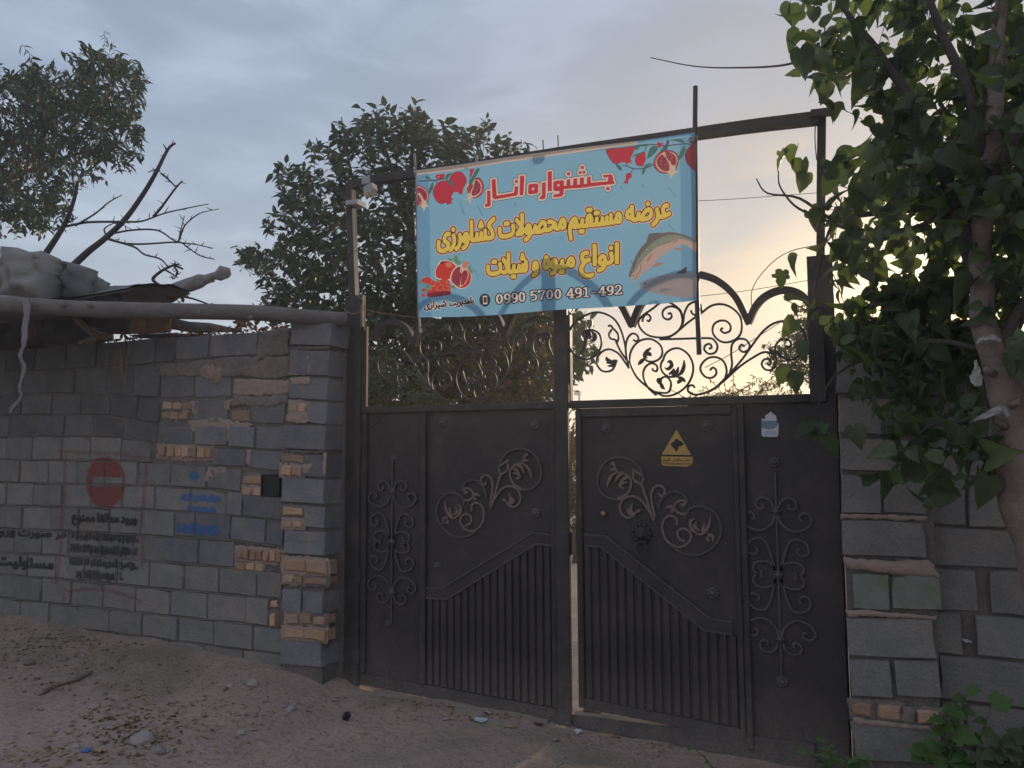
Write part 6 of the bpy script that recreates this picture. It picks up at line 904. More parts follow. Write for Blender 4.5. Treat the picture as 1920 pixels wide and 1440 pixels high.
'dig1': '3880,2922 3852,2932 3820,2961 3795,2942 3772,2935 3722,2937 3699,2950 3674,2975 3665,2991 3660,2962 3646,2948 3625,2941 3605,2945 3579,2968 3518,3062 3472,3059 3390,3067 3370,3085 3370,3105 3385,3121 3402,3126 3510,3119 3532,3128 3552,3129 3556,3158 3570,3171 3590,3176 3662,3170 3678,3166 3695,3152 3728,3164 3752,3164 3785,3153 3808,3135 3826,3148 3842,3151 3940,3146 3970,3140 3990,3123 3996,3100 3991,3075 3978,3062 3960,3055 3978,3022 3984,3000 3978,2970 3970,2956 3940,2929 3915,2921;3295,2965 3242,2992 3225,3007 3205,2989 3185,2980 3170,2976 3128,2980 3100,2994 3070,3028 3065,3005 3050,2989 3030,2984 3006,2988 2989,3002 2905,3130 2905,3150 2925,3168 2960,3172 2961,3200 2975,3213 2995,3219 3065,3213 3080,3208 3098,3193 3128,3206 3158,3206 3190,3196 3220,3170 3239,3192 3258,3199 3361,3190 3379,3175 3382,3162 3380,3152 3369,3140 3345,3130 3342,3125 3341,2988 3322,2968;3894,2992 3898,2991 3900,3000 3885,3028 3866,3052 3840,3073 3835,3045 3838,3026 3872,3021 3889,3005;3749,3002 3753,3002 3755,3012 3748,3028 3744,3015;2758,3005 2729,3015 2692,3055 2662,3027 2632,3016 2595,3020 2565,3037 2545,3025 2515,3021 2415,3029 2388,3037 2345,3034 2260,3042 2239,3062 2235,3160 2250,3176 2268,3181 2292,3178 2318,3161 2325,3165 2329,3178 2323,3192 2315,3199 2285,3191 2258,3197 2242,3212 2242,3232 2260,3251 2295,3264 2328,3264 2365,3251 2390,3229 2402,3210 2411,3175 2400,3139 2372,3111 2351,3100 2370,3097 2392,3117 2418,3121 2436,3115 2449,3102 2452,3092 2460,3089 2464,3095 2437,3152 2423,3220 2425,3235 2445,3253 2460,3256 2480,3253 2499,3238 2517,3162 2530,3141 2537,3178 2547,3200 2570,3226 2592,3238 2628,3241 2648,3236 2662,3226 2695,3190 2720,3216 2735,3225 2758,3231 2795,3225 2825,3204 2845,3170 2856,3118 2854,3090 2838,3045 2815,3019 2798,3010;3153,3045 3158,3048 3159,3055 3152,3071 3146,3060;3243,3052 3260,3055 3264,3060 3263,3130 3260,3136 3240,3141 3238,3078;2075,3055 2048,3064 2015,3097 1985,3072 1958,3064 1928,3064 1908,3070 1888,3081 1865,3104 1832,3080 1810,3074 1780,3075 1745,3089 1715,3119 1693,3098 1678,3090 1662,3086 1622,3090 1610,3096 1582,3124 1567,3160 1561,3212 1572,3258 1584,3278 1608,3301 1638,3311 1670,3308 1694,3295 1718,3268 1738,3220 1761,3235 1745,3242 1729,3258 1730,3280 1745,3296 1770,3304 1800,3304 1825,3296 1845,3284 1870,3257 1876,3270 1896,3288 1918,3294 1948,3293 1988,3276 2018,3245 2040,3266 2065,3278 2085,3281 2112,3275 2126,3268 2158,3232 2174,3175 2171,3138 2156,3092 2130,3066 2102,3055;2767,3090 2771,3092 2774,3115 2768,3146 2761,3130;2620,3100 2624,3110 2624,3142 2618,3156 2614,3148 2614,3115;2085,3145 2088,3143 2091,3155 2091,3175 2085,3192 2081,3180;1647,3175 1650,3173 1654,3188 1654,3205 1648,3223 1644,3212;1884,3210 1908,3225 1880,3240',
'danger': '241,35 206,55 203,59 206,65 210,68 210,78 233,102 231,108 222,109 200,108 201,88 198,79 190,76 181,77 173,84 167,94 162,109 150,108 148,104 149,91 140,88 137,90 132,108 126,109 118,108 114,99 113,49 110,46 101,46 99,50 101,92 102,109 105,116 114,122 134,122 141,119 149,122 162,122 172,138 184,143 195,143 200,141 205,134 208,122 230,122 242,117 254,122 269,122 276,119 282,114 284,105 283,90 278,78 274,77 266,81 272,104 269,108 261,109 251,105 242,91 226,75 228,71 253,57 253,52 247,46 247,39 244,35;500,36 469,53 463,59 465,63 470,68 469,75 471,79 488,94 494,104 492,108 484,109 468,109 460,108 461,85 456,78 451,76 444,76 434,82 429,92 423,109 412,108 409,100 408,49 405,46 396,46 394,50 396,98 397,111 400,117 408,121 424,122 431,135 436,140 444,143 455,143 461,140 466,132 467,124 470,122 490,122 503,117 515,122 529,122 535,119 544,122 556,122 562,119 569,122 581,122 589,119 593,115 596,108 595,92 592,80 589,77 582,78 578,82 583,100 583,106 579,109 571,107 572,92 568,89 560,91 556,104 552,109 544,108 544,92 536,90 532,92 529,105 525,109 520,109 512,106 499,88 486,74 514,57 506,38;678,46 676,50 677,106 674,109 668,108 657,85 652,84 647,86 645,90 650,102 650,114 644,124 626,134 630,144 636,144 646,139 654,132 662,122 705,122 722,119 734,122 755,122 769,118 799,104 799,99 796,95 765,82 749,83 746,86 746,91 750,96 759,95 770,97 773,99 773,101 760,106 746,109 736,108 737,99 735,91 730,84 724,81 716,80 708,81 691,89 689,49 686,46;269,57 266,61 266,68 270,71 276,70 279,66 279,60 275,57;755,62 751,66 751,71 756,76 760,76 765,72 765,65 761,62;57,67 53,71 52,78 56,81 62,81 66,78 66,71 62,67;375,75 360,81 353,88 350,95 349,104 352,109 372,120 370,124 363,129 352,132 344,132 332,128 329,124 328,119 330,104 324,100 319,101 314,112 314,125 317,132 325,140 334,144 344,146 358,144 370,140 381,132 387,121 385,112 379,107 365,101 363,98 371,90 386,89 390,81 385,76;80,86 75,89 73,92 79,112 78,121 74,127 68,130 56,132 45,128 41,121 43,104 36,100 31,101 27,114 27,125 35,138 49,144 68,144 76,141 87,132 92,121 92,104 85,88;184,91 188,91 188,99 185,104 180,106 179,102;445,91 448,91 449,96 445,104 440,106 440,100;712,94 718,94 722,96 723,100 722,104 710,108 694,109 701,99;179,120 191,121 194,127 190,130 184,129 179,124;439,120 451,121 454,124 454,127 450,130 444,128 440,124;139,126 134,131 134,136 138,140 145,140 148,136 148,130 142,126',
'warning': '30,50 29,52 31,59 54,115 57,120 62,116 81,70 102,118 104,120 106,120 134,52 131,49 123,51 105,92 88,52 84,49 78,50 60,91 57,92 40,51 38,49;626,50 624,52 624,72 616,72 604,76 597,82 593,92 595,106 598,112 602,117 612,121 632,121 636,118 636,52 632,49;702,50 701,52 700,72 692,72 680,76 675,80 669,90 669,102 672,110 680,118 689,121 709,121 712,118 712,52 709,49;275,55 271,59 271,64 274,66 280,66 283,64 283,59 279,55;150,72 142,74 137,79 136,89 139,89 145,85 151,83 157,85 158,90 139,101 135,109 136,114 140,119 146,122 158,119 165,122 171,120 175,114 169,110 169,84 164,76;204,72 195,79 190,73 182,75 182,116 184,120 190,121 193,119 193,94 196,88 202,83 211,87 216,80 212,75;242,72 234,76 229,73 221,75 221,116 222,120 229,121 231,119 232,89 236,84 241,82 245,82 249,88 250,119 254,121 260,119 260,85 252,75;315,72 306,76 300,73 294,75 293,116 295,120 301,121 304,119 305,88 314,82 319,84 321,89 322,119 326,121 333,119 333,90 331,84 325,75;524,72 511,79 510,89 526,83 530,85 532,90 512,101 509,106 510,114 520,122 532,118 539,122 545,120 549,115 549,112 543,110 543,84 538,76;579,72 569,79 564,73 556,75 556,116 558,120 564,121 566,119 567,95 570,87 576,83 585,86 590,81 588,76;742,72 734,75 725,81 720,90 719,100 722,109 728,116 734,119 744,122 752,120 762,114 768,106 769,94 767,85 761,79 752,74;831,72 820,78 818,89 826,98 837,105 838,109 836,110 829,111 819,107 817,114 819,118 834,122 846,117 850,108 847,100 830,86 832,83 846,86 848,84 848,78 841,74;272,74 271,78 271,118 274,121 280,121 283,116 283,76 280,73;356,74 346,78 341,86 341,94 347,104 344,110 345,116 337,124 337,131 341,138 350,143 366,143 372,141 379,135 380,124 372,116 355,110 358,108 368,105 374,99 377,91 375,85 380,81 381,76 378,73;434,74 426,76 419,85 419,95 425,104 421,110 422,116 416,121 414,129 416,135 422,141 429,143 442,143 455,137 458,131 458,125 451,117 436,113 433,110 446,104 451,99 453,94 453,84 458,81 458,76 455,73;464,74 462,78 462,101 466,115 478,122 489,118 494,121 501,120 503,116 503,75 495,73 491,75 491,106 489,109 481,112 476,110 474,108 473,75 470,73;790,74 780,78 775,86 775,94 781,104 777,110 778,116 772,123 771,130 774,137 781,141 800,143 807,140 813,135 814,124 809,117 789,110 806,101 811,92 810,84 815,81 816,76 812,73;357,84 362,84 365,88 365,94 362,96 355,96 352,94 352,88;433,84 438,84 443,88 443,92 440,96 432,96 429,93 429,88;613,84 621,83 624,85 624,108 622,110 612,110 606,104 604,96 606,90 609,86;688,84 698,83 700,85 701,108 699,110 689,110 682,106 681,91;738,84 749,84 756,90 758,99 754,108 749,110 741,111 733,106 731,101 731,94 734,87;791,84 799,86 800,91 796,96 790,97 786,94 786,88;152,101 158,101 158,109 156,111 150,113 148,111 147,106;526,101 530,100 532,102 531,110 526,113 522,111 521,108 522,104;351,124 364,124 369,126 369,130 361,134 350,133 348,129;428,124 442,124 446,127 446,130 438,134 428,133 425,129;786,124 800,124 803,126 803,130 801,133 795,134 785,133 782,129',
'forbid': '300,44 296,46 295,50 297,106 301,116 306,122 312,124 336,124 348,122 360,124 378,124 389,121 398,124 435,124 453,121 465,124 476,124 488,120 506,124 518,119 523,110 524,102 520,91 513,82 504,79 491,84 486,89 479,103 472,107 469,105 469,96 467,89 454,79 439,79 424,85 421,49 419,45 414,43 408,45 404,50 405,106 399,106 396,98 394,49 391,45 385,43 380,45 377,50 377,106 367,106 368,90 363,81 355,74 363,65 362,57 355,53 346,55 340,53 333,56 330,62 332,68 340,74 332,80 326,90 324,98 326,106 319,107 316,105 314,96 313,49 308,44;48,65 36,71 31,76 27,85 29,95 35,106 26,121 24,135 27,145 35,154 54,163 72,163 88,158 90,154 90,148 109,139 123,124 135,124 144,121 152,124 166,124 176,119 186,124 195,126 208,122 214,124 224,124 234,120 246,124 254,124 262,119 269,109 269,98 264,88 259,82 249,78 239,82 234,86 221,106 215,105 202,82 191,78 182,81 174,89 164,106 156,107 153,104 153,91 145,86 151,79 151,74 148,68 140,66 134,70 132,75 133,80 140,86 133,106 124,106 118,90 111,83 104,81 96,82 87,89 81,104 81,111 83,116 94,124 95,126 80,132 79,142 78,144 57,146 49,143 44,138 44,124 48,117 53,112 74,105 76,100 73,92 70,89 52,94 47,91 46,88 47,84 61,82 67,74 65,69 62,66;578,69 571,72 568,78 578,94 580,104 574,107 559,104 555,105 550,114 554,120 564,124 581,124 590,119 599,110 605,119 614,125 602,130 598,134 600,144 606,147 624,142 636,131 636,138 638,142 646,146 664,136 672,127 676,118 678,108 675,95 668,82 660,83 655,89 661,106 658,119 649,127 638,131 642,118 642,105 640,98 634,88 625,81 618,81 606,89 599,101 589,79 583,70;699,81 686,91 681,105 681,110 684,117 696,125 684,130 679,134 680,142 686,147 700,144 713,136 718,130 723,118 723,102 718,90 709,82;345,92 348,91 350,94 350,100 348,102 344,100;442,96 450,96 452,100 450,103 442,106 429,106 432,101;188,98 190,96 192,98 196,105 194,108 187,104 186,101;247,98 251,99 252,105 244,105 243,102;500,98 505,99 506,105 497,105 497,102;619,100 622,100 623,106 618,106;700,100 704,100 705,106 699,106',
'incase': '265,66 259,74 260,78 265,83 270,83 275,80 284,83 290,78 290,71 285,66 280,66 275,68 270,66;52,70 45,78 55,96 56,105 46,108 32,105 26,114 28,119 38,123 55,123 61,121 69,115 73,108 71,95 67,84 58,71;596,70 590,73 588,78 600,100 600,105 592,108 576,105 569,114 571,118 576,121 582,123 601,123 610,118 615,111 617,102 612,86 602,72;312,76 308,78 304,82 308,96 307,104 302,106 286,109 258,109 246,107 242,101 242,86 236,82 231,82 228,86 226,94 227,111 239,121 259,126 294,124 310,120 321,112 324,102 324,95 320,81 316,76;476,79 465,81 455,87 436,106 434,104 435,92 432,90 424,89 421,91 416,105 410,108 405,106 403,95 395,85 388,82 378,84 368,92 364,109 366,114 372,120 382,125 365,132 363,135 364,141 370,146 384,143 394,136 404,124 418,123 426,119 440,124 471,124 488,119 498,108 499,100 498,91 490,82;92,82 82,90 77,100 76,108 78,116 84,122 92,125 89,128 79,130 75,134 75,140 80,146 95,143 105,137 113,127 117,115 115,99 110,88 101,82;139,82 131,89 137,105 134,119 127,125 112,134 114,141 118,145 126,144 135,139 146,128 150,120 152,114 150,95 144,84;174,82 163,90 158,101 160,116 165,122 174,125 156,134 156,140 161,146 172,144 185,138 193,130 198,115 196,98 192,90 182,82;346,82 338,89 344,106 342,118 335,125 320,134 321,141 325,145 330,145 344,138 352,129 358,120 359,112 358,96 352,85;554,82 546,89 552,108 549,118 544,124 527,134 527,139 532,145 538,145 554,136 565,119 567,110 565,98 560,86;473,95 479,95 482,97 483,101 480,105 466,109 456,109 462,101;95,99 98,99 99,101 100,106 99,108 92,106;176,99 179,99 181,102 180,108 173,106;384,99 386,99 388,101 389,106 388,108 381,105',
'resp': '29,45 26,50 29,111 32,118 40,123 59,124 54,131 54,136 59,141 65,141 70,136 71,131 63,124 74,114 77,108 77,96 73,81 68,76 60,78 57,84 61,105 55,108 45,106 43,100 42,49 39,45;261,45 258,50 259,104 256,108 243,106 243,91 240,89 233,87 229,90 225,105 220,108 207,106 206,98 198,93 171,106 155,109 135,109 123,105 121,100 121,86 112,82 108,85 105,94 106,110 112,118 119,122 139,126 164,124 191,116 205,123 225,123 233,120 242,123 262,123 269,119 274,112 276,89 273,48 269,44;335,54 329,57 327,62 327,79 331,83 349,79 353,75 352,69 347,65 349,59 348,55 345,53;144,66 138,74 140,79 144,83 149,83 154,80 162,83 169,78 169,71 164,66 159,66 154,68 149,66;472,80 467,81 459,89 450,105 445,108 439,105 435,85 430,81 424,82 421,85 421,104 419,107 415,108 411,106 412,92 408,88 398,90 394,105 389,108 383,105 385,95 384,92 380,89 374,89 370,93 365,106 358,108 351,105 352,94 350,90 341,87 337,90 332,106 322,108 318,94 311,86 305,82 296,82 289,86 283,94 281,101 281,110 286,119 298,125 280,132 278,135 280,142 285,146 299,143 308,138 319,124 334,123 341,120 351,123 368,123 375,120 382,123 396,123 403,120 408,123 420,123 430,119 439,123 450,123 459,119 471,123 481,123 486,121 493,114 494,99 492,91 486,84 478,80;472,96 478,99 479,104 478,106 468,105;299,99 303,101 304,108 296,106;222,126 217,131 217,135 225,143 233,140 241,143 248,138 248,130 244,126 234,127',
}
# ------------------------------------------------------------------ banner
YB = -0.15
def ripple(x, z): return 0.004 * math.sin(x * 17 + z * 23) * math.exp(-((x + z * .4 - .9) * 2) ** 2) + 0.010 * math.sin(x * 5.1 + z * 1.7) + 0.004 * math.sin(x * 13 - z * 3 + 1) + 0.003 * math.sin(z * 9 + x * 2)
def dec(s, off=(770, 240), q_=10): return [[(off[0] + int(a.split(',')[0]) / q_, off[1] + int(a.split(',')[1]) / q_) for a in c.split(' ')] for c in s.split(';')]
def flat(name, loops, y, mat, parent, label=None):
    """flat print: loops of (x,z) world outlines, holes by even-odd"""
    allp = [V((x, z, 0)) for lp_ in loops for x, z in lp_]
    if len(loops) == 1:
        me = bpy.data.meshes.new(name); me.from_pydata([(p.x, 0, p.y) for p in allp], [], [tuple(t) for t in geometry.tessellate_polygon([allp])])
    else:      # the curve filler copes with many islands and holes
        cu = bpy.data.curves.new(name, 'CURVE'); cu.dimensions = '2D'; cu.fill_mode = 'FRONT'
        for lp_ in loops:
            sp = cu.splines.new('POLY'); sp.points.add(len(lp_) - 1); sp.use_cyclic_u = True
            sp.points.foreach_set('co', [c_ for x, z in lp_ for c_ in (x * 10, z * 10, 0, 1)])
        co = bpy.data.objects.new(name, cu); me = bpy.data.meshes.new_from_object(co)
        me.materials.clear(); me.name = name
        for v in me.vertices: v.co = (v.co.x / 10, 0, v.co.y / 10)
        bpy.data.objects.remove(co); bpy.data.curves.remove(cu)
    bm = bmesh.new(); bm.from_mesh(me)
    bmesh.ops.remove_doubles(bm, verts=bm.verts, dist=1e-6)
    for f in bm.faces:
        f.normal_update()
        if f.normal.y > 0: f.normal_flip()
    cx = sum(p.x for p in allp) / len(allp); cz = min(p.y for p in allp)
    for v in bm.verts:
        v.co.y = 0
        v.co.x -= cx; v.co.z -= cz
    bm.to_mesh(me); bm.free()
    o = new_obj(name, me, mat, parent, V((cx, y, cz)))
    me.update()
    if label: o['label'] = label
    return o
def PB(u, v): p = P(u, v, YB); return (p.x, p.z)
ban = thing('banner', 'light blue pomegranate festival banner with Persian lettering and trout hung on the gate beam', 'banner', V((P(1045, 580, YB).x, YB, P(1045, 580, YB).z)))
ENT = []      # every printed shape; cut against each other further down, so the print is one single skin
def bprint(name, loops, mat, k, label=None): ENT.append((k, len(ENT), name, mat, label, [[PB(u, v) for u, v in l_] for l_ in loops]))
PM = {}
for n_, c_, t_ in [('blue', (0.215, 0.44, 0.61), .34), ('blue_hem', (0.165, 0.37, 0.55), .28), ('dash', (0.14, 0.33, 0.48), .26), ('cream', (0.62, 0.50, 0.42), .35), ('red', (0.62, 0.05, 0.07), .22), ('redcream', (0.72, 0.60, 0.53), .3), ('slate', (0.07, 0.12, 0.14), .2),
                   ('yellow', (0.76, 0.57, 0.11), .32), ('brown', (0.065, 0.022, 0.014), .15), ('salmon', (0.76, 0.43, 0.39), .3), ('black', (0.022, 0.018, 0.02), .12), ('white', (0.80, 0.70, 0.66), .32), ('grey', (0.055, 0.06, 0.075), .15),
                   ('pom', (0.56, 0.045, 0.075), .25), ('pomdark', (0.30, 0.04, 0.06), .2), ('aril', (0.36, 0.05, 0.08), .2), ('arilpale', (0.60, 0.22, 0.24), .25), ('pith', (0.68, 0.52, 0.38), .3), ('green', (0.07, 0.22, 0.17), .2), ('stem', (0.12, 0.10, 0.13), .15),
                   ('bright', (0.66, 0.06, 0.04), .25), ('brightpale', (0.74, 0.24, 0.16), .25), ('leafgreen', (0.16, 0.34, 0.15), .25), ('fishback', (0.20, 0.17, 0.16), .2), ('fishside', (0.28, 0.33, 0.25), .2), ('fishbelly', (0.58, 0.42, 0.36), .25), ('fin', (0.52, 0.27, 0.22), .25), ('fishdark', (0.07, 0.08, 0.09), .15), ('fishgrey', (0.27, 0.29, 0.32), .2), ('fishpale', (0.42, 0.36, 0.35), .22)]:
    PM[n_] = printmat('print_' + n_, c_, t_)
bprint('sheet', [[(780, 325), (845, 316), (960, 301), (1060, 287), (1180, 271), (1303, 254), (1304, 340), (1304, 450), (1306, 563), (1240, 569), (1150, 576), (1040, 582), (930, 590), (860, 594), (786, 595), (784, 500), (782, 410)]], PM['blue'], 0)
bprint('hem', [[(780, 325), (803, 322), (805, 420), (808, 592), (786, 595), (784, 500), (782, 410)]], PM['blue_hem'], 1)
bprint('hem', [[(1275, 259), (1303, 254), (1304, 340), (1304, 450), (1306, 563), (1276, 566)]], PM['blue_hem'], 1)
bprint('top_hem', [[(780, 319), (845, 310), (960, 295), (1060, 281), (1195, 263), (1195, 269), (1060, 290), (960, 304), (845, 319), (781, 328)]], PM['cream'], 2)
bprint('top_hem', [[(1195, 263.5), (1303, 248), (1303, 255), (1195, 269)]], PM['blue'], 2)
def PT(name, mat, k, pts, zf, closed=True, n=4, label=None, smooth=True):
    q_ = [zf(*p) for p in pts]
    if smooth:
        q_ = [(p.x, p.y) for p in crom([V((a, c, 0)) for a, c in q_], n, True)]
    return bprint(name, [q_], PM[mat], k, label)
def stroke_loops(pts, zf, w):
    q_ = crom([V((*zf(*p), 0)) for p in pts], 5); L = []; R = []
    for i, p in enumerate(q_):
        t = (q_[min(i + 1, len(q_) - 1)] - q_[max(i - 1, 0)]).normalized(); nn = V((-t.y, t.x, 0)) * w / 2
        L.append(p + nn); R.append(p - nn)
    return [(p.x, p.y) for p in L + R[::-1]]
def ST(name, mat, k, pts, zf, w): return bprint(name, [stroke_loops(pts, zf, w)], PM[mat], k)
def ell(cx, cy, rx, ry, a=0, n=14): return [(cx + rx * math.cos(t) * math.cos(a) - ry * math.sin(t) * math.sin(a), cy + rx * math.cos(t) * math.sin(a) + ry * math.sin(t) * math.cos(a)) for t in np.linspace(0, 2 * math.pi, n, endpoint=False)]
# upper left pomegranate branch
z1 = Z(780, 310, 12)
ST('printed_branch', 'stem', 3, [(40, 350), (200, 345), (330, 335), (500, 320), (620, 280), (700, 230)], z1, 2.2)
ST('printed_branch', 'stem', 3, [(400, 345), (440, 370), (470, 395)], z1, 1.6)
PT('printed_leaf', 'green', 4, [(190, 260), (250, 235), (330, 290), (320, 310), (250, 300)], z1)
PT('printed_leaf', 'green', 4, [(380, 370), (330, 430), (275, 560), (285, 640), (340, 570), (380, 480)], z1)
PT('printed_leaf', 'green', 4, [(690, 180), (790, 165), (730, 230), (700, 280), (640, 300), (640, 240)], z1)
PT('printed_flower', 'pom', 4, [(430, 215), (520, 190), (620, 180), (610, 260), (520, 310), (450, 290)], z1)
PT('printed_flower', 'pith', 5, [(488, 255), (500, 220), (515, 265), (500, 275)], z1, smooth=False)
for nm, mt, k, gr in (('pomegranate_outline', 'stem', 3, 9), ('printed_pomegranate', 'pom', 5, 0)):
    PT(nm, mt, k, [(740 - gr, 290), (800, 180 - gr), (930, 135 - gr), (1040, 170 - gr), (1105 + gr, 290), (1100 + gr, 380), (1030 + gr, 500), (1030, 560), (1010, 640 + gr), (960, 620), (940, 660 + gr), (925, 590), (830, 580), (760, 450)], z1)
for nm, mt, k, gr in (('pomegranate_outline', 'stem', 6, 9), ('printed_pomegranate', 'pom', 7, 0)):
    PT(nm, mt, k, [(690, 335 - gr), (560, 350 - gr), (440, 420), (375 - gr, 560), (385 - gr, 680), (450, 800 + gr), (560, 850 + gr), (650, 820 + gr), (690, 870 + gr), (740, 840), (790, 860 + gr), (770, 790), (815 + gr, 740), (770, 710), (810 + gr, 600), (830 + gr, 520), (800, 430), (740, 350)], z1)
PT('printed_leaf', 'green', 9, [(650, 290), (720, 310), (800, 360), (850, 460), (760, 420), (690, 340)], z1)
PT('printed_flower', 'pom', 4, [(1195, 95), (1320, 75), (1290, 140), (1230, 260), (1180, 250), (1215, 170)], z1)
def halfpom(zf, body, inner, seedpoly, crownp, k, n=36, seed=1, r=9):
    PT('pomegranate_outline', 'stem', k, [(cxx + (x - cxx) * 1.05, cyy + (y - cyy) * 1.05) for x, y in body for cxx, cyy in [(sum(p[0] for p in body) / len(body), sum(p[1] for p in body) / len(body))]], zf)
    PT('printed_pomegranate', 'pom', k + 1, body, zf)
    PT('printed_pith', 'pith', k + 2, inner, zf)
    for sp in seedpoly: PT('printed_arils', 'aril', k + 3, sp, zf)
    rr = random.Random(seed); loops = []
    for sp in seedpoly:
        xs = [p[0] for p in sp]; ys = [p[1] for p in sp]; c_ = 0; tries = 0
        while c_ < n // len(seedpoly) and tries < 900:
            tries += 1; x, y = rr.uniform(min(xs), max(xs)), rr.uniform(min(ys), max(ys)); ins = False
            for i in range(len(sp)):
                (ax_, ay_), (bx_, by_) = sp[i], sp[i - 1]
                if (ay_ > y) != (by_ > y) and x < (bx_ - ax_) * (y - ay_) / (by_ - ay_) + ax_: ins = not ins
            if ins and all((x - a) ** 2 + (y - b_) ** 2 > (2.0 * r) ** 2 for a, b_ in [l_[1] for l_ in loops]):
                loops.append(([zf(*e) for e in ell(x, y, r, r * 0.8, rr.random() * 3, 6)], (x, y))); c_ += 1
    if loops: bprint('printed_arils', [l_[0] for l_ in loops], PM['arilpale'], k + 4)
    PT('printed_crown', 'pith', k + 5, crownp, zf, smooth=False)
halfpom(z1, [(1330, 290), (1430, 290), (1500, 390), (1520, 500), (1480, 620), (1390, 700), (1280, 720), (1180, 680), (1120, 560), (1130, 440), (1200, 350)],
        [(1350, 320), (1420, 340), (1475, 430), (1470, 540), (1410, 640), (1300, 705), (1190, 670), (1105, 540), (1120, 430), (1210, 340)],
        [[(1330, 330), (1400, 360), (1450, 450), (1440, 560), (1370, 640), (1270, 680), (1230, 620), (1260, 520), (1290, 430)], [(1190, 400), (1250, 410), (1270, 440), (1220, 560), (1190, 640), (1140, 580), (1120, 500)]],
        [(1290, 430), (1240, 540), (1225, 640), (1270, 700), (1215, 750), (1220, 870), (1175, 800), (1160, 740), (1090, 770), (1150, 700), (1140, 630), (1210, 600), (1230, 520)], 3, 44, 3)
PT('printed_leaf', 'green', 10, [(1420, 60), (1420, 150), (1330, 260), (1250, 400), (1180, 400), (1170, 350), (1280, 220), (1330, 120)], z1)
halfpom(z1, [(20, 470), (120, 470), (220, 540), (270, 640), (265, 740), (220, 830), (100, 870), (25, 890)], [(25, 490), (120, 490), (210, 555), (255, 650), (250, 740), (200, 820), (100, 860), (28, 880)],
        [[(28, 500), (110, 500), (200, 570), (240, 660), (230, 750), (190, 810), (130, 700), (70, 610), (28, 640)], [(28, 660), (70, 680), (120, 800), (80, 860), (28, 880)]],
        [(60, 610), (110, 670), (150, 770), (220, 800), (230, 880), (285, 910), (215, 930), (180, 1000), (165, 1050), (150, 960), (80, 900), (130, 860), (120, 760)], 3, 30, 5)
# upper right branch
z2 = Z(1120, 250, 10.105)
ST('printed_branch', 'stem', 3, [(690, 235), (800, 235), (930, 225), (1000, 205), (1120, 215), (1300, 230), (1500, 210), (1700, 195), (1760, 225)], z2, 2.0)
ST('printed_branch', 'stem', 3, [(1340, 125), (1320, 210), (1290, 320)], z2, 4.5)
ST('printed_branch', 'stem', 3, [(470, 605), (560, 615), (680, 660), (850, 665), (970, 635), (1070, 590)], z2, 2.0)
ST('printed_branch', 'stem', 3, [(690, 665), (650, 710), (620, 750)], z2, 1.6)
ST('printed_branch', 'stem', 3, [(930, 230), (900, 330)], z2, 1.6)
for pl in ([(690, 235), (800, 205), (950, 195), (960, 215), (820, 245), (735, 310)], [(890, 330), (800, 360), (700, 390), (650, 450), (700, 430), (820, 390), (880, 350)], [(1110, 235), (1020, 250), (970, 340), (945, 470), (1040, 420), (1120, 340), (1150, 270)],
           [(1040, 570), (960, 570), (890, 610), (850, 700), (850, 785), (900, 720), (920, 650), (1000, 600)], [(330, 560), (390, 580), (450, 640), (445, 700), (380, 660)], [(1670, 230), (1600, 290), (1540, 420), (1540, 500), (1610, 440), (1660, 340)],
           [(1360, 125), (1500, 105), (1600, 110), (1650, 180), (1560, 165), (1460, 140)], [(1290, 220), (1240, 260), (1180, 360), (1230, 330), (1290, 310)]):
    PT('printed_leaf', 'green', 4, pl, z2)
for nm, mt, k, e in (('pomegranate_outline', 'stem', 5, 1.04), ('printed_pomegranate', 'pom', 6, 1.0)):
    for body in ([(180, 300), (440, 268), (680, 238), (690, 310), (640, 420), (620, 480), (655, 500), (620, 520), (650, 560), (580, 545), (540, 590), (520, 540), (460, 540), (380, 565), (300, 550), (210, 430)],
                 [(890, 350), (905, 430), (915, 500), (880, 570), (850, 630), (820, 600), (810, 640), (780, 600), (745, 635), (745, 590), (712, 540), (720, 450), (790, 400)],
                 [(540, 770), (590, 748), (640, 775), (640, 830), (590, 870), (575, 900), (580, 960), (545, 930), (520, 970), (510, 925), (460, 945), (520, 890), (530, 850)],
                 [(1130, 160), (1200, 180), (1270, 195), (1210, 215), (1200, 270), (1150, 260), (1140, 210)]):
        cx_, cy_ = sum(p[0] for p in body) / len(body), sum(p[1] for p in body) / len(body)
        PT(nm, mt, k, [(cx_ + (x - cx_) * e, cy_ + (y - cy_) * e) for x, y in body], z2)
PT('printed_pomegranate', 'pomdark', 6, [(1865, 180), (1780, 220), (1690, 310), (1655, 430), (1690, 560), (1770, 650), (1862, 680)], z2)
halfpom(z2, [(1290, 330), (1400, 330), (1490, 380), (1530, 480), (1510, 600), (1430, 730), (1300, 750), (1180, 730), (1090, 640), (1075, 540), (1120, 430), (1200, 350)],
        [(1290, 350), (1400, 350), (1480, 400), (1515, 490), (1490, 600), (1420, 715), (1290, 730), (1180, 700), (1115, 610), (1105, 530), (1150, 440), (1230, 370)],
        [[(1290, 355), (1390, 360), (1470, 420), (1500, 500), (1480, 590), (1420, 610), (1380, 540), (1310, 460)], [(1230, 400), (1300, 470), (1350, 560), (1370, 640), (1340, 710), (1230, 700), (1150, 620), (1120, 530), (1160, 450)]],
        [(1300, 455), (1350, 520), (1390, 590), (1480, 620), (1470, 690), (1535, 735), (1470, 750), (1440, 790), (1420, 800), (1385, 865), (1375, 780), (1310, 740), (1370, 690), (1365, 600)], 5, 50, 8)
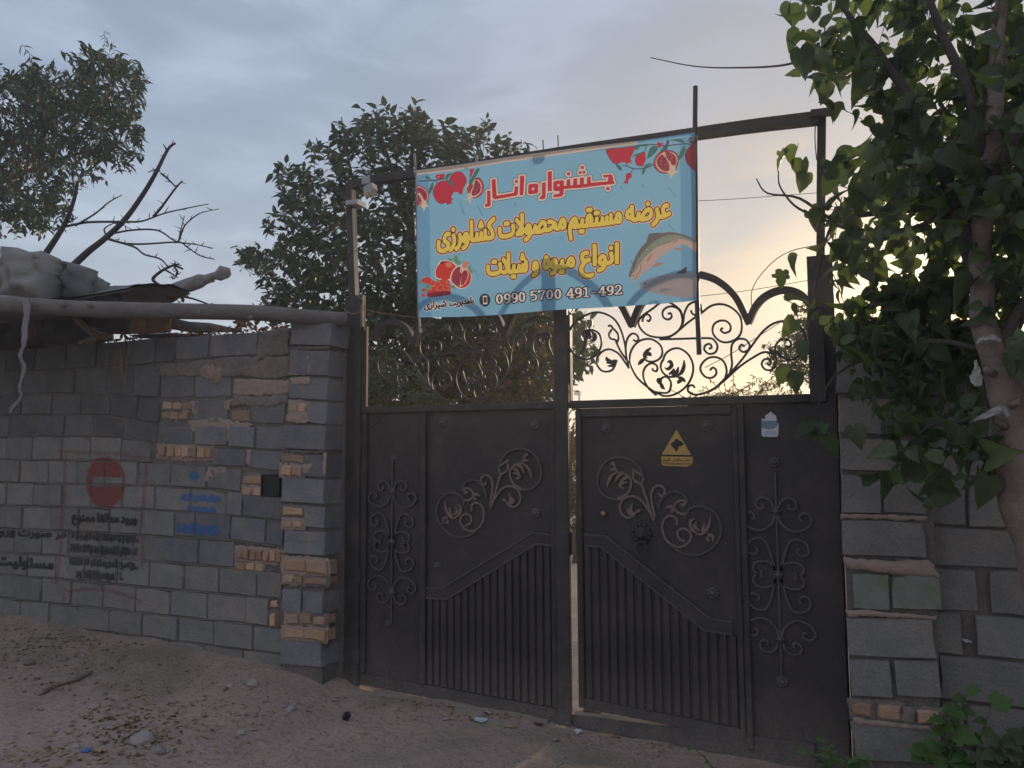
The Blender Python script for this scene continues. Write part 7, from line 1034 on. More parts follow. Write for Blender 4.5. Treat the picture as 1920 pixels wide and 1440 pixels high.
# big fruit, lower left
z3 = Z(780, 470, 11.08)
for pl in ([(760, 180), (800, 90), (850, 120), (860, 190), (930, 230), (860, 290), (800, 240)], [(640, 160), (700, 150), (760, 220), (700, 210)], [(1060, 350), (1140, 290), (1130, 370), (1170, 430), (1150, 470), (1080, 400)], [(400, 570), (450, 560), (500, 610), (470, 640), (410, 600)], [(190, 760), (240, 690), (290, 720), (240, 830), (200, 860)], [(720, 720), (800, 720), (790, 780), (730, 770)], [(60, 640), (110, 650), (120, 690), (70, 690)]):
    PT('printed_leaf', 'leafgreen', 3, pl, z3)
PT('pomegranate_outline', 'white', 3, [(490, 215), (540, 190), (640, 195), (760, 240), (830, 320), (800, 600), (560, 600), (420, 580), (385, 470), (420, 340)], z3)
PT('printed_pomegranate', 'bright', 4, [(500, 250), (560, 215), (640, 205), (750, 255), (810, 330), (790, 560), (560, 580), (430, 560), (400, 460), (430, 340)], z3)
PT('printed_pomegranate', 'brightpale', 5, [(600, 260), (680, 240), (740, 300), (700, 340), (620, 330)], z3)
PT('printed_crown', 'pomdark', 5, [(490, 240), (510, 210), (530, 230), (550, 175), (560, 220), (580, 240), (540, 270), (500, 280)], z3, smooth=False)
PT('pomegranate_outline', 'white', 6, [(880, 300), (1010, 310), (1090, 400), (1140, 500), (1130, 640), (1060, 750), (930, 790), (800, 740), (710, 640), (700, 520), (760, 380)], z3)
PT('printed_pomegranate', 'bright', 7, [(880, 310), (1000, 320), (1080, 400), (1130, 500), (1120, 640), (1050, 740), (930, 775), (810, 730), (720, 640), (712, 520), (770, 385)], z3)
PT('printed_pith', 'pith', 8, [(870, 315), (1000, 330), (1080, 440), (1070, 560), (1010, 690), (900, 750), (790, 710), (715, 620), (715, 520), (770, 390)], z3)
PT('printed_arils', 'aril', 9, [(860, 330), (910, 350), (900, 420), (930, 480), (925, 560), (890, 740), (790, 690), (725, 610), (730, 520), (780, 400)], z3)
PT('printed_arils', 'aril', 9, [(1000, 400), (1060, 440), (1055, 560), (1000, 670), (930, 720), (930, 580), (940, 470)], z3)
PT('printed_crown', 'brightpale', 9, [(960, 300), (970, 200), (1010, 220), (1100, 235), (1060, 310), (1020, 350), (960, 360)], z3, smooth=False)
PT('printed_arils', 'bright', 6, [(110, 620), (230, 545), (320, 590), (420, 640), (560, 560), (600, 480), (640, 560), (700, 690), (700, 830), (640, 900), (500, 930), (250, 960), (220, 870), (300, 780), (290, 700), (180, 680)], z3)
rr = random.Random(4); loops = [[z3(*e) for e in ell(rr.uniform(300, 690), rr.uniform(600, 830), 14, 10, rr.random() * 3, 6)] for _ in range(75)]
for i, l_ in enumerate(loops): loops[i] = l_
for j in range(3): bprint('printed_arils', loops[j::3], PM['brightpale'], 10 + j)
loops = [[z3(*e) for e in ell(x, y, 13, 11, 0, 6)] for x in range(760, 1060, 44) for y in range(390, 720, 44) if (x - 890) ** 2 / 150 ** 2 + (y - 560) ** 2 / 180 ** 2 < 1]
bprint('printed_arils', loops, PM['bright'], 11)
PT('printed_dish', 'pomdark', 9, [(240, 900), (400, 850), (580, 830), (700, 840), (700, 900), (560, 930), (280, 965)], z3)
for x, y in ((155, 930), (160, 820)): PT('printed_aril', 'bright', 5, ell(x, y, 38, 34), z3)
# fish
z4 = Z(1160, 420, 9.6)
PT('printed_fin', 'fishback', 3, [(500, 320), (520, 210), (560, 165), (750, 145), (760, 190), (620, 260)], z4)
PT('printed_fin', 'fin', 3, [(590, 770), (680, 690), (790, 690), (770, 720), (640, 770)], z4)
PT('printed_fin', 'fin', 3, [(980, 430), (1060, 420), (1160, 440), (1130, 460), (1030, 455)], z4)
PT('printed_fish', 'fishbelly', 4, [(190, 940), (230, 820), (290, 640), (400, 430), (540, 290), (700, 190), (860, 140), (1000, 140), (1160, 180), (1300, 240), (1380, 290), (1385, 500), (1290, 430), (1150, 360), (1020, 400), (880, 480), (720, 610), (560, 780), (430, 900), (310, 1020), (240, 1045), (265, 990), (210, 970)], z4)
PT('printed_fish_side', 'fishside', 5, [(220, 900), (300, 650), (410, 440), (550, 300), (710, 205), (860, 155), (1000, 150), (1160, 195), (1370, 300), (1380, 340), (1200, 280), (1050, 260), (900, 330), (700, 400), (560, 510), (430, 650), (330, 800), (260, 880)], z4)
PT('printed_fish_back', 'fishback', 6, [(180, 950), (215, 830), (280, 640), (390, 430), (530, 285), (700, 185), (860, 136), (1000, 138), (1160, 178), (1300, 238), (1375, 290), (1370, 310), (1160, 215), (990, 180), (860, 190), (700, 260), (560, 360), (440, 500), (350, 650), (270, 830), (230, 920)], z4)
rr = random.Random(9); loops = []
for _ in range(90):
    t = rr.random(); x = 330 + t * 760; y = 620 - 420 * math.sin(min(1, t * 1.1) * 1.45) ** 0.9 + rr.uniform(-10, 130) * (1 - 0.3 * t)
    if all((x - a) ** 2 + (y - c_) ** 2 > 24 ** 2 for a, c_ in [l_[1] for l_ in loops]): loops.append(([z4(*e) for e in ell(x, y, 8, 7, 0, 5)], (x, y)))
bprint('printed_spots', [l_[0] for l_ in loops], PM['pith'], 8)
PT('printed_eye', 'fishdark', 8, ell(245, 828, 28, 28), z4); PT('printed_eye', 'pith', 9, ell(245, 828, 16, 16), z4); PT('printed_eye', 'fishdark', 10, ell(245, 828, 9, 9), z4)
ST('printed_gill', 'fishdark', 9, [(390, 720), (400, 780), (375, 860), (320, 960), (290, 1010)], z4, 0.9)
ST('printed_mouth', 'fishdark', 9, [(195, 965), (240, 940), (290, 925)], z4, 1.0)
PT('printed_fin', 'fin', 8, [(500, 670), (530, 590), (585, 510), (570, 610), (540, 660)], z4); PT('printed_fin', 'fin', 8, [(945, 345), (1000, 290), (1050, 250), (1030, 310)], z4)
PT('printed_fin', 'fishdark', 3, [(1010, 900), (1110, 830), (1220, 760), (1210, 860), (1240, 910)], z4)
PT('printed_fish', 'fishpale', 4, [(370, 1080), (470, 1020), (640, 960), (850, 910), (1100, 890), (1380, 900), (1385, 1290), (1250, 1320), (1000, 1300), (800, 1270), (620, 1230), (480, 1190), (370, 1120), (430, 1110)], z4)
PT('printed_fish_back', 'fishgrey', 5, [(370, 1080), (470, 1015), (640, 950), (850, 905), (1100, 885), (1380, 895), (1380, 960), (1100, 960), (880, 985), (700, 1060), (600, 1120), (500, 1150), (430, 1140), (400, 1100)], z4)
PT('printed_eye', 'fishdark', 7, ell(475, 1070, 22, 20), z4); PT('printed_fin', 'fishgrey', 6, [(740, 1190), (790, 1150), (860, 1155), (945, 1175), (860, 1200), (770, 1230)], z4)
# slanting rain dashes of the printed ground
z5 = Z(760, 240, 3.4286)
for a_, c_ in (((340, 468), (374, 552)), ((352, 522), (366, 550)), ((460, 498), (497, 562)), ((425, 898), (467, 952)), ((335, 790), (347, 820)), ((125, 850), (162, 935)), ((118, 590), (150, 650)), ((1380, 370), (1400, 402)), ((1518, 362), (1532, 378)), ((1690, 378), (1735, 442)), ((1680, 610), (1722, 655)), ((1448, 845), (1472, 905)), ((1000, 700), (1012, 722)), ((700, 480), (716, 506))): ST('printed_dash', 'dash', 2.5, [a_, ((a_[0] + c_[0]) / 2 + 2, (a_[1] + c_[1]) / 2), c_], z5, 2.0)
# lettering
bprint('heading_outline', dec(ART['red2']), PM['slate'], 9); bprint('heading_outline', dec(ART['red1']), PM['redcream'], 10); bprint('heading_lettering', dec(ART['red']), PM['red'], 11, 'red Persian heading with a cream outline')
bprint('line_outline', dec(ART['yel2']), PM['salmon'], 9); bprint('line_outline', dec(ART['yel1']), PM['brown'], 10); bprint('line_lettering', dec(ART['yel']), PM['yellow'], 11, 'two lines of yellow Persian lettering')
bprint('name_outline', dec(ART['sm1']), PM['white'], 9); bprint('name_lettering', dec(ART['sm']), PM['black'], 10)
bprint('phone_outline', dec(ART['dig1']), PM['grey'], 9); 
for lo_, hi_ in ((0, 987), (987, 1060), (1060, 2000)): bprint('phone_number', [l_ for l_ in dec(ART['dig']) if lo_ < l_[0][0] < hi_], PM['white'], 10)
PT('phone_icon', 'grey', 9, ell(508, 1105, 35, 42), z5); PT('phone_icon', 'white', 10, [(495, 1078), (521, 1076), (523, 1130), (497, 1133)], z5, smooth=False); PT('phone_icon', 'grey', 11, [(499, 1087), (518, 1085), (519, 1121), (501, 1123)], z5, smooth=False)
def cut_print():
    ver = []; edg = []
    for e in ENT:
        for l_ in e[5]:
            b_ = len(ver); ver += [V((x * 10, z * 10)) for x, z in l_]; edg += [(b_ + i, b_ + (i + 1) % len(l_)) for i in range(len(l_))]
    x0, x1 = PB(776, 450)[0], PB(1308, 450)[0]; z0, z1 = PB(780, 600)[1], PB(1303, 245)[1]
    ver += [V((x * 10, z * 10)) for x in np.arange(x0, x1, .09) for z in np.arange(z0, z1, .09)]
    v2, _, f2, *_r = geometry.delaunay_2d_cdt(ver, edg, [], 0, 1e-5)
    pts = np.array([(p.x / 10, p.y / 10) for p in v2]); F = np.array([f for f in f2 if len(f) == 3])
    c_ = pts[F].mean(1); own = np.full(len(F), -1)
    for n_, e in enumerate(sorted(ENT, key=lambda e: e[:2])):
        lo_ = np.array([p for l_ in e[5] for p in l_]); m_ = np.nonzero((c_ > lo_.min(0)).all(1) & (c_ < lo_.max(0)).all(1))[0]
        if len(m_) == 0: continue
        X, Y = c_[m_, 0][:, None], c_[m_, 1][:, None]; ins = np.zeros(len(m_), bool)
        for l_ in e[5]:
            A_ = np.array(l_); B_ = np.roll(A_, -1, 0)
            cr = ((A_[:, 1] > Y) != (B_[:, 1] > Y)) & (X < (B_[:, 0] - A_[:, 0]) * (Y - A_[:, 1]) / (B_[:, 1] - A_[:, 1] + 1e-15) + A_[:, 0])
            ins ^= (cr.sum(1) % 2).astype(bool)
        own[m_[ins]] = n_
    for n_, (k, _i, name, mat, label, lo_) in enumerate(sorted(ENT, key=lambda e: e[:2])):
        f = F[own == n_]
        if len(f) == 0: continue
        us, inv = np.unique(f, return_inverse=True); inv = inv.reshape(f.shape); p = pts[us]
        ar = (p[inv[:, 1], 0] - p[inv[:, 0], 0]) * (p[inv[:, 2], 1] - p[inv[:, 0], 1]) - (p[inv[:, 2], 0] - p[inv[:, 0], 0]) * (p[inv[:, 1], 1] - p[inv[:, 0], 1])
        inv[ar < 0] = inv[ar < 0][:, ::-1]
        cx, cz = p[:, 0].mean(), p[:, 1].min()
        me = raw_mesh(name, np.array([(x - cx, ripple(x, z), z - cz) for x, z in p]), inv)
        o = new_obj(name, me, mat, ban, V((cx, YB, cz))); me.polygons.foreach_set('use_smooth', [True] * len(inv))
        if label: o['label'] = label
cut_print()
# eyelet and its tie
mb = MB(); p = P(1297, 262, YB - 0.006); mb.tube([p + V((math.cos(t) * .014, 0, math.sin(t) * .014)) for t in np.linspace(0, 2 * math.pi, 11)], .004, 5); mb.build('eyelet', M['brass'], ban)

# poles of the banner
pole = thing('banner_pole', 'straight dark iron rod rising above the beam at the right edge of the banner', 'pole', P(1310, 665, -0.115))
mb = MB(); mb.tube([P(1304, 162, -0.115), P(1303, 260, -0.115), P(1307, 560, -0.115), P(1311, 665, -0.115)], [.0135, .014, .014, .014], 8); mb.build('rod', M['rod'], pole)
mb = MB(); mb.tube([P(1303, 252, -0.115), P(1303, 246, -0.115)], .02, 8); mb.build('clamp', M['rod'], pole)
pole = thing('banner_pole', 'thin pale tube at the left edge of the banner', 'pole', P(787, 622, -0.135))
mb = MB(); mb.tube([P(777, 288, -0.135), P(781, 340, -0.135), P(785, 590, -0.135), P(788, 624, -0.135)], .008, 8); mb.build('tube', M['pale_pole'], pole)
mb = MB(); mb.tube([P(779, 326, -0.135), P(779, 320, -0.135)], .012, 8); mb.build('tie', M['white_plastic'], pole)
# lamp under the beam behind the banner, and the lamp at the left end of the beam
lamp = thing('lamp', 'bulb lamp hanging from the beam behind the banner', 'lamp', P(1031, 310, -0.03))
mb = MB(); c_ = P(1031, 300, -0.02)
mb.tube([P(1031, 285, -0.02), P(1031, 292, -0.02)], [.02, .024], 10); mb.build('socket', M['black'], lamp)
mb = MB(); mb.tube([c_ + V((0, 0, .03)), c_ + V((0, 0, .0)), c_ + V((0, 0, -.02)), c_ + V((0, 0, -.035)), c_ + V((0, 0, -.043))], [.026, .04, .04, .028, .006], 12); mb.build('bulb', M['white_plastic'], lamp, True)
lamp = thing('lamp', 'small pale floodlight head at the left end of the top beam', 'lamp', P(690, 365, -0.03))
mb = MB(); mb.prism([P(u, v, -0.05) for u, v in [(681, 350), (697, 342), (699, 352), (692, 364), (682, 366)]], 0.06); mb.build('lamp_head', M['white_plastic'], lamp)
mb = MB(); mb.prism([P(u, v, -0.056) for u, v in [(683, 362), (692, 360), (689, 368), (682, 368)]], 0.02); mb.build('lamp_lens', M['brass'], lamp)
mb = MB(); mb.tube([P(676, 350, 0.0), P(684, 356, -0.03)], .008, 6); mb.build('bracket', M['rod'], lamp)

# warning sign and sticker on the gate
sg = thing('warning_sign', 'yellow triangular guard dog warning sign on the wicket door', 'sign', P(1269, 876, 0.0))
YS = 0.0105
def sgn_(name, pts, mat, k, h=0.0025):
    mb = MB(); mb.prism([P(u, v, YS - 0.0026 * k) for u, v in pts], h); return mb.build(name, mat, sg)
ysign = pmat('sign_yellow', (0.56, 0.33, 0.07), (0.48, 0.30, 0.10), 30, 0.5, stain=(0.35, 0.25, 0.14), stain_scale=20, stain_amt=0.4)
zs = Z(1210, 760, 7.111)
sgn_('sign_plate', [zs(*p) for p in [(218, 656), (415, 325), (612, 664)]], ysign, 0)
sgn_('text_plate', [zs(*p) for p in [(212, 680), (632, 686), (628, 770), (610, 800), (560, 818), (390, 812), (240, 806), (214, 780)]], ysign, 0)
sgn_('dog_head', [zs(*p) for p in [(335, 522), (375, 482), (392, 470), (395, 442), (412, 456), (428, 444), (436, 462), (478, 478), (512, 512), (496, 534), (480, 545), (450, 545), (438, 580), (412, 628), (395, 590), (372, 568)]], M['black'], 0.5, 0.0012)
sgn_('sign_rule', [zs(*p) for p in [(218, 662), (612, 670), (612, 678), (218, 670)]], M['black'], 0.5, 0.001)
def sign_text(key, name, u0, u1, vb0, vb1, em, width, y, mat, par):
    loops = []
    for l_ in dec(ART[key], (0, 0), 100):
        loops.append([(lambda p: (p.x, p.z))(P(u0 + (u1 - u0) * (x - 0.3) / width, vb0 + (vb1 - vb0) * (x - 0.3) / width + (yy - 1.2) * em, y)) for x, yy in l_])
    return flat(name, loops, y, mat, par)
bl = pmat('sign_ink', (0.10, 0.06, 0.03), rough=0.7)
sign_text('danger', 'sign_lettering', *[1240.5, 1295, 863.5, 864.5], 6.6, 7.673, YS - 0.0012, bl, sg)
sign_text('warning', 'sign_lettering', *[1242, 1296, 870.5, 871.5], 7.0, 8.196, YS - 0.0012, bl, sg)
stk = thing('sticker', 'torn white and blue paper sticker near the top right of the gate', 'sticker', P(1443, 819, 0.01))
def stq(name, pts, mat, k):
    return flat(name, [[(lambda p: (p.x, p.z))(P(*zs(*q_), 0.014)) for q_ in pts]], 0.0155 - 0.0012 * k, mat, stk)
stq('sticker_paper', [(1550, 172), (1590, 185), (1602, 130), (1640, 110), (1675, 80), (1700, 110), (1745, 140), (1752, 200), (1750, 235), (1778, 240), (1770, 400), (1755, 420), (1570, 418), (1550, 395)], M['paper'], 0)
stq('sticker_picture', [(1552, 205), (1750, 205), (1750, 238), (1768, 240), (1768, 265), (1720, 310), (1640, 322), (1552, 300)], pmat('sticker_blue', (0.16, 0.23, 0.29), (0.25, 0.32, 0.37), 60, 0.6), 1)
for yy in (345, 362, 378, 394): stq('sticker_print', [(1585, yy), (1750, yy - 4), (1750, yy + 1), (1585, yy + 5)], pmat('sticker_ink', (0.25, 0.30, 0.33), rough=0.7), 1)

# wires -------------------------------------------------------------------------
def wire(label, pts, ys, r=0.003, mat='wire', n=6, name='wire', cat='wire'):
    ys = ys if isinstance(ys, list) else [ys] * len(pts)
    mb = MB(); mb.tube(crom([P(u, v, y) for (u, v), y in zip(pts, ys)], n), r, 5)
    return tag(mb.build(name, M[mat], None, True), label, cat)
wire('thin wire from the right banner rod to the upper right post', [(1304, 377), (1380, 373), (1460, 367), (1541, 361)], [-0.05, 0.0, 0.0, 0.03], 0.0018)
wire('thin wire crossing from the banner foot over the right arches', [(1306, 556), (1400, 545), (1525, 524)], [-0.06, -0.03, -0.02], 0.0018)
wire('guy wire running down left from the tape band on the left upper post', [(662, 382), (590, 470), (520, 540), (470, 585), (440, 606)], [0, -0.03, -0.08, -0.12, -0.15], 0.003)
wire('thin wire between the left upper post and the banner above mid height', [(672, 469), (730, 466), (784, 461)], [0.03, -0.02, -0.09], 0.0018)
wire('wire loop hanging from the left upper post', [(676, 468), (655, 475), (648, 492), (648, 505)], 0.0, 0.002)
wire('sagging orange wire wound round the left gate post', [(645, 578), (652, 586), (668, 588), (682, 578), (684, 568), (672, 556), (667, 553)], [-0.02, -0.03, -0.035, -0.035, -0.03, -0.02, -0.01], 0.003, 'copper_wire')
wire('thin reddish wire from the left post to the foot of the banner', [(684, 580), (720, 588), (786, 596)], [-0.03, -0.05, -0.09], 0.0022, 'copper_wire')
wire('pale cable end dangling on the left gate post', [(683, 570), (684, 590), (684, 622)], -0.03, 0.004, 'straw')
wire('cable hanging beside the upper right post', [(1529, 232), (1528, 260), (1531, 300)], 0.02, 0.003)
wire('thin loop of wire under the beam behind the banner', [(1016, 290), (1012, 306), (1013, 318), (1020, 312), (1019, 292)], -0.04, 0.0018)
wire('thin stray wire curving across the right scroll grille', [(1413, 602), (1410, 545), (1440, 500), (1480, 472), (1535, 459)], [0.05, 0.04, 0.03, 0.03, 0.03], 0.0025)
wire('straight twig of wire leaning in the right grille', [(1322, 689), (1370, 664), (1420, 632), (1470, 600)], 0.06, 0.0022)

# far lamp post seen through the grille
fl = thing('lamp_post', 'tiny far lamp post on the horizon seen through the right grille', 'lamp post', V((P(1086, 748, 60).x, 60, 0)))
mb = MB(); a_ = P(1086, 742, 60); mb.tube([V((a_.x, 60, 0)), V((a_.x, 60, P(1086, 738, 60).z))], .10, 6); mb.build('mast', M['rod'], fl)
mb = MB(); a_ = P(1083, 738, 60); mb.box((a_.x - .25, 59.8, a_.z - .15), (a_.x + .3, 60.2, a_.z + .2)); mb.build('lamp_head', M['rod'], fl)

# ------------------------------------------------------------------ spray paint on the left wall
FA = np.array(FRONTS)
def paint(name, mat, u0, v0, u1, v1, cover, parent=lw, cell=0.0055, label=None):
    """a thin film following the block faces and sunk joints; cover(u,v)->0..1 in photo pixels, arrays"""
    a_, c_ = P(u0, v0, YL), P(u1, v1, YL)
    X = np.arange(min(a_.x, c_.x) - .02, max(a_.x, c_.x) + .02, cell); Zz = np.arange(min(a_.z, c_.z) - .03, max(a_.z, c_.z) + .03, cell)
    gx_, gz_ = np.meshgrid(X, Zz)
    yy = np.full(gx_.shape, YL + 0.006); inb = np.zeros(gx_.shape, bool)
    for x0, x1, z0, z1, y in FA:
        if x1 < X[0] or x0 > X[-1] or z1 < Zz[0] or z0 > Zz[-1]: continue
        m_ = (gx_ > x0 + .002) & (gx_ < x1 - .002) & (gz_ > z0 + .002) & (gz_ < z1 - .002); yy[m_] = np.minimum(yy[m_], y - 0.0035); inb |= m_
    # world -> photo pixels on the nominal wall plane
    d = np.stack([gx_ - CAM.x, np.full(gx_.shape, YL - CAM.y), gz_ - CAM.z], -1)
    zz = d @ np.array(fw); uu = 960 + FPX * (d @ np.array(rt)) / zz; vv = 720 - FPX * (d @ np.array(up)) / zz
    cv = np.clip(cover(uu, vv), 0, 1) * np.where(inb, 1.0, 0.4)
    H_, W_ = gx_.shape
    idx = np.arange(H_ * W_).reshape(H_, W_)
    q4 = np.stack([idx[:-1, :-1], idx[:-1, 1:], idx[1:, 1:], idx[1:, :-1]], -1).reshape(-1, 4)
    cf = cv.ravel(); keep = (cf[q4].max(1) > 0.02)
    q4 = q4[keep]; used, inv = np.unique(q4, return_inverse=True)
    vv3 = np.stack([gx_.ravel(), yy.ravel(), gz_.ravel()], -1)[used]
    me = raw_mesh(name, vv3, inv.reshape(-1, 4))
    at = me.attributes.new('cover', 'FLOAT', 'POINT'); at.data.foreach_set('value', cf[used].astype(np.float32))
    me.polygons.foreach_set('use_smooth', [True] * len(me.polygons))
    me.materials.append(mat)
    o = bpy.data.objects.new(name, me); COL.objects.link(o); put(o, parent)
    if label: o['label'] = label
    return o
def spraymat(name, c):
    m, q, b, out = mk(name)
    at = q.n('ShaderNodeAttribute', attribute_name='cover'); geo = q.n('ShaderNodeNewGeometry')
    nz = q.n('ShaderNodeTexNoise'); nz.inputs['Scale'].default_value = 90; nz.inputs['Detail'].default_value = 4; q.l(geo.outputs['Position'], nz.inputs['Vector'])
    n2 = q.n('ShaderNodeTexNoise'); n2.inputs['Scale'].default_value = 7; q.l(geo.outputs['Position'], n2.inputs['Vector'])
    k = q.math('MULTIPLY', at.outputs['Fac'], q.math('ADD', q.math('MULTIPLY', nz.outputs['Fac'], 1.0), 0.35), clamp=True)
    k = q.math('MULTIPLY', k, q.math('ADD', q.math('MULTIPLY', n2.outputs['Fac'], 0.5), 0.55), clamp=True)
    b.inputs['Base Color'].default_value = (*c, 1); b.inputs['Roughness'].default_value = 0.85
    t = q.n('ShaderNodeBsdfTransparent'); mx = q.n('ShaderNodeMixShader'); q.l(k, mx.inputs[0]); q.l(t.outputs[0], mx.inputs[1]); q.l(b.outputs[0], mx.inputs[2]); q.l(mx.outputs[0], out.inputs[0])
    return m
SPR = {'red': spraymat('red_spray_paint', (0.27, 0.06, 0.05)), 'black': spraymat('black_spray_paint', (0.025, 0.025, 0.027)), 'blue': spraymat('blue_spray_paint', (0.04, 0.17, 0.46))}
def seg_cover(segs, w, soft):
    def f(u, v):
        o = np.full(u.shape, 1e9)
        for (a, b_, c_, d_) in segs:
            dx, dy = c_ - a, d_ - b_; L2 = dx * dx + dy * dy + 1e-9
            t = np.clip(((u - a) * dx + (v - b_) * dy) / L2, 0, 1)
            o = np.minimum(o, np.hypot(u - a - t * dx, v - b_ - t * dy))
        return 1 - np.clip((o - w / 2) / soft, 0, 1)
    return f
def poly_segs(pts): return [(a[0], a[1], c_[0], c_[1]) for a, c_ in zip(pts[:-1], pts[1:])]
def disc(u, v):
    r = np.hypot((u - 198) / 37.0, (v - 904) / 48.0)
    c_ = 1 - np.clip((r - 0.93) / 0.12, 0, 1)
    bar = (np.clip((u - 170) / 4, 0, 1) * np.clip((232 - u) / 4, 0, 1) * np.clip((v - 892) / 4, 0, 1) * np.clip((914 - v) / 4, 0, 1))
    return c_ * (1 - bar)
paint('spray_circle', SPR['red'], 155, 850, 240, 958, disc, label='red sprayed no entry circle with a bare bar')
fr_ = poly_segs([(112, 846), (180, 849), (235, 852), (255, 857), (274, 858)]) + poly_segs([(274, 862), (270, 930), (268, 1010), (266, 1060)]) + poly_segs([(122, 856), (121, 930), (116, 1010), (107, 1090)]) + poly_segs([(130, 1108), (160, 1105), (195, 1105), (225, 1113), (262, 1126)])
paint('spray_frame', SPR['red'], 100, 840, 282, 1132, lambda u, v: 0.4 * seg_cover(fr_, 2.5, 4)(u, v), label='faint red sprayed frame')
def glyph_cover(key, u0, u1, vb0, vb1, em, width, soft=2.0):
    lo_ = [[(u0 + (u1 - u0) * (x - 0.3) / width, vb0 + (vb1 - vb0) * (x - 0.3) / width + (yy - 1.2) * em) for x, yy in l_] for l_ in dec(ART[key], (0, 0), 100)]
    def f(u, v):
        ins = np.zeros(u.shape, bool); dmin = np.full(u.shape, 1e9)
        for l_ in lo_:
            for (ax_, ay_), (bx_, by_) in zip(l_, l_[1:] + l_[:1]):
                c_ = ((ay_ > v) != (by_ > v)) & (u < (bx_ - ax_) * (v - ay_) / (by_ - ay_ + 1e-12) + ax_); ins ^= c_
                dx, dy = bx_ - ax_, by_ - ay_; t = np.clip(((u - ax_) * dx + (v - ay_) * dy) / (dx * dx + dy * dy + 1e-9), 0, 1)
                dmin = np.minimum(dmin, np.hypot(u - ax_ - t * dx, v - ay_ - t * dy))
        return np.where(ins, 1, 1 - np.clip(dmin / soft, 0, 1))
    return f
paint('spray_lettering', SPR['black'], 134, 950, 262, 995, glyph_cover('forbid', 138, 257, 976, 980, 20, 6.89), label='black stencilled Persian words under the red circle', cell=0.0045)
paint('spray_lettering', SPR['black'], -20, 985, 128, 1022, glyph_cover('incase', -12, 124, 1002, 1008, 19, 5.83, 1.6), cell=0.0045, label='black hand sprayed Persian words at the left')
paint('spray_lettering', SPR['black'], -30, 1030, 106, 1082, glyph_cover('resp', -25, 100, 1056, 1067, 26, 4.61, 1.6), cell=0.0045, label='black hand sprayed Persian words lower left')
rr = random.Random(21)
def smudge_line(u0, u1, v0, v1, h, n):      # stencil lines too blurred to read in the photo
    sg_ = []
    for i in range(n):
        t = (i + rr.random() * .6) / n; u = u0 + (u1 - u0) * t; v = v0 + (v1 - v0) * t
        k = rr.random()
        sg_.append((u, v - h * rr.uniform(.1, .5), u + rr.uniform(-2, 1), v + h * rr.uniform(.1, .5)))
        if k < .6: sg_.append((u, v + h * .2, u + (u1 - u0) / n, v + h * .2))
    return sg_
for v0, v1, u0, u1 in ((1004, 1011, 136, 256), (1028, 1036, 131, 258), (1051, 1062, 132, 256), (1075, 1083, 145, 228)):
    paint('spray_smudge', SPR['black'], u0 - 5, v0 - 16, u1 + 5, v1 + 16, (lambda s_: (lambda u, v: 0.9 * seg_cover(s_, 2.4, 3.2)(u, v)))(smudge_line(u0, u1, v0, v1, 15, 22)))
for (u0, u1, v0, v1, h, n) in ((342, 410, 932, 936, 9, 13), (352, 400, 953, 957, 6, 10), (334, 408, 990, 993, 17, 12)):
    paint('spray_smudge', SPR['blue'], u0 - 6, v0 - 16, u1 + 6, v1 + 16, (lambda s_: (lambda u, v: 0.8 * seg_cover(s_, 3.2, 4)(u, v)))(smudge_line(u0, u1, v0, v1, h, n)))
paint('spray_smudge', SPR['blue'], 350, 878, 382, 908, lambda u, v: np.clip(1.35 - np.hypot((u - 366) / 9, (v - 893) / 8), 0, 1))
# ------------------------------------------------------------------ vegetation
def leaf_ovate(w=0.26, droop=0.25, fold=0.10):
    T = [0, .3, .65, 1.0]; Wd = [0, w, w * .8, 0]
    vs = []; 
    for t in T: vs.append((0, t, -droop * t * t))
    for t, x in ((.3, w), (.65, w * .78)):
        vs.append((-x, t, -droop * t * t + fold)); vs.append((x, t, -droop * t * t + fold))
    fs = [(0, 1, 4), (0, 5, 1), (1, 2, 6), (1, 6, 4), (1, 5, 7), (1, 7, 2), (2, 3, 6), (2, 7, 3)]
    return vs, fs
def leaf_heart(r, droop=0.35, fold=0.12, lobes=False):
    if lobes: half = [(0.10, -.10), (.30, -.08), (.44, .08), (.40, .24), (.56, .34), (.50, .50), (.30, .50), (.34, .66), (.20, .82), (.08, .96)]
    else: half = [(0.10, -.10), (.28, -.09), (.42, .06), (.47, .26), (.43, .44), (.36, .58), (.27, .72), (.16, .86), (.07, .97)]
    mids = [0.0, .25, .5, .75, 1.06]
    vs = [(0, t, -droop * t * t) for t in mids]; fs = []
    for s in (-1, 1):
        b = len(vs)
        for x, y in half: vs.append((s * x * r.uniform(.93, 1.07), y + r.uniform(-.015, .015), -droop * max(y, 0) ** 2 + fold * x * 1.6 + r.uniform(-.03, .03)))
        k = len(half); 
        near = lambda y: min(range(len(mids)), key=lambda i: abs(mids[i] - y - .04))
        prev = 0
        for i in range(k - 1):
            m = near(half[i + 1][1]); m = max(m, prev)
            tri = (prev, b + i, b + i + 1); fs.append(tri if s > 0 else tri[::-1])
            if m > prev:
                for q_ in range(prev, m): tri = (q_, b + i + 1, q_ + 1); fs.append(tri if s > 0 else tri[::-1])
                prev = m
        for q_ in range(prev, len(mids) - 1): tri = (q_, b + k - 1, q_ + 1); fs.append(tri if s > 0 else tri[::-1])
    return vs, fs
def frame(axis, nrm, size, pos):
    a = axis / (np.linalg.norm(axis) + 1e-9); n = nrm - a * nrm.dot(a); n = n / (np.linalg.norm(n) + 1e-9)
    x = np.cross(a, n); m = np.eye(4); m[:3, 0] = x * size; m[:3, 1] = a * size; m[:3, 2] = n * size; m[:3, 3] = pos
    return m
def unit(r): v = r.normal(size=3); return v / np.linalg.norm(v)
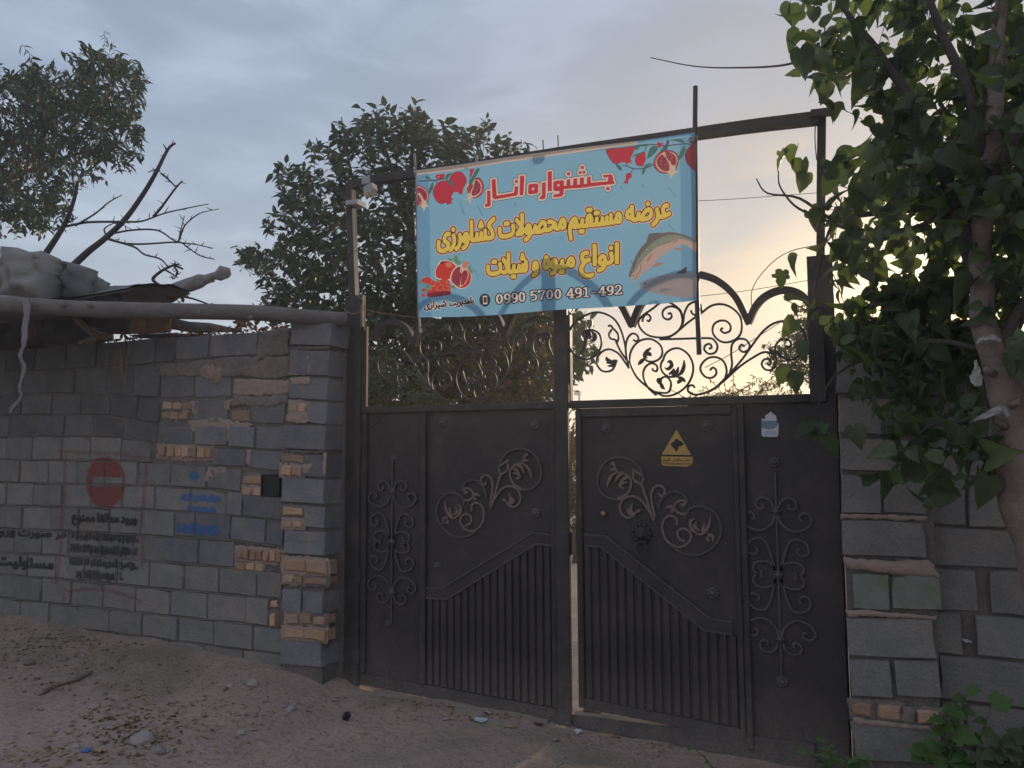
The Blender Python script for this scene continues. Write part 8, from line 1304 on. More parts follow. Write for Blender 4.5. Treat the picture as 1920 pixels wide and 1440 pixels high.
def in_poly(poly, x, y):
    c = False
    for i in range(len(poly)):
        (ax_, ay_), (bx_, by_) = poly[i], poly[i - 1]
        if (ay_ > y) != (by_ > y) and x < (bx_ - ax_) * (y - ay_) / (by_ - ay_) + ax_: c = not c
    return c
def twigs(r, poly, n, ydep, L, nl, size, dirf, droop=0.0, gaps=0.0, gs=60.0, seed=0.0, spread=0.9, ybias=0.0, upn=1.0):
    """leaves along short twigs whose tips fill an outline (photo pixels) over a range of depths; returns leaf matrices and twig paths"""
    xs = [p[0] for p in poly]; ys = [p[1] for p in poly]; Ms = []; tw = []; k = 0; tries = 0
    while k < n and tries < n * 40:
        tries += 1
        u, v = r.uniform(min(xs), max(xs)), r.uniform(min(ys), max(ys))
        if not in_poly(poly, u, v): continue
        if gaps and noise.noise(V((u / gs, v / gs, seed))) + 0.35 * noise.noise(V((u / gs * 2.7, v / gs * 2.7, seed + 3))) < -0.55 + gaps * 0.55: continue
        y = r.uniform(*ydep) if not ybias else ydep[0] + (ydep[1] - ydep[0]) * r.uniform() ** ybias
        tip = np.array(P(u, v, y)); d = dirf(u, v, r); d = d / np.linalg.norm(d)
        base = tip - d * L * r.uniform(.7, 1.2); side = np.cross(d, unit(r)); side /= np.linalg.norm(side)
        ll = r.uniform(.7, 1.2) * L
        pts = [base + d * ll * t + np.array((0, 0, -droop * ll * t * t)) for t in (0, .35, .7, 1)]
        tw.append(pts)
        for i in range(nl):
            t = (i + r.uniform(.2, .8)) / nl; p = base + d * ll * t + np.array((0, 0, -droop * ll * t * t))
            s_ = side * (1 if i % 2 else -1)
            ax = d * r.uniform(.1, .9) + s_ * spread + unit(r) * .6 + np.array((0, 0, -droop * 1.2)) * r.uniform(.3, 1.2)
            nn = np.array((0, 0, upn)) + unit(r) * .8
            Ms.append(frame(ax, nn, size * r.uniform(.45, 1.2), p))
        k += 1
    return Ms, tw
def leaves_into(tree, Ms, temps, mat, n_obj=300, name='leaf', label_stuff=None):
    """the leaves that show largest become objects, the rest one part"""
    Ms = np.array(Ms)
    pr = []
    for m in Ms:
        u, v, z = proj(m[:3, 3] + 0.5 * m[:3, 1]); s = np.linalg.norm(m[:3, 1]) / max(z, .1)
        pr.append(s if (5 < u < 1915 and 5 < v < 1435 and z > 0) else -1)
    order = np.argsort(-np.array(pr) + rng_j(len(pr)) * 0.0)
    top = set(order[:n_obj].tolist()) if n_obj else set()
    mes = []
    for vs, fs in temps:
        me = bpy.data.meshes.new(name); me.from_pydata(vs, [], fs); me.materials.append(mat); me.polygons.foreach_set('use_smooth', [True] * len(fs)); mes.append(me)
    for i in top:
        if pr[i] < 0: continue
        m = Ms[i]
        o = bpy.data.objects.new(name, mes[i % len(mes)]); COL.objects.link(o)
        s = np.linalg.norm(m[:3, 1]); R_ = Matrix([[m[a][b_] / s for b_ in range(3)] for a in range(3)])
        o.location = m[:3, 3]; o.rotation_euler = R_.to_euler(); o.scale = (s, s, s); put(o, tree)
    rest = [i for i in range(len(Ms)) if i not in top or pr[i] < 0]
    VV = []; FF = []; off = 0
    for k, (vs, fs) in enumerate(temps):
        sub = Ms[[i for i in rest if i % len(temps) == k]]
        if len(sub) == 0: continue
        vv = np.einsum('nij,vj->nvi', sub[:, :3, :3], np.array(vs)) + sub[:, None, :3, 3]
        ff = np.array(fs)[None] + (np.arange(len(sub)) * len(vs))[:, None, None] + off
        VV.append(vv.reshape(-1, 3)); FF.append(ff.reshape(-1, 3)); off += len(sub) * len(vs)
    if VV:
        me = raw_mesh('foliage', np.concatenate(VV), np.concatenate(FF)); me.materials.append(mat)
        me.polygons.foreach_set('use_smooth', [True] * len(me.polygons))
        o = bpy.data.objects.new('foliage', me); COL.objects.link(o); put(o, tree); o['kind'] = 'stuff'
def rng_j(n): return nr.uniform(size=n)
def twig_part(tree, tw, r, mat, name='twigs', frac=1.0):
    mb = MB()
    for pts in tw:
        if nr.uniform() > frac: continue
        mb.tube(pts, [r, r * .8, r * .6, r * .3], 3, cap=False)
    if mb.v:
        o = mb.build(name, mat, tree, True, base=False); o['kind'] = 'stuff'
def limb(tree, pts, ys, rad, mat, name='branch', n=5, sides=7, rough=0.0):
    ys = ys if isinstance(ys, (list, tuple)) else [ys] * len(pts)
    path = crom([P(u, v, y) for (u, v), y in zip(pts, ys)], n)
    if rough: path = [p + V((noise.noise(p * 6), noise.noise(p * 6 + V((5, 5, 5))), 0)) * rough for p in path]
    mb = MB(); mb.tube(path, rad, sides); return mb.build(name, mat, tree, True)
ov = [leaf_ovate(.25, .22, .10), leaf_ovate(.22, .38, .14), leaf_ovate(.28, .12, .06)]
lance = [leaf_ovate(.19, .20, .07), leaf_ovate(.16, .34, .09)]
rl = random.Random(3)
heart = [leaf_heart(rl, .35, .25), leaf_heart(rl, .7, .35), leaf_heart(rl, .2, .5), leaf_heart(rl, .5, .3, True), leaf_heart(rl, .9, .45)]
lobed = [leaf_heart(rl, .25, .10, True), leaf_heart(rl, .4, .16, True)]

# tall dark tree behind the gate
CT = (770, 520)
t = thing('garden_tree', 'tall dark green leafy tree standing behind the banner and left gate leaf', 'tree', (-1.6, 5.2, 0.06))
def outward(u, v, r): 
    d = np.array(((u - CT[0]) / 300, 0, (CT[1] - v) / 300)) + unit(r) * .55 + np.array((0, -.1, .45)); return d
poly = [(640, 800), (560, 640), (480, 590), (500, 545), (460, 490), (455, 462), (520, 468), (505, 420), (520, 375), (515, 315), (560, 300), (585, 330), (600, 265), (640, 280), (635, 215), (670, 205), (690, 250), (700, 195), (740, 200), (755, 250), (765, 190), (790, 188), (810, 225), (850, 225), (910, 240), (905, 275), (975, 262), (1000, 280), (1060, 300), (1090, 420), (1085, 560), (1118, 600), (1120, 660), (1060, 740), (1040, 800)]
r_ = np.random.default_rng(31)
Ms, tw = twigs(r_, poly, 1600, (3.8, 6.6), .40, 9, .165, outward, 0.12, .44, 25, 3.0)
for (u, v, n) in [(690, 215, 14), (780, 205, 14), (640, 240, 8), (895, 235, 8), (880, 270, 8), (970, 268, 9), (555, 320, 8), (520, 330, 6), (470, 470, 12), (505, 400, 6), (735, 240, 5), (600, 270, 6), (500, 540, 8), (480, 590, 5)]:
    q2 = [(u - 28, v - 14), (u + 28, v - 14), (u + 24, v + 26), (u - 24, v + 26)]
    m2, t2 = twigs(r_, q2, n, (4.2, 5.8), .36, 7, .155, outward, .1); Ms += m2; tw += t2
m2, t2 = twigs(r_, [(690, 590), (1045, 570), (1045, 790), (690, 790)], 360, (3.6, 5.6), .36, 8, .14, outward, .1, .35, 22, 6.0); Ms += m2; tw += t2
leaves_into(t, Ms, ov, M['leaf_tree'])
twig_part(t, tw, .006, M['bark'])
limb(t, [(790, 1320), (788, 1050), (785, 800), (775, 620), (770, 450), (770, 330), (775, 200)], 5.2, [.15, .13, .11, .09, .06, .035, .008], M['bark'], 'trunk', rough=.03)
for pts in ([(784, 780), (720, 640), (650, 520), (560, 420), (520, 340)], [(780, 700), (860, 560), (900, 420), (900, 260)], [(775, 620), (700, 480), (660, 330), (640, 220)], [(772, 500), (820, 400), (850, 250)], [(785, 800), (660, 700), (560, 620), (480, 480)], [(780, 720), (930, 640), (1040, 500), (1060, 330)], [(770, 430), (735, 320), (700, 205)]):
    limb(t, pts, [5.2, 5.0 + r_.uniform(-.5, .5), 4.9 + r_.uniform(-.8, .8), 4.9, 4.9][:len(pts)], [.055, .04, .025, .008], M['bark'])
p = P(727, 747, 2.2)
fr = thing('pomegranate', 'single red pomegranate hanging low behind the left scroll grille', 'fruit', p)
mb = MB(); 
for a0 in range(1):
    n_ = 10; ring = []
    prof = [(0.0, -.042), (.026, -.036), (.042, -.012), (.043, .01), (.03, .033), (.010, .042), (.013, .055), (.004, .05)]
    vs = []; 
    for rr_, zz_ in prof: vs += [(p.x + rr_ * math.cos(2 * math.pi * k / n_), p.y + rr_ * math.sin(2 * math.pi * k / n_), p.z - zz_) for k in range(n_)]
    fs = [(i * n_ + k, i * n_ + (k + 1) % n_, (i + 1) * n_ + (k + 1) % n_, (i + 1) * n_ + k) for i in range(len(prof) - 1) for k in range(n_)]
    mb.add(vs, fs)
mb.build('fruit', M['fruit'], fr, True)
mb = MB(); mb.tube([p + V((0, 0, .04)), p + V((.01, .03, .12)), p + V((.02, .1, .2))], .004, 5); mb.build('stem', M['bark'], fr)

# low garden trees close behind the gate
def garden(name, label, cat, polys, mat, seed, n, dep, size, temps, nl=8, L=.26, group=None, trunk=None, gaps=.25, nobj=120, gs=40, droop=.15, frac=1.0):
    r_ = np.random.default_rng(seed)
    cx_ = sum(q_[0] for q_ in polys[0]) / len(polys[0]); yc = sum(dep) / 2
    b_ = P(cx_, 800, yc); t = thing(name, label, cat, (b_.x, yc, 0.05), group)
    Ms = []; tw = []
    for pl in polys:
        m2, t2 = twigs(r_, pl, n, dep, L, nl, size, lambda u, v, r: np.array((0, 0, .7)) + unit(r) * .9, droop, gaps, gs, seed * .7); Ms += m2; tw += t2
    leaves_into(t, Ms, temps, mat, nobj); twig_part(t, tw, .004, M['bark'], frac=frac)
    mb = MB()
    for pth in (trunk or [[(b_.x, yc, 0.0), (b_.x + .05, yc, .6), (b_.x - .05, yc, 1.3), (b_.x, yc, 1.9)]]):
        mb.tube(crom(pth, 4), [.05, .035, .02, .008], 6)
    mb.build('trunk', M['bark'], t, True)
    return t
garden('pomegranate_tree', 'small green pomegranate tree low behind the left grille corner', 'tree', [[(675, 640), (760, 650), (800, 700), (860, 760), (860, 820), (660, 820), (660, 700)]], M['leaf_mul'], 51, 190, (1.9, 2.7), .085, lance, nobj=150, gaps=.1)
garden('garden_tree', 'yellowing leafy tree behind the right half of the left scroll grille', 'tree', [[(860, 620), (1050, 590), (1062, 700), (1062, 830), (780, 830), (800, 760)]], M['leaf_warm'], 52, 330, (3.0, 4.6), .09, ov, gaps=.33, nobj=200)
garden('garden_tree', 'bright yellow autumn tree seen only through the gap of the wicket door', 'tree', [[(1030, 800), (1120, 790), (1120, 900), (1030, 910)]], M['leaf_yellow'], 53, 170, (6.0, 7.0), .10, ov, gaps=.0, nobj=40)
garden('garden_shrub', 'dull green shrub under the yellow tree in the wicket gap', 'shrub', [[(1030, 895), (1120, 890), (1120, 985), (1030, 985)]], M['leaf_bush'], 54, 150, (5.2, 6.0), .09, ov, gaps=.0, nobj=40)
garden('garden_shrub', 'feathery olive shrub rising at the lower right corner of the right grille', 'shrub', [[(1340, 735), (1385, 722), (1430, 715), (1470, 690), (1500, 700), (1530, 705), (1530, 800), (1340, 800)], [(1440, 640), (1480, 650), (1520, 690), (1500, 720), (1460, 680)], [(1485, 575), (1520, 560), (1530, 640), (1500, 650), (1470, 620)]], M['leaf_bush'], 55, 110, (2.0, 2.9), .045, lance, nl=10, L=.16, gaps=.25, nobj=120, gs=25)
garden('garden_shrub', 'low dark hedge sprig along the right sill, with added sun-blocking foliage hidden below', 'shrub', [[(1290, 742), (1340, 735), (1400, 742), (1400, 800), (1290, 800)], [(1100, 800), (1500, 790), (1500, 1300), (1100, 1300)]], M['leaf_bush'], 56, 420, (2.4, 3.0), .05, lance, nobj=60, gaps=0)  # second outline is unseen foliage, added to block sun under the gate
# far line of trees beyond the garden, under the sill
for i, (x, y, w, h) in enumerate([(-14, 26, 5, 3.4), (-7, 30, 5, 3.0), (0.5, 34, 6, 2.2), (9, 34, 6, 2.3), (18, 30, 6, 3.0), (27, 28, 6, 3.6)]):
    t = thing('distant_tree', ['broad olive tree far off behind the left wall', 'round dull tree far off beyond the dead branches', 'low distant tree behind the garden, hidden under the sill', 'low distant tree far behind the right gate leaf', 'distant tree far beyond the mulberry', 'farthest right distant tree beyond the block wall'][i], 'tree', (x, y, 0.05), 'distant trees beyond the garden')
    r_ = np.random.default_rng(100 + i); Ms = []
    for _ in range(900):
        d = unit(r_) * r_.uniform(.45, 1) ; p_ = np.array((x + d[0] * w / 2, y + d[1] * w / 2, h * .58 + d[2] * h * .42)); Ms.append(frame(unit(r_), unit(r_), .35 * r_.uniform(.6, 1.3), p_))
    leaves_into(t, Ms, ov, M['leaf_bush'], 0)
    mb = MB(); mb.tube([(x, y, 0), (x + .1, y, h * .3), (x, y, h * .7)], [.16, .12, .05], 6); mb.build('trunk', M['bark'], t, True)

# ash tree at upper left
t = thing('ash_tree', 'ash tree with brown hanging seed bunches at the upper left edge', 'tree', P(-130, 900, 2.6))
t.location.z = 0.1
r_ = np.random.default_rng(61)
ashdir = lambda u, v, r: np.array((.55, -.1, .15 if v < 200 else -.25)) + unit(r) * .75
pl1 = [(-320, 60), (-60, 120), (5, 150), (25, 118), (72, 108), (85, 130), (112, 128), (145, 150), (158, 90), (180, 82), (215, 92), (255, 110), (275, 145), (262, 190), (228, 212), (262, 232), (274, 250), (262, 285), (235, 300), (205, 285), (180, 320), (140, 350), (118, 372), (145, 385), (110, 410), (70, 440), (40, 420), (10, 415), (-40, 430), (-320, 420)]
Ms, tw = twigs(r_, pl1, 1500, (2.0, 3.4), .30, 11, .135, ashdir, .35, .30, 34, 8.0)
leaves_into(t, Ms, lance, M['leaf_ash']); twig_part(t, tw, .0035, M['bark'])
Ms = []
for (u, v, n) in [(212, 190, 60), (20, 322, 90), (165, 318, 50), (95, 205, 40), (70, 310, 45), (12, 265, 50), (130, 185, 30), (165, 215, 25), (40, 300, 40), (-40, 300, 60)]:
    for _ in range(n):
        p_ = np.array(P(u + r_.normal() * 13, v + r_.normal() * 17, r_.uniform(1.9, 2.8))); Ms.append(frame(np.array((0, 0, -1)) + unit(r_) * .35, unit(r_), .06 * r_.uniform(.7, 1.2), p_))
vs, fs = leaf_ovate(.09, .05, .02)
me = bulk_mesh('seed_bunches', vs, fs, Ms); me.materials.append(M['rust_leaf']); o = bpy.data.objects.new('seed_bunches', me); COL.objects.link(o); put(o, t); o['kind'] = 'stuff'
limb(t, [(-130, 1100), (-135, 800), (-120, 560), (-100, 380), (-90, 250), (-60, 100)], 2.6, [.16, .14, .11, .08, .05, .02], M['bark'], 'trunk', rough=.03)
for pts in ([(-105, 400), (-20, 300), (60, 240), (110, 160)], [(-98, 330), (40, 250), (160, 190), (240, 130)], [(-110, 460), (0, 400), (60, 400), (110, 400)], [(-100, 380), (30, 330), (140, 290), (240, 265)], [(-90, 250), (-20, 180), (40, 130)]):
    limb(t, pts, [2.6, 2.6, 2.6, 2.5][:len(pts)], [.05, .035, .02, .006], M['bark'])

# bare dead branches over the shed
zd = Z(0, 0, 2.4)
def dead(label, limbs, y):
    base = P(*zd(*limbs[0][0][0]), y); t = thing('dead_tree', label, 'dead tree', base)
    for k, (pts, r0, r1) in enumerate(limbs):
        pp = [zd(*p) for p in pts]; L_ = len(pp)
        path = crom([P(u, v, y + 0.25 * noise.noise(V((u * .01, v * .01, k))) * (i / max(1, L_ - 1))) for i, (u, v) in enumerate(pp)], 6)
        mb = MB(); mb.tube(path, [r0, r1], 6)
        rr = random.Random(k + 5)
        for i in range(2, len(path) - 1, 2):
            if rr.random() < .55:
                p = path[i]; dd = V((rr.uniform(-1, 1), rr.uniform(-.6, .6), rr.uniform(-.3, 1))).normalized(); mb.tube([p, p + dd * rr.uniform(.03, .07)], [.005, .002], 4)
        mb.build('trunk' if k == 0 else 'branch', M['dead'], t, True)
dead('bare dead trunk with a long twisted limb leaning right behind the tarps', [
    ([(335, 1190), (400, 1130), (470, 1075), (560, 990), (640, 880), (700, 780), (740, 700), (765, 660), (790, 645)], .034, .008),
    ([(755, 680), (735, 650)], .008, .004), ([(720, 770), (695, 765), (667, 775)], .007, .004), ([(725, 780), (760, 810), (790, 840)], .010, .006),
    ([(690, 975), (725, 935), (765, 880), (800, 835), (820, 815)], .012, .006),
    ([(510, 1050), (600, 1035), (710, 1037), (790, 1085), (880, 1100), (957, 1117)], .010, .004),
    ([(490, 1075), (560, 1095), (650, 1098), (800, 1090), (840, 1110), (900, 1150), (965, 1167)], .011, .004),
    ([(803, 1088), (820, 1040), (840, 1005), (900, 960), (985, 940)], .009, .003), ([(805, 1080), (815, 1030), (830, 970)], .007, .003),
    ([(490, 1078), (600, 1110), (650, 1145), (720, 1165), (755, 1200)], .010, .006),
    ([(475, 1055), (470, 1030), (500, 1010), (530, 1005), (590, 1030)], .008, .003)], .55)
dead('thinner dead branch forking low beside the ash leaves', [
    ([(200, 1150), (260, 1060), (300, 990), (335, 890), (350, 815)], .03, .012),
    ([(300, 1018), (400, 1000), (560, 998), (640, 995), (740, 960), (850, 935), (938, 918)], .013, .004),
    ([(340, 1015), (430, 960), (490, 910), (548, 878)], .010, .004), ([(300, 1005), (330, 990), (350, 978)], .008, .003)], .5)
dead('tangle of short broken twigs above the log', [
    ([(725, 1292), (690, 1262), (700, 1240), (740, 1212), (780, 1195), (822, 1210)], .016, .008), ([(740, 1212), (770, 1230), (800, 1250)], .009, .004), ([(780, 1195), (800, 1225), (780, 1255), (770, 1240)], .008, .003), ([(760, 1205), (790, 1190), (815, 1195)], .008, .004),
    ([(670, 1320), (700, 1300), (735, 1290)], .008, .004), ([(800, 1330), (870, 1345), (940, 1370), (980, 1385)], .009, .004)], .15)

# mulberry at the right, in front of the wall
YM = -0.85
t = thing('mulberry_tree', 'mulberry tree with pinkish trunk and big leaves hanging at the right edge', 'tree', V((P(2030, 1300, YM).x, YM, -0.03)))
limb(t, [(2110, 1560), (2060, 1400), (2008, 1200), (1952, 1020), (1906, 880), (1897, 780), (1879, 690), (1846, 610), (1836, 530), (1845, 420), (1862, 280), (1872, 120), (1880, -60)], YM, [.115, .108, .10, .095, .088, .066, .058, .046, .042, .038, .034, .028, .02], M['bark_pink'], 'trunk', 6, 14, rough=.02)
for pts, ys, rd in ([[(1840, 545), (1790, 380), (1735, 240), (1680, 140), (1600, 40), (1540, -60)], [YM, -.8, -.75, -.7, -.7, -.7], [.034, .026, .02, .015, .008]],
                    [[(1845, 420), (1780, 392), (1690, 395), (1600, 405), (1562, 412), (1500, 372), (1440, 362), (1417, 335)], [YM, -.75, -.6, -.45, -.4, -.35, -.3, -.3], [.022, .016, .011, .006, .003]],
                    [[(1868, 690), (1920, 580), (2000, 520), (2100, 400)], [YM, -.9, -1, -1], [.035, .025, .012]],
                    [[(1858, 310), (1800, 130), (1750, 20), (1730, -80)], YM, [.025, .018, .01]], [[(1850, 380), (1930, 200), (2000, 40)], [YM, -1, -1.1], [.03, .02, .01]],
                    [[(1800, 390), (1700, 430), (1600, 430), (1540, 410), (1490, 385), (1463, 350), (1459, 320)], [-.8, -.7, -.5, -.4, -.35, -.3, -.3], [.011, .007, .003]],
                    [[(1562, 412), (1545, 460), (1530, 540), (1515, 620)], [-.4, -.35, -.3, -.28], [.008, .005, .003]],
                    [[(1860, 660), (1760, 640), (1660, 660), (1570, 700), (1530, 770)], [YM, -.75, -.65, -.55, -.5], [.014, .009, .003]],
                    [[(1880, 760), (1800, 790), (1740, 800), (1700, 850)], [YM, -.85, -.8, -.8], [.012, .008, .003]]):
    limb(t, pts, ys, rd, M['bark'], rough=.01)
limb(t, [(1560, 70), (1530, 100), (1470, 122), (1380, 127), (1300, 124), (1220, 108)], [-.7, -.6, -.4, -.3, -.2, -.2], [.007, .006, .004, .0025], M['bark'])
r_ = np.random.default_rng(71)
md = lambda u, v, r: np.array((-.4, -.15, -.35)) + unit(r) * .8
Ms, tw = [], []
def mul(poly, n, dep, size=.088, gaps=.0, nl=6, L=.25, droop=.35, gs=50):
    m2, t2 = twigs(r_, poly, n, dep, L, nl, size, md, droop, gaps, gs, 12.0, spread=.7, upn=.35); Ms.extend(m2); tw.extend(t2)
mul([(1470, -60), (1490, 40), (1540, 90), (1540, 150), (1600, 175), (1605, 250), (1615, 300), (1690, 330), (1800, 350), (1925, 330), (2300, 300), (2300, -200), (1500, -200)], 250, (-1.2, .3), gaps=.5)
mul([(1660, 60), (1800, 40), (2000, 60), (2000, 400), (1760, 380), (1640, 300)], 80, (-1.1, .4), gaps=.35)
mul([(1590, 330), (1700, 310), (1920, 320), (2100, 340), (2100, 420), (1800, 420), (1600, 385)], 70, (-1.1, 0), gaps=.3)
mul([(1650, 400), (1720, 400), (1930, 400), (2100, 400), (2100, 600), (1900, 560), (1760, 540), (1680, 500)], 55, (-1.1, .2), gaps=.4)
mul([(1560, 530), (1700, 520), (1830, 530), (1840, 600), (1700, 640), (1580, 620)], 36, (-.75, -.25), gaps=.05)
mul([(1560, 600), (1680, 620), (1820, 620), (1830, 760), (1700, 780), (1600, 720)], 30, (-.8, -.3), .08, gaps=.1)
mul([(1555, 590), (1700, 585), (1840, 600), (1840, 690), (1700, 690), (1565, 660)], 42, (-.7, -.25), .08, gaps=.05)
mul([(1640, 780), (1740, 780), (1760, 850), (1750, 905), (1690, 905), (1650, 860)], 11, (-1.0, -.6), .10)
mul([(1780, 800), (1850, 800), (1840, 880), (1800, 890)], 4, (-1.0, -.7), .11)
mul([(1880, 560), (2100, 540), (2100, 760), (1920, 720)], 22, (-1.2, -.8), .10)
mul([(1525, 450), (1610, 440), (1640, 480), (1560, 520)], 8, (-.5, -.2), .09, nl=4)
for (u, v, a_, s_) in [(1520, 800, (-.6, -.2, -.3), .085), (1545, 795, (-.5, -.2, -.55), .095), (1560, 815, (-.2, -.1, -1), .10), (1600, 800, (.3, -.2, -.8), .10), (1535, 795, (-.9, 0, -.1), .08), (1495, 275, (-.2, 0, -.7), .10), (1478, 285, (-.8, 0, -.5), .09), (1505, 300, (-.3, 0, -.9), .10), (1512, 325, (-.25, 0, -.95), .09), (1555, 335, (.6, 0, .3), .10), (1575, 300, (.7, -.1, .2), .10), (1590, 310, (-.7, 0, -.6), .16), (1490, 600, (-.5, 0, -.6), .09), (1510, 640, (-.2, 0, -.9), .10), (1475, 690, (-.4, 0, -.8), .09), (1500, 700, (-.3, 0, -.9), .10), (1468, 508, (-.3, 0, -.9), .08), (1495, 480, (-.7, 0, -.7), .08), (1500, 140, (-.7, 0, .2), .07), (1545, 150, (-.8, 0, -.2), .08), (1552, 165, (-.4, 0, -.9), .08), (1560, 160, (-.7, 0, -.6), .08), (1620, 470, (-.6, 0, -.6), .10), (1650, 470, (-.5, 0, -.7), .09), (1590, 415, (.4, 0, -.8), .10), (1607, 430, (-.3, 0, -.6), .08), (1665, 405, (-.2, 0, -.8), .09), (1635, 340, (-.6, 0, -.8), .17), (1500, 10, (-.4, 0, -.8), .10), (1480, 5, (-.3, 0, -.9), .09), (1500, 60, (-.5, 0, -.8), .10), (1530, 60, (-.4, 0, -.9), .10)]:
    y_ = -.55 if u > 1560 or v > 700 else -.38
    Ms.append(frame(np.array(a_) + unit(r_) * .12, np.array((-.2, -1, .35)) + unit(r_) * .5, s_, np.array(P(u, v, y_))))
leaves_into(t, Ms, heart, M['leaf_mul']); twig_part(t, tw, .0028, M['bark'])
# knots and pruned stubs on the trunk
for (u, v, dx) in [(1862, 700, -1), (1895, 760, 1), (1893, 835, -.4), (1885, 800, -.8)]:
    p = P(u, v, YM - .06); mb = MB(); mb.tube([p, p + V((dx * .03, -.03, .015))], [.016, .011], 7); mb.build('stub', M['bark_pink'], t, True)
def rag(label, pts, y, w, name='plastic_rag', cat='rag', mat='white_plastic', group=None, th=.004):
    path = crom([P(u, v, y) for u, v in pts], 5); L_ = len(path)
    ws = [float(np.interp(i / (L_ - 1), np.linspace(0, 1, len(w)), w)) for i in range(L_)]
    vs = []; rr = random.Random(int(pts[0][0]))
    for i, p in enumerate(path):
        t_ = (path[min(i + 1, L_ - 1)] - path[max(i - 1, 0)]).normalized(); nn = V((-t_.z, 0, t_.x))
        for k in range(4):
            s = k / 3 - .5
            vs.append(p + nn * ws[i] * s * (1 + rr.uniform(-.12, .12)) + V((0, math.sin(k * 2.1 + i * .7) * .006 + rr.uniform(-.004, .004), 0)))
    fs = [(i * 4 + k, i * 4 + k + 1, (i + 1) * 4 + k + 1, (i + 1) * 4 + k) for i in range(L_ - 1) for k in range(3)]
    n_ = len(vs); vs += [v_ + V((0, th, 0)) for v_ in vs]; fs += [tuple(n_ + i for i in f[::-1]) for f in fs]
    mb = MB(); mb.add(vs, fs); return tag(mb.build(name, M[mat], None, True), label, cat, group)
rag('white plastic strip tied round the upper mulberry trunk', [(1832, 646), (1845, 634), (1862, 632), (1876, 640)], YM - .10, [.012, .022, .018, .010])
rag('small white plastic bag hanging left of the mulberry trunk', [(1829, 675), (1832, 690), (1830, 705), (1834, 724)], YM - .06, [.012, .012, .03, .045, .02])
rag('torn white plastic strip tied low on the mulberry trunk', [(1818, 792), (1845, 780), (1868, 770), (1880, 766), (1892, 780)], YM - .11, [.006, .022, .026, .018, .012])

# weeds by the right pillar and gate
def weed(label, stems, y, seed, size, temps, mat='leaf_weed', nl=7):
    b_ = P(*stems[0][0], y); t = thing('weed', label, 'weed', b_); r_ = np.random.default_rng(seed); Ms = []; mb = MB()
    for pts in stems:
        path = crom([P(u, v, y + r_.uniform(-.03, .03)) for u, v in pts], 5); mb.tube(path, [.005, .002], 5)
        for i in range(nl):
            p = path[min(len(path) - 1, int((.2 + .8 * i / (nl - 1)) * (len(path) - 1)))]
            ax = np.array(((-1) ** i * r_.uniform(.4, 1), r_.uniform(-.7, .2), r_.uniform(-.3, .5))); Ms.append(frame(ax, np.array((0, -.6, .8)) + unit(r_) * .4, size * r_.uniform(.6, 1.2), np.array(p)))
    mb.build('stem', M['leaf_weed'], t, True); leaves_into(t, Ms, temps, M[mat], 60)
weed('tall lobed weed growing against the right block wall', [[(1775, 1460), (1785, 1400), (1800, 1340), (1815, 1295)], [(1775, 1440), (1765, 1380), (1772, 1330)], [(1790, 1440), (1830, 1400), (1860, 1320)], [(1770, 1450), (1745, 1420), (1735, 1400)]], -.32, 81, .085, lobed)
weed('bright green leafy weed at the foot of the right gate post', [[(1560, 1470), (1545, 1430), (1512, 1412)], [(1570, 1470), (1560, 1420), (1550, 1392)], [(1580, 1470), (1600, 1430), (1632, 1420)], [(1575, 1470), (1590, 1440), (1610, 1445)]], -.22, 82, .06, ov, nl=8)
weed('dark leafy weed in the lower right corner', [[(1890, 1480), (1880, 1420), (1880, 1385)], [(1900, 1480), (1920, 1420), (1935, 1370)], [(1895, 1480), (1860, 1430), (1845, 1425)]], -.4, 83, .09, lobed, 'leaf_mul')
weed('lone pale weed shoot lying on the dirt before the gate', [[(1345, 1452), (1325, 1425), (1303, 1402)]], -.28, 84, .035, ov, nl=4)

# ------------------------------------------------------------------ shed over the left wall
lg = thing('log_beam', 'long weathered wooden pole lying along the top of the left wall', 'log', P(300, 600, -.7))
mb = MB(); path = crom([P(-260, 572, -1.25), P(-60, 573, -1.15), P(150, 578, -.95), P(350, 584, -.62), P(520, 591, -.32), P(649, 598, -.13)], 5)
path = [p + V((0, 0, .010 * noise.noise(p * 2.2))) for p in path]; mb.tube(path, [.056, .054, .053, .053, .052, .046], 12); mb.build('log', M['wood'], lg, True)
for u, v, yk in ((118, 572, -1.03), (168, 572, -.97), (372, 588, -.63), (470, 596, -.46)):
    p = P(u, v, yk); mb = MB(); mb.dome(p, .02, .018, 8, 3); mb.build('knot', M['wood'], lg, True)
zt = Z(0, 440, 4.174)
def tz(pts, y): return pxo([zt(*p) for p in pts], y)
def lump(name, label, cat, pts, y, th, mat, amp=.03, fold=5.0, seed=1.0, step=.05, group=None):
    o = rough_slab(name, tz(pts, y), y, th, M[mat], None, amp, min(step, .028), fold * 1.35, seed, puff=.3, crease=1.1); return tag(o, label, cat, group)
lump('tarp', 'large pale grey crumpled tarp bundle at the left edge', 'tarp', [(-420, 330), (-150, 250), (0, 225), (95, 185), (112, 120), (150, 105), (205, 138), (325, 125), (342, 190), (356, 300), (342, 400), (322, 530), (0, 530), (-420, 530)], -0.85, .3, 'tarp', .09, 4.5, 1.0)
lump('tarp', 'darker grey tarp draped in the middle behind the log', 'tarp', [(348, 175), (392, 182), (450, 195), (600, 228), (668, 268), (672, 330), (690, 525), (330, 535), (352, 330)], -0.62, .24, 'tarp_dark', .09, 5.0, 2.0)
lump('tarp', 'sloping end of the dark tarp running down right to the log', 'tarp', [(660, 268), (720, 300), (800, 352), (880, 425), (1000, 525), (680, 535), (655, 400)], -0.5, .12, 'tarp_dark', .05, 5.0, 3.0)
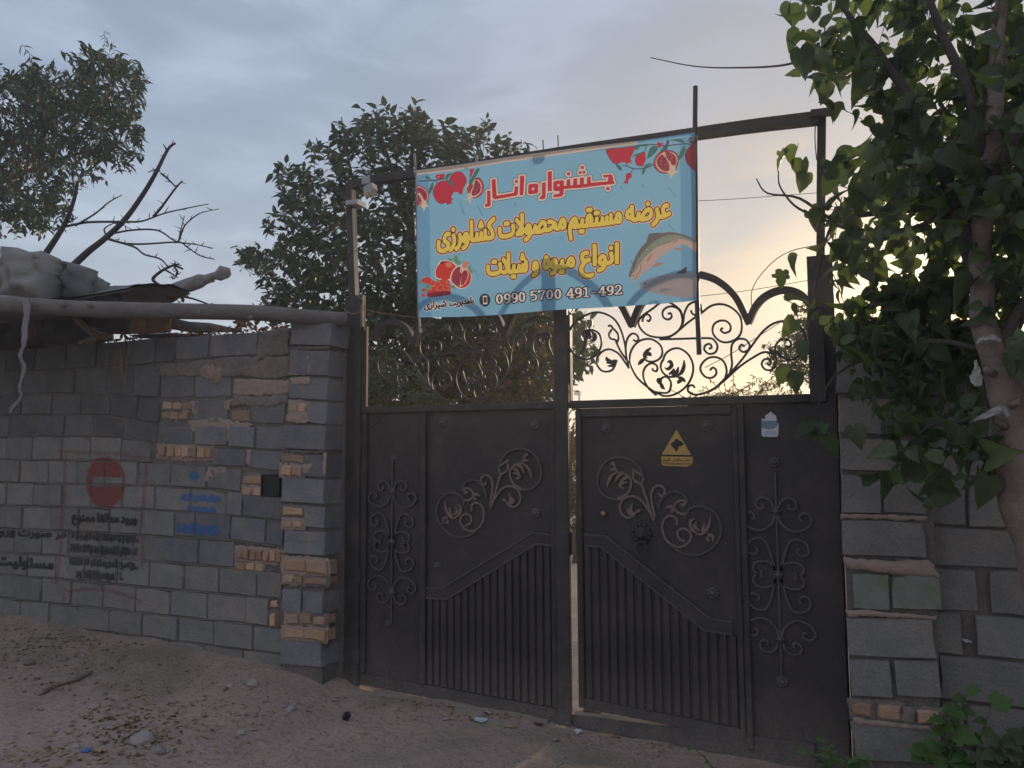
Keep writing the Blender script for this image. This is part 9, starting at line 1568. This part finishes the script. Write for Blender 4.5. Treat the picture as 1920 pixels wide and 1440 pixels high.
lump('tarp', 'roof tarp lying on the log at far left', 'tarp', [(-420, 480), (0, 470), (150, 485), (170, 520), (0, 530), (-420, 530)], -1.0, .08, 'tarp', .03, 6.0, 4.0)
lump('wrapped_branch', 'branch end wrapped in grey tarp pointing up right', 'wrapped branch', [(1010, 530), (1060, 495), (1150, 485), (1300, 402), (1380, 370), (1460, 340), (1560, 308), (1600, 315), (1680, 292), (1720, 240), (1800, 262), (1795, 325), (1730, 362), (1680, 350), (1560, 420), (1400, 482), (1330, 540)], 0.10, .09, 'tarp', .03, 9.0, 5.0, .03)
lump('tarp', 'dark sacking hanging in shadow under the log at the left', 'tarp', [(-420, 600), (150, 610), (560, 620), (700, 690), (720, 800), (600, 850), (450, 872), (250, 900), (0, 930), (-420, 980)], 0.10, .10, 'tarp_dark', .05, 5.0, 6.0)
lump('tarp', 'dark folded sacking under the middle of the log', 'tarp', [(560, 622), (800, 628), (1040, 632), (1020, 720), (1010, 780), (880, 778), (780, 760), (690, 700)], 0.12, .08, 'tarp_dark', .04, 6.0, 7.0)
lump('wood_block', 'orange brown broken wood block under the log', 'wood', [(1030, 640), (1130, 625), (1340, 640), (1330, 765), (1100, 780), (1010, 775)], 0.08, .08, 'brick', .03, 9.0, 8.0, .03)
lump('plank', 'grey plank end resting on the wall under the log', 'plank', [(1345, 650), (1480, 680), (1640, 690), (1880, 740), (1870, 760), (1530, 772), (1335, 740)], 0.05, .06, 'wood', .015, 8.0, 9.0, .03)
lump('plank', 'long flat board lying on the top course of the wall', 'plank', [(1000, 785), (1330, 768), (1530, 778), (1700, 770), (1620, 795), (1300, 815), (1100, 812)], 0.0, .06, 'wood', .012, 8.0, 10.0, .03)
lump('wood_block', 'broken stub of branch poking out below the sacking', 'wood', [(560, 640), (640, 660), (720, 740), (800, 780), (880, 775), (870, 830), (800, 845), (700, 790), (600, 700)], 0.0, .06, 'pink_mortar', .02, 12.0, 11.0, .025)
mb = MB(); XS = np.linspace(P(-900, 560, -.8).x, P(240, 575, -.66).x, 46); YS_ = np.linspace(0, 1, 16)
def roofpt(i, j):
    x, t_ = XS[i], YS_[j]; k = i / 45
    yf = float(np.interp(x, [-8, -5, -3], [-1.3, -1.1, -.66])); zf = P(100, 566, yf).z; y = yf + t_ * (1.5 - yf) * (1 - .75 * max(0, k - .7) / .3)
    return V((x, y, zf + .38 * min(1, t_ * 3) * (1 - k * .75) + .1 * t_ * (1 - k) + .05 * noise.noise(V((x * 3, y * 4, 2))) + .03 * noise.noise(V((x * 8, y * 8, 5)))))
vs = [roofpt(i, j) for i in range(46) for j in range(16)]; n_ = len(vs); vs += [v_ + V((0, 0, .02)) for v_ in vs]
fs = [(i * 16 + j, i * 16 + j + 1, (i + 1) * 16 + j + 1, (i + 1) * 16 + j) for i in range(45) for j in range(15)]; fs += [tuple(n_ + q_ for q_ in f[::-1]) for f in fs]
mb.add(vs, fs); tag(mb.build('shed_roof', M['tarp_dark'], None, True), 'sagging dark sheeting roof of the shed overhanging the left wall behind the log', 'roof')
# litter of dry leaves lying along the wall top
r_ = np.random.default_rng(91); Ms = []
for _ in range(420):
    u = r_.uniform(-60, 545); v = float(np.interp(u, [0, 140, 215, 300, 400, 480, 545], [655, 650, 642, 632, 628, 622, 614])) + r_.uniform(-7, 2)
    if 340 < u < 470 or r_.uniform() < .7: Ms.append(frame(unit(r_) * np.array((1, 1, .35)), np.array((0, 0, 1)) + unit(r_) * .6, .05 * r_.uniform(.5, 1.2), np.array(P(u, v, r_.uniform(-.14, .0)))))
for (u, v, n) in [(455, 605, 50), (325, 560, 40), (200, 640, 24), (240, 640, 20), (270, 555, 14)]:
    for _ in range(n): Ms.append(frame(unit(r_), unit(r_), .05 * r_.uniform(.5, 1.3), np.array(P(u + r_.normal() * 12, v + r_.normal() * 5, r_.uniform(-.12, .05)))))
me = bulk_mesh('dry_leaves', *ov[0], Ms); me.materials.append(M['rust_leaf']); o = bpy.data.objects.new('dry_leaves', me); COL.objects.link(o)
tag(o, 'dry brown leaves littering the top of the left wall', 'leaves', kind='stuff')
rag('frayed pale cloth strip hanging from the log down the left wall', [(48, 560), (49, 600), (44, 640), (39, 665), (43, 690), (38, 725), (36, 748), (18, 772)], -1.14, [.068, .062, .046, .032, .024, .028, .022, .035], 'cloth_strip', 'cloth', 'cloth', th=.006)
# straw tufts
def straw(label, u, v, n, spread, seed, y=-.2, down=1.0, ln=.16):
    rr = random.Random(seed); mb = MB()
    for _ in range(n):
        p = P(u + rr.gauss(0, spread), v + rr.gauss(0, 4), y); d = V((rr.uniform(-.35, .35), rr.uniform(-.3, .1), -down)).normalized() * ln * rr.uniform(.4, 1.2)
        mb.tube([p, p + d * .5 + V((rr.uniform(-.02, .02), 0, 0)), p + d + V((rr.uniform(-.05, .05), 0, rr.uniform(-.02, .02)))], [.0022, .0018, .0008], 3)
    return tag(mb.build('straw_tuft', M['straw'], None), label, 'straw', kind='stuff')
straw('tuft of golden straw hanging under the wood block', 258, 600, 26, 8, 1, -.10)
straw('thin straw wisps hanging down the face of the left wall', 228, 655, 14, 7, 2, -.18, 1.0, .3)
straw('straw ends sticking out beside the cloth strip', 64, 610, 16, 6, 3, -.16, .8, .12)
straw('dusty root wisps on the broken block', 400, 705, 14, 6, 4, -.2, .5, .06)

# ------------------------------------------------------------------ things on the dirt
def on_ground(u, v):
    d = ray(u, v); t = 1.0
    for _ in range(60):
        p = CAM + d * t; h = hground(p.x, p.y); dz = p.z - h
        if abs(dz) < 1e-4: break
        t += dz / max(-d.z, .05) * .7
    return V((p.x, p.y, hground(p.x, p.y)))
def rock_mesh(seed, flatn=.6):
    bm = bmesh.new(); bmesh.ops.create_icosphere(bm, subdivisions=2, radius=1)
    for v_ in bm.verts:
        n_ = noise.noise(v_.co * 1.1 + V((seed * 3.1, seed, 0))) * .45 + noise.noise(v_.co * 2.6 + V((seed, 4, 1))) * .2
        v_.co *= (1 + n_); v_.co.z *= flatn
    me = bpy.data.meshes.new('stone'); bm.to_mesh(me); bm.free(); return me
RM = []
for i in range(6):
    me = rock_mesh(i + 1.3, .5 + .05 * i); me.materials.append(M['stone']); RM.append(me)
def stone(u, v, wpx, label, mat=None, group=None, k=None, hmul=1.0):
    p = on_ground(u, v); z = (p - CAM).dot(fw); s = wpx / FPX * z / 2
    me = RM[(k if k is not None else rnd.randrange(6)) % 6]
    if mat: me = me.copy(); me.materials.clear(); me.materials.append(M[mat])
    o = bpy.data.objects.new('stone', me); COL.objects.link(o); o.location = p + V((0, 0, s * .22)); o.scale = (s, s * .8, s * hmul); o.rotation_euler = (rnd.uniform(-.2, .2), rnd.uniform(-.2, .2), rnd.uniform(0, 6))
    return tag(o, label, 'stone', group)
stone(266, 1391, 46, 'largest pale pinkish stone lying in the dirt at lower left', 'pale_stone', 'stones lying on the dirt', 1)
stone(475, 1284, 26, 'flat pinkish stone below the left pillar', 'pale_stone', 'stones lying on the dirt', 2)
stone(430, 1288, 17, 'small round pale stone left of the flat pinkish stone', 'pale_stone', 'stones lying on the dirt', 3)
stone(477, 1343, 16, 'grey stone in open dirt below the flat pinkish stone', None, 'stones lying on the dirt', 4)
stone(298, 1412, 24, 'brown half buried stone beside the largest pale stone', None, 'stones lying on the dirt', 5)
stone(230, 1357, 20, 'grey green stone in the leaf litter near white scraps', None, 'stones lying on the dirt', 0)
stone(54, 1245, 22, 'dusty stone near the left wall foot, farthest left', None, 'stones lying on the dirt', 1)
stone(118, 1238, 20, 'dusty brown stone near the wall foot right of another', None, 'stones lying on the dirt', 2)
stone(142, 1401, 16, 'small pale stone left of the blue scrap', 'pale_stone', 'stones lying on the dirt', 3)
stone(450, 1376, 17, 'oval tan stone alone in the middle of the dirt', 'pale_stone', 'stones lying on the dirt', 4)
stone(546, 1331, 18, 'pinkish stone near the gate corner', 'pale_stone', 'stones lying on the dirt', 5)
stone(413, 1216, 24, 'dark broken lump against the base of the left wall', None, 'stones lying on the dirt', 0)
stone(1112, 1334, 40, 'brown stone under the open edge of the wicket door', None, 'stones lying on the dirt', 2, 1.3)
rr = random.Random(77)
for i in range(60):
    u, v = rr.uniform(0, 1250), rr.uniform(1235, 1438)
    if v < 1190 + max(0, u - 0) * .13 + 45: continue
    stone(u, v, rr.uniform(5, 10), 'little grey brown pebble scattered on the dirt ground', None, 'little pebbles scattered on the dirt')
# gravel and leaf litter
r_ = np.random.default_rng(92)
bmv = [(0, 0, .7), (1, 0, 0), (.2, .9, .1), (-.8, .5, 0), (-.7, -.6, .1), (.3, -.9, 0)]; bmf = [(0, 1, 2), (0, 2, 3), (0, 3, 4), (0, 4, 5), (0, 5, 1)]
Ms = []
for _ in range(6000):
    x, y = r_.uniform(-6, 2.6), -r_.uniform(0.15, 3.2) 
    if x < -1.5 and y > -.3: continue
    a_ = r_.uniform(0, 6.28); s = .0035 + .010 * r_.uniform() ** 4; c_, s_ = math.cos(a_) * s, math.sin(a_) * s
    m = np.eye(4); m[:2, :2] = [[c_, -s_], [s_, c_]]; m[2, 2] = s * .8; m[:3, 3] = (x, y, hground(x, y) - .001); Ms.append(m)
me = bulk_mesh('gravel', bmv, bmf, Ms); me.materials.append(M['stone']); o = bpy.data.objects.new('gravel', me); COL.objects.link(o); tag(o, 'fine gravel strewn over the dirt', 'gravel', kind='stuff')
def litter(label, spots, mat, seed, size, name, temps=ov):
    r_ = np.random.default_rng(seed); Ms = []
    for (u, v, su, sv, n) in spots:
        for _ in range(n):
            uu, vv = u + r_.normal() * su, v + r_.normal() * sv
            if vv < 1165 + max(0, uu) * .16: continue
            p = on_ground(uu, vv); Ms.append(frame(unit(r_) * np.array((1, 1, .2)), np.array((0, 0, 1)) + unit(r_) * .35, size * r_.uniform(.5, 1.2), np.array(p) + np.array((0, 0, .006))))
    me = bulk_mesh(name, *temps[0], Ms); me.materials.append(M[mat]); o = bpy.data.objects.new(name, me); COL.objects.link(o); tag(o, label, 'leaves', kind='stuff')
litter('dry brown leaf litter scattered over the left dirt', [(100, 1420, 110, 14, 150), (240, 1370, 70, 20, 140), (60, 1230, 80, 25, 110), (200, 1210, 60, 16, 60), (400, 1350, 120, 40, 160), (250, 1280, 120, 30, 120), (850, 1330, 100, 12, 40), (1150, 1385, 60, 8, 30)], 'straw', 93, .035, 'dry_leaves')
litter('sparse low green weeds and leaves in the dirt', [(245, 1365, 50, 22, 130), (130, 1200, 70, 14, 90), (60, 1215, 60, 20, 70), (90, 1290, 40, 10, 30)], 'leaf_bush', 94, .03, 'ground_weeds')
litter('rust brown crumbs of leaf along the gate sill', [(800, 1322, 70, 8, 60), (950, 1345, 60, 6, 50), (1280, 1400, 70, 7, 40)], 'rust_leaf', 95, .025, 'leaf_crumbs')
# light sand drifted under the gate
mb = MB(); 
for (a_, c_, y0, y1) in [(-1.35, -0.15, -.045, -.005)]:
    xs = np.linspace(a_, c_, 30); vs = []; 
    for i, x in enumerate(xs):
        w = .018 + .02 * abs(noise.noise(V((x * 4, 2, 0)))) ; z = hground(x, -.02)
        vs += [(x, y0 - w, z - .004), (x, (y0 + y1) / 2, z + .012 + .01 * noise.noise(V((x * 9, 0, 0)))), (x, y1, z + .012)]
    mb.add(vs, [(i * 3 + k, (i + 1) * 3 + k, (i + 1) * 3 + k + 1, i * 3 + k + 1) for i in range(29) for k in range(2)])
o = mb.build('sand_drift', pmat('pale_sand', (0.36, 0.27, 0.22), (0.25, 0.195, 0.165), 25, .97, .8, 70), None, True); tag(o, 'pale sand drifted along the foot of the gate', 'sand', kind='stuff')
# stick, scraps
def stick(label, pts, r0, mat='wood'):
    path = crom([on_ground(u, v) + V((0, 0, r0 * .8)) for u, v in pts], 5); mb = MB(); mb.tube(path, [r0 * .7, r0, r0, r0 * .6], 7)
    p = path[len(path) // 2]; mb.tube([p, p + V((.06, -.02, .02))], [r0 * .5, r0 * .25], 5); return tag(mb.build('stick', M[mat], None, True), label, 'stick')
stick('brown forked stick lying on the dirt at the left', [(75, 1305), (105, 1288), (140, 1278), (172, 1263)], .016, 'bark_pink')
stick('pale split reed lying before the gate sill', [(1160, 1370), (1180, 1374), (1212, 1379)], .008, 'straw')
def scrap(label, u, v, w, h, mat, a=.3, cat='scrap', name='paper_scrap', seed=0, group=None):
    p = on_ground(u, v); z = (p - CAM).dot(fw); s = w / FPX * z; d = h / FPX * z * 2.2; rr = random.Random(seed)
    vs = []; N = 3
    for j in range(N + 1):
        for i in range(N + 1):
            x, y = (i / N - .5) * s * (1 + rr.uniform(-.12, .12)), (j / N - .5) * d * (1 + rr.uniform(-.12, .12)); vs.append(p + V((x * math.cos(a) - y * math.sin(a), x * math.sin(a) + y * math.cos(a), .006 + s * .16 * rr.random())))
    fs = [(j * 4 + i, j * 4 + i + 1, j * 4 + i + 5, j * 4 + i + 4) for j in range(N) for i in range(N)]
    n_ = len(vs); vs += [v_ - V((0, 0, .0025)) for v_ in vs]; fs += [tuple(n_ + k for k in f[::-1]) for f in fs]
    mb = MB(); mb.add(vs, fs); return tag(mb.build(name, M[mat], None, False), label, cat, group)
scrap('largest white paper scrap on the dirt before the left gate leaf', 901, 1353, 24, 7, 'paper', .2, seed=1)
scrap('crumpled white scrap lying below the centre gate post', 1085, 1374, 15, 7, 'paper', .8, seed=2)
scrap('thin bent tan scrap between the two white paper scraps', 957, 1364, 22, 4, 'straw', .1, seed=3)
scrap('tiny white scrap left of the largest paper scrap', 834, 1350, 10, 5, 'white_plastic', .4, seed=4)
scrap('whitish scrap against the sill of the left gate leaf', 915, 1338, 14, 5, 'white_plastic', -.2, seed=5)
scrap('pale square scrap in the leaf litter at lower left', 208, 1367, 17, 6, 'pale_stone', .5, seed=6)
scrap('blue plastic scrap in the lower left litter', 162, 1409, 16, 7, 'blue_plastic', .3, seed=7, name='plastic_scrap')
scrap('tan torn wrapper beside the blue scrap', 186, 1410, 26, 7, 'straw', -.1, seed=8)
scrap('small white upright scrap near the left gate corner', 630, 1308, 6, 5, 'white_plastic', 1.2, seed=9)
scrap('white sliver on the dirt right of the stones', 497, 1316, 9, 4, 'white_plastic', .1, seed=10)
scrap('red brown scrap below the gate sill near the centre post', 1010, 1360, 16, 5, 'rust_leaf', .2, seed=11)
scrap('tiny white scrap alone below the torn reed', 1040, 1389, 9, 4, 'white_plastic', .2, seed=12)
scrap('white card wedged in the gap of the right wall', 1810, 1198, 8, 8, 'paper', .2, seed=13).location = P(1810, 1202, YW - .01)
# crumpled black scrap
p = on_ground(649, 1350); me = rock_mesh(9.1, .9); me.materials.append(M['black']); o = bpy.data.objects.new('rubber_lump', me); COL.objects.link(o); o.location = p + V((0, 0, .02)); o.scale = (.022, .018, .034); o.rotation_euler = (.3, .6, 1); tag(o, 'black crumpled lump on the dirt left of the gate', 'rubber lump')
# thin haze volume added in place of a lens flare veil -----------------------------------------------------------------------
mb = MB(); mb.box((-450, -450, -3), (450, 650, 6.5))
hz_m = bpy.data.materials.new('flare_haze'); hz_m.use_nodes = True; ht = hz_m.node_tree; ht.nodes.clear()
ho = ht.nodes.new('ShaderNodeOutputMaterial'); hv = ht.nodes.new('ShaderNodeVolumePrincipled')
hv.inputs['Color'].default_value = (0.93, 0.90, 0.86, 1); hv.inputs['Density'].default_value = 0.0065; hv.inputs['Anisotropy'].default_value = 0.62
ht.links.new(hv.outputs[0], ho.inputs['Volume'])
tag(mb.build('haze', hz_m, None, base=False), 'thin haze added in place of lens flare', kind='stuff')
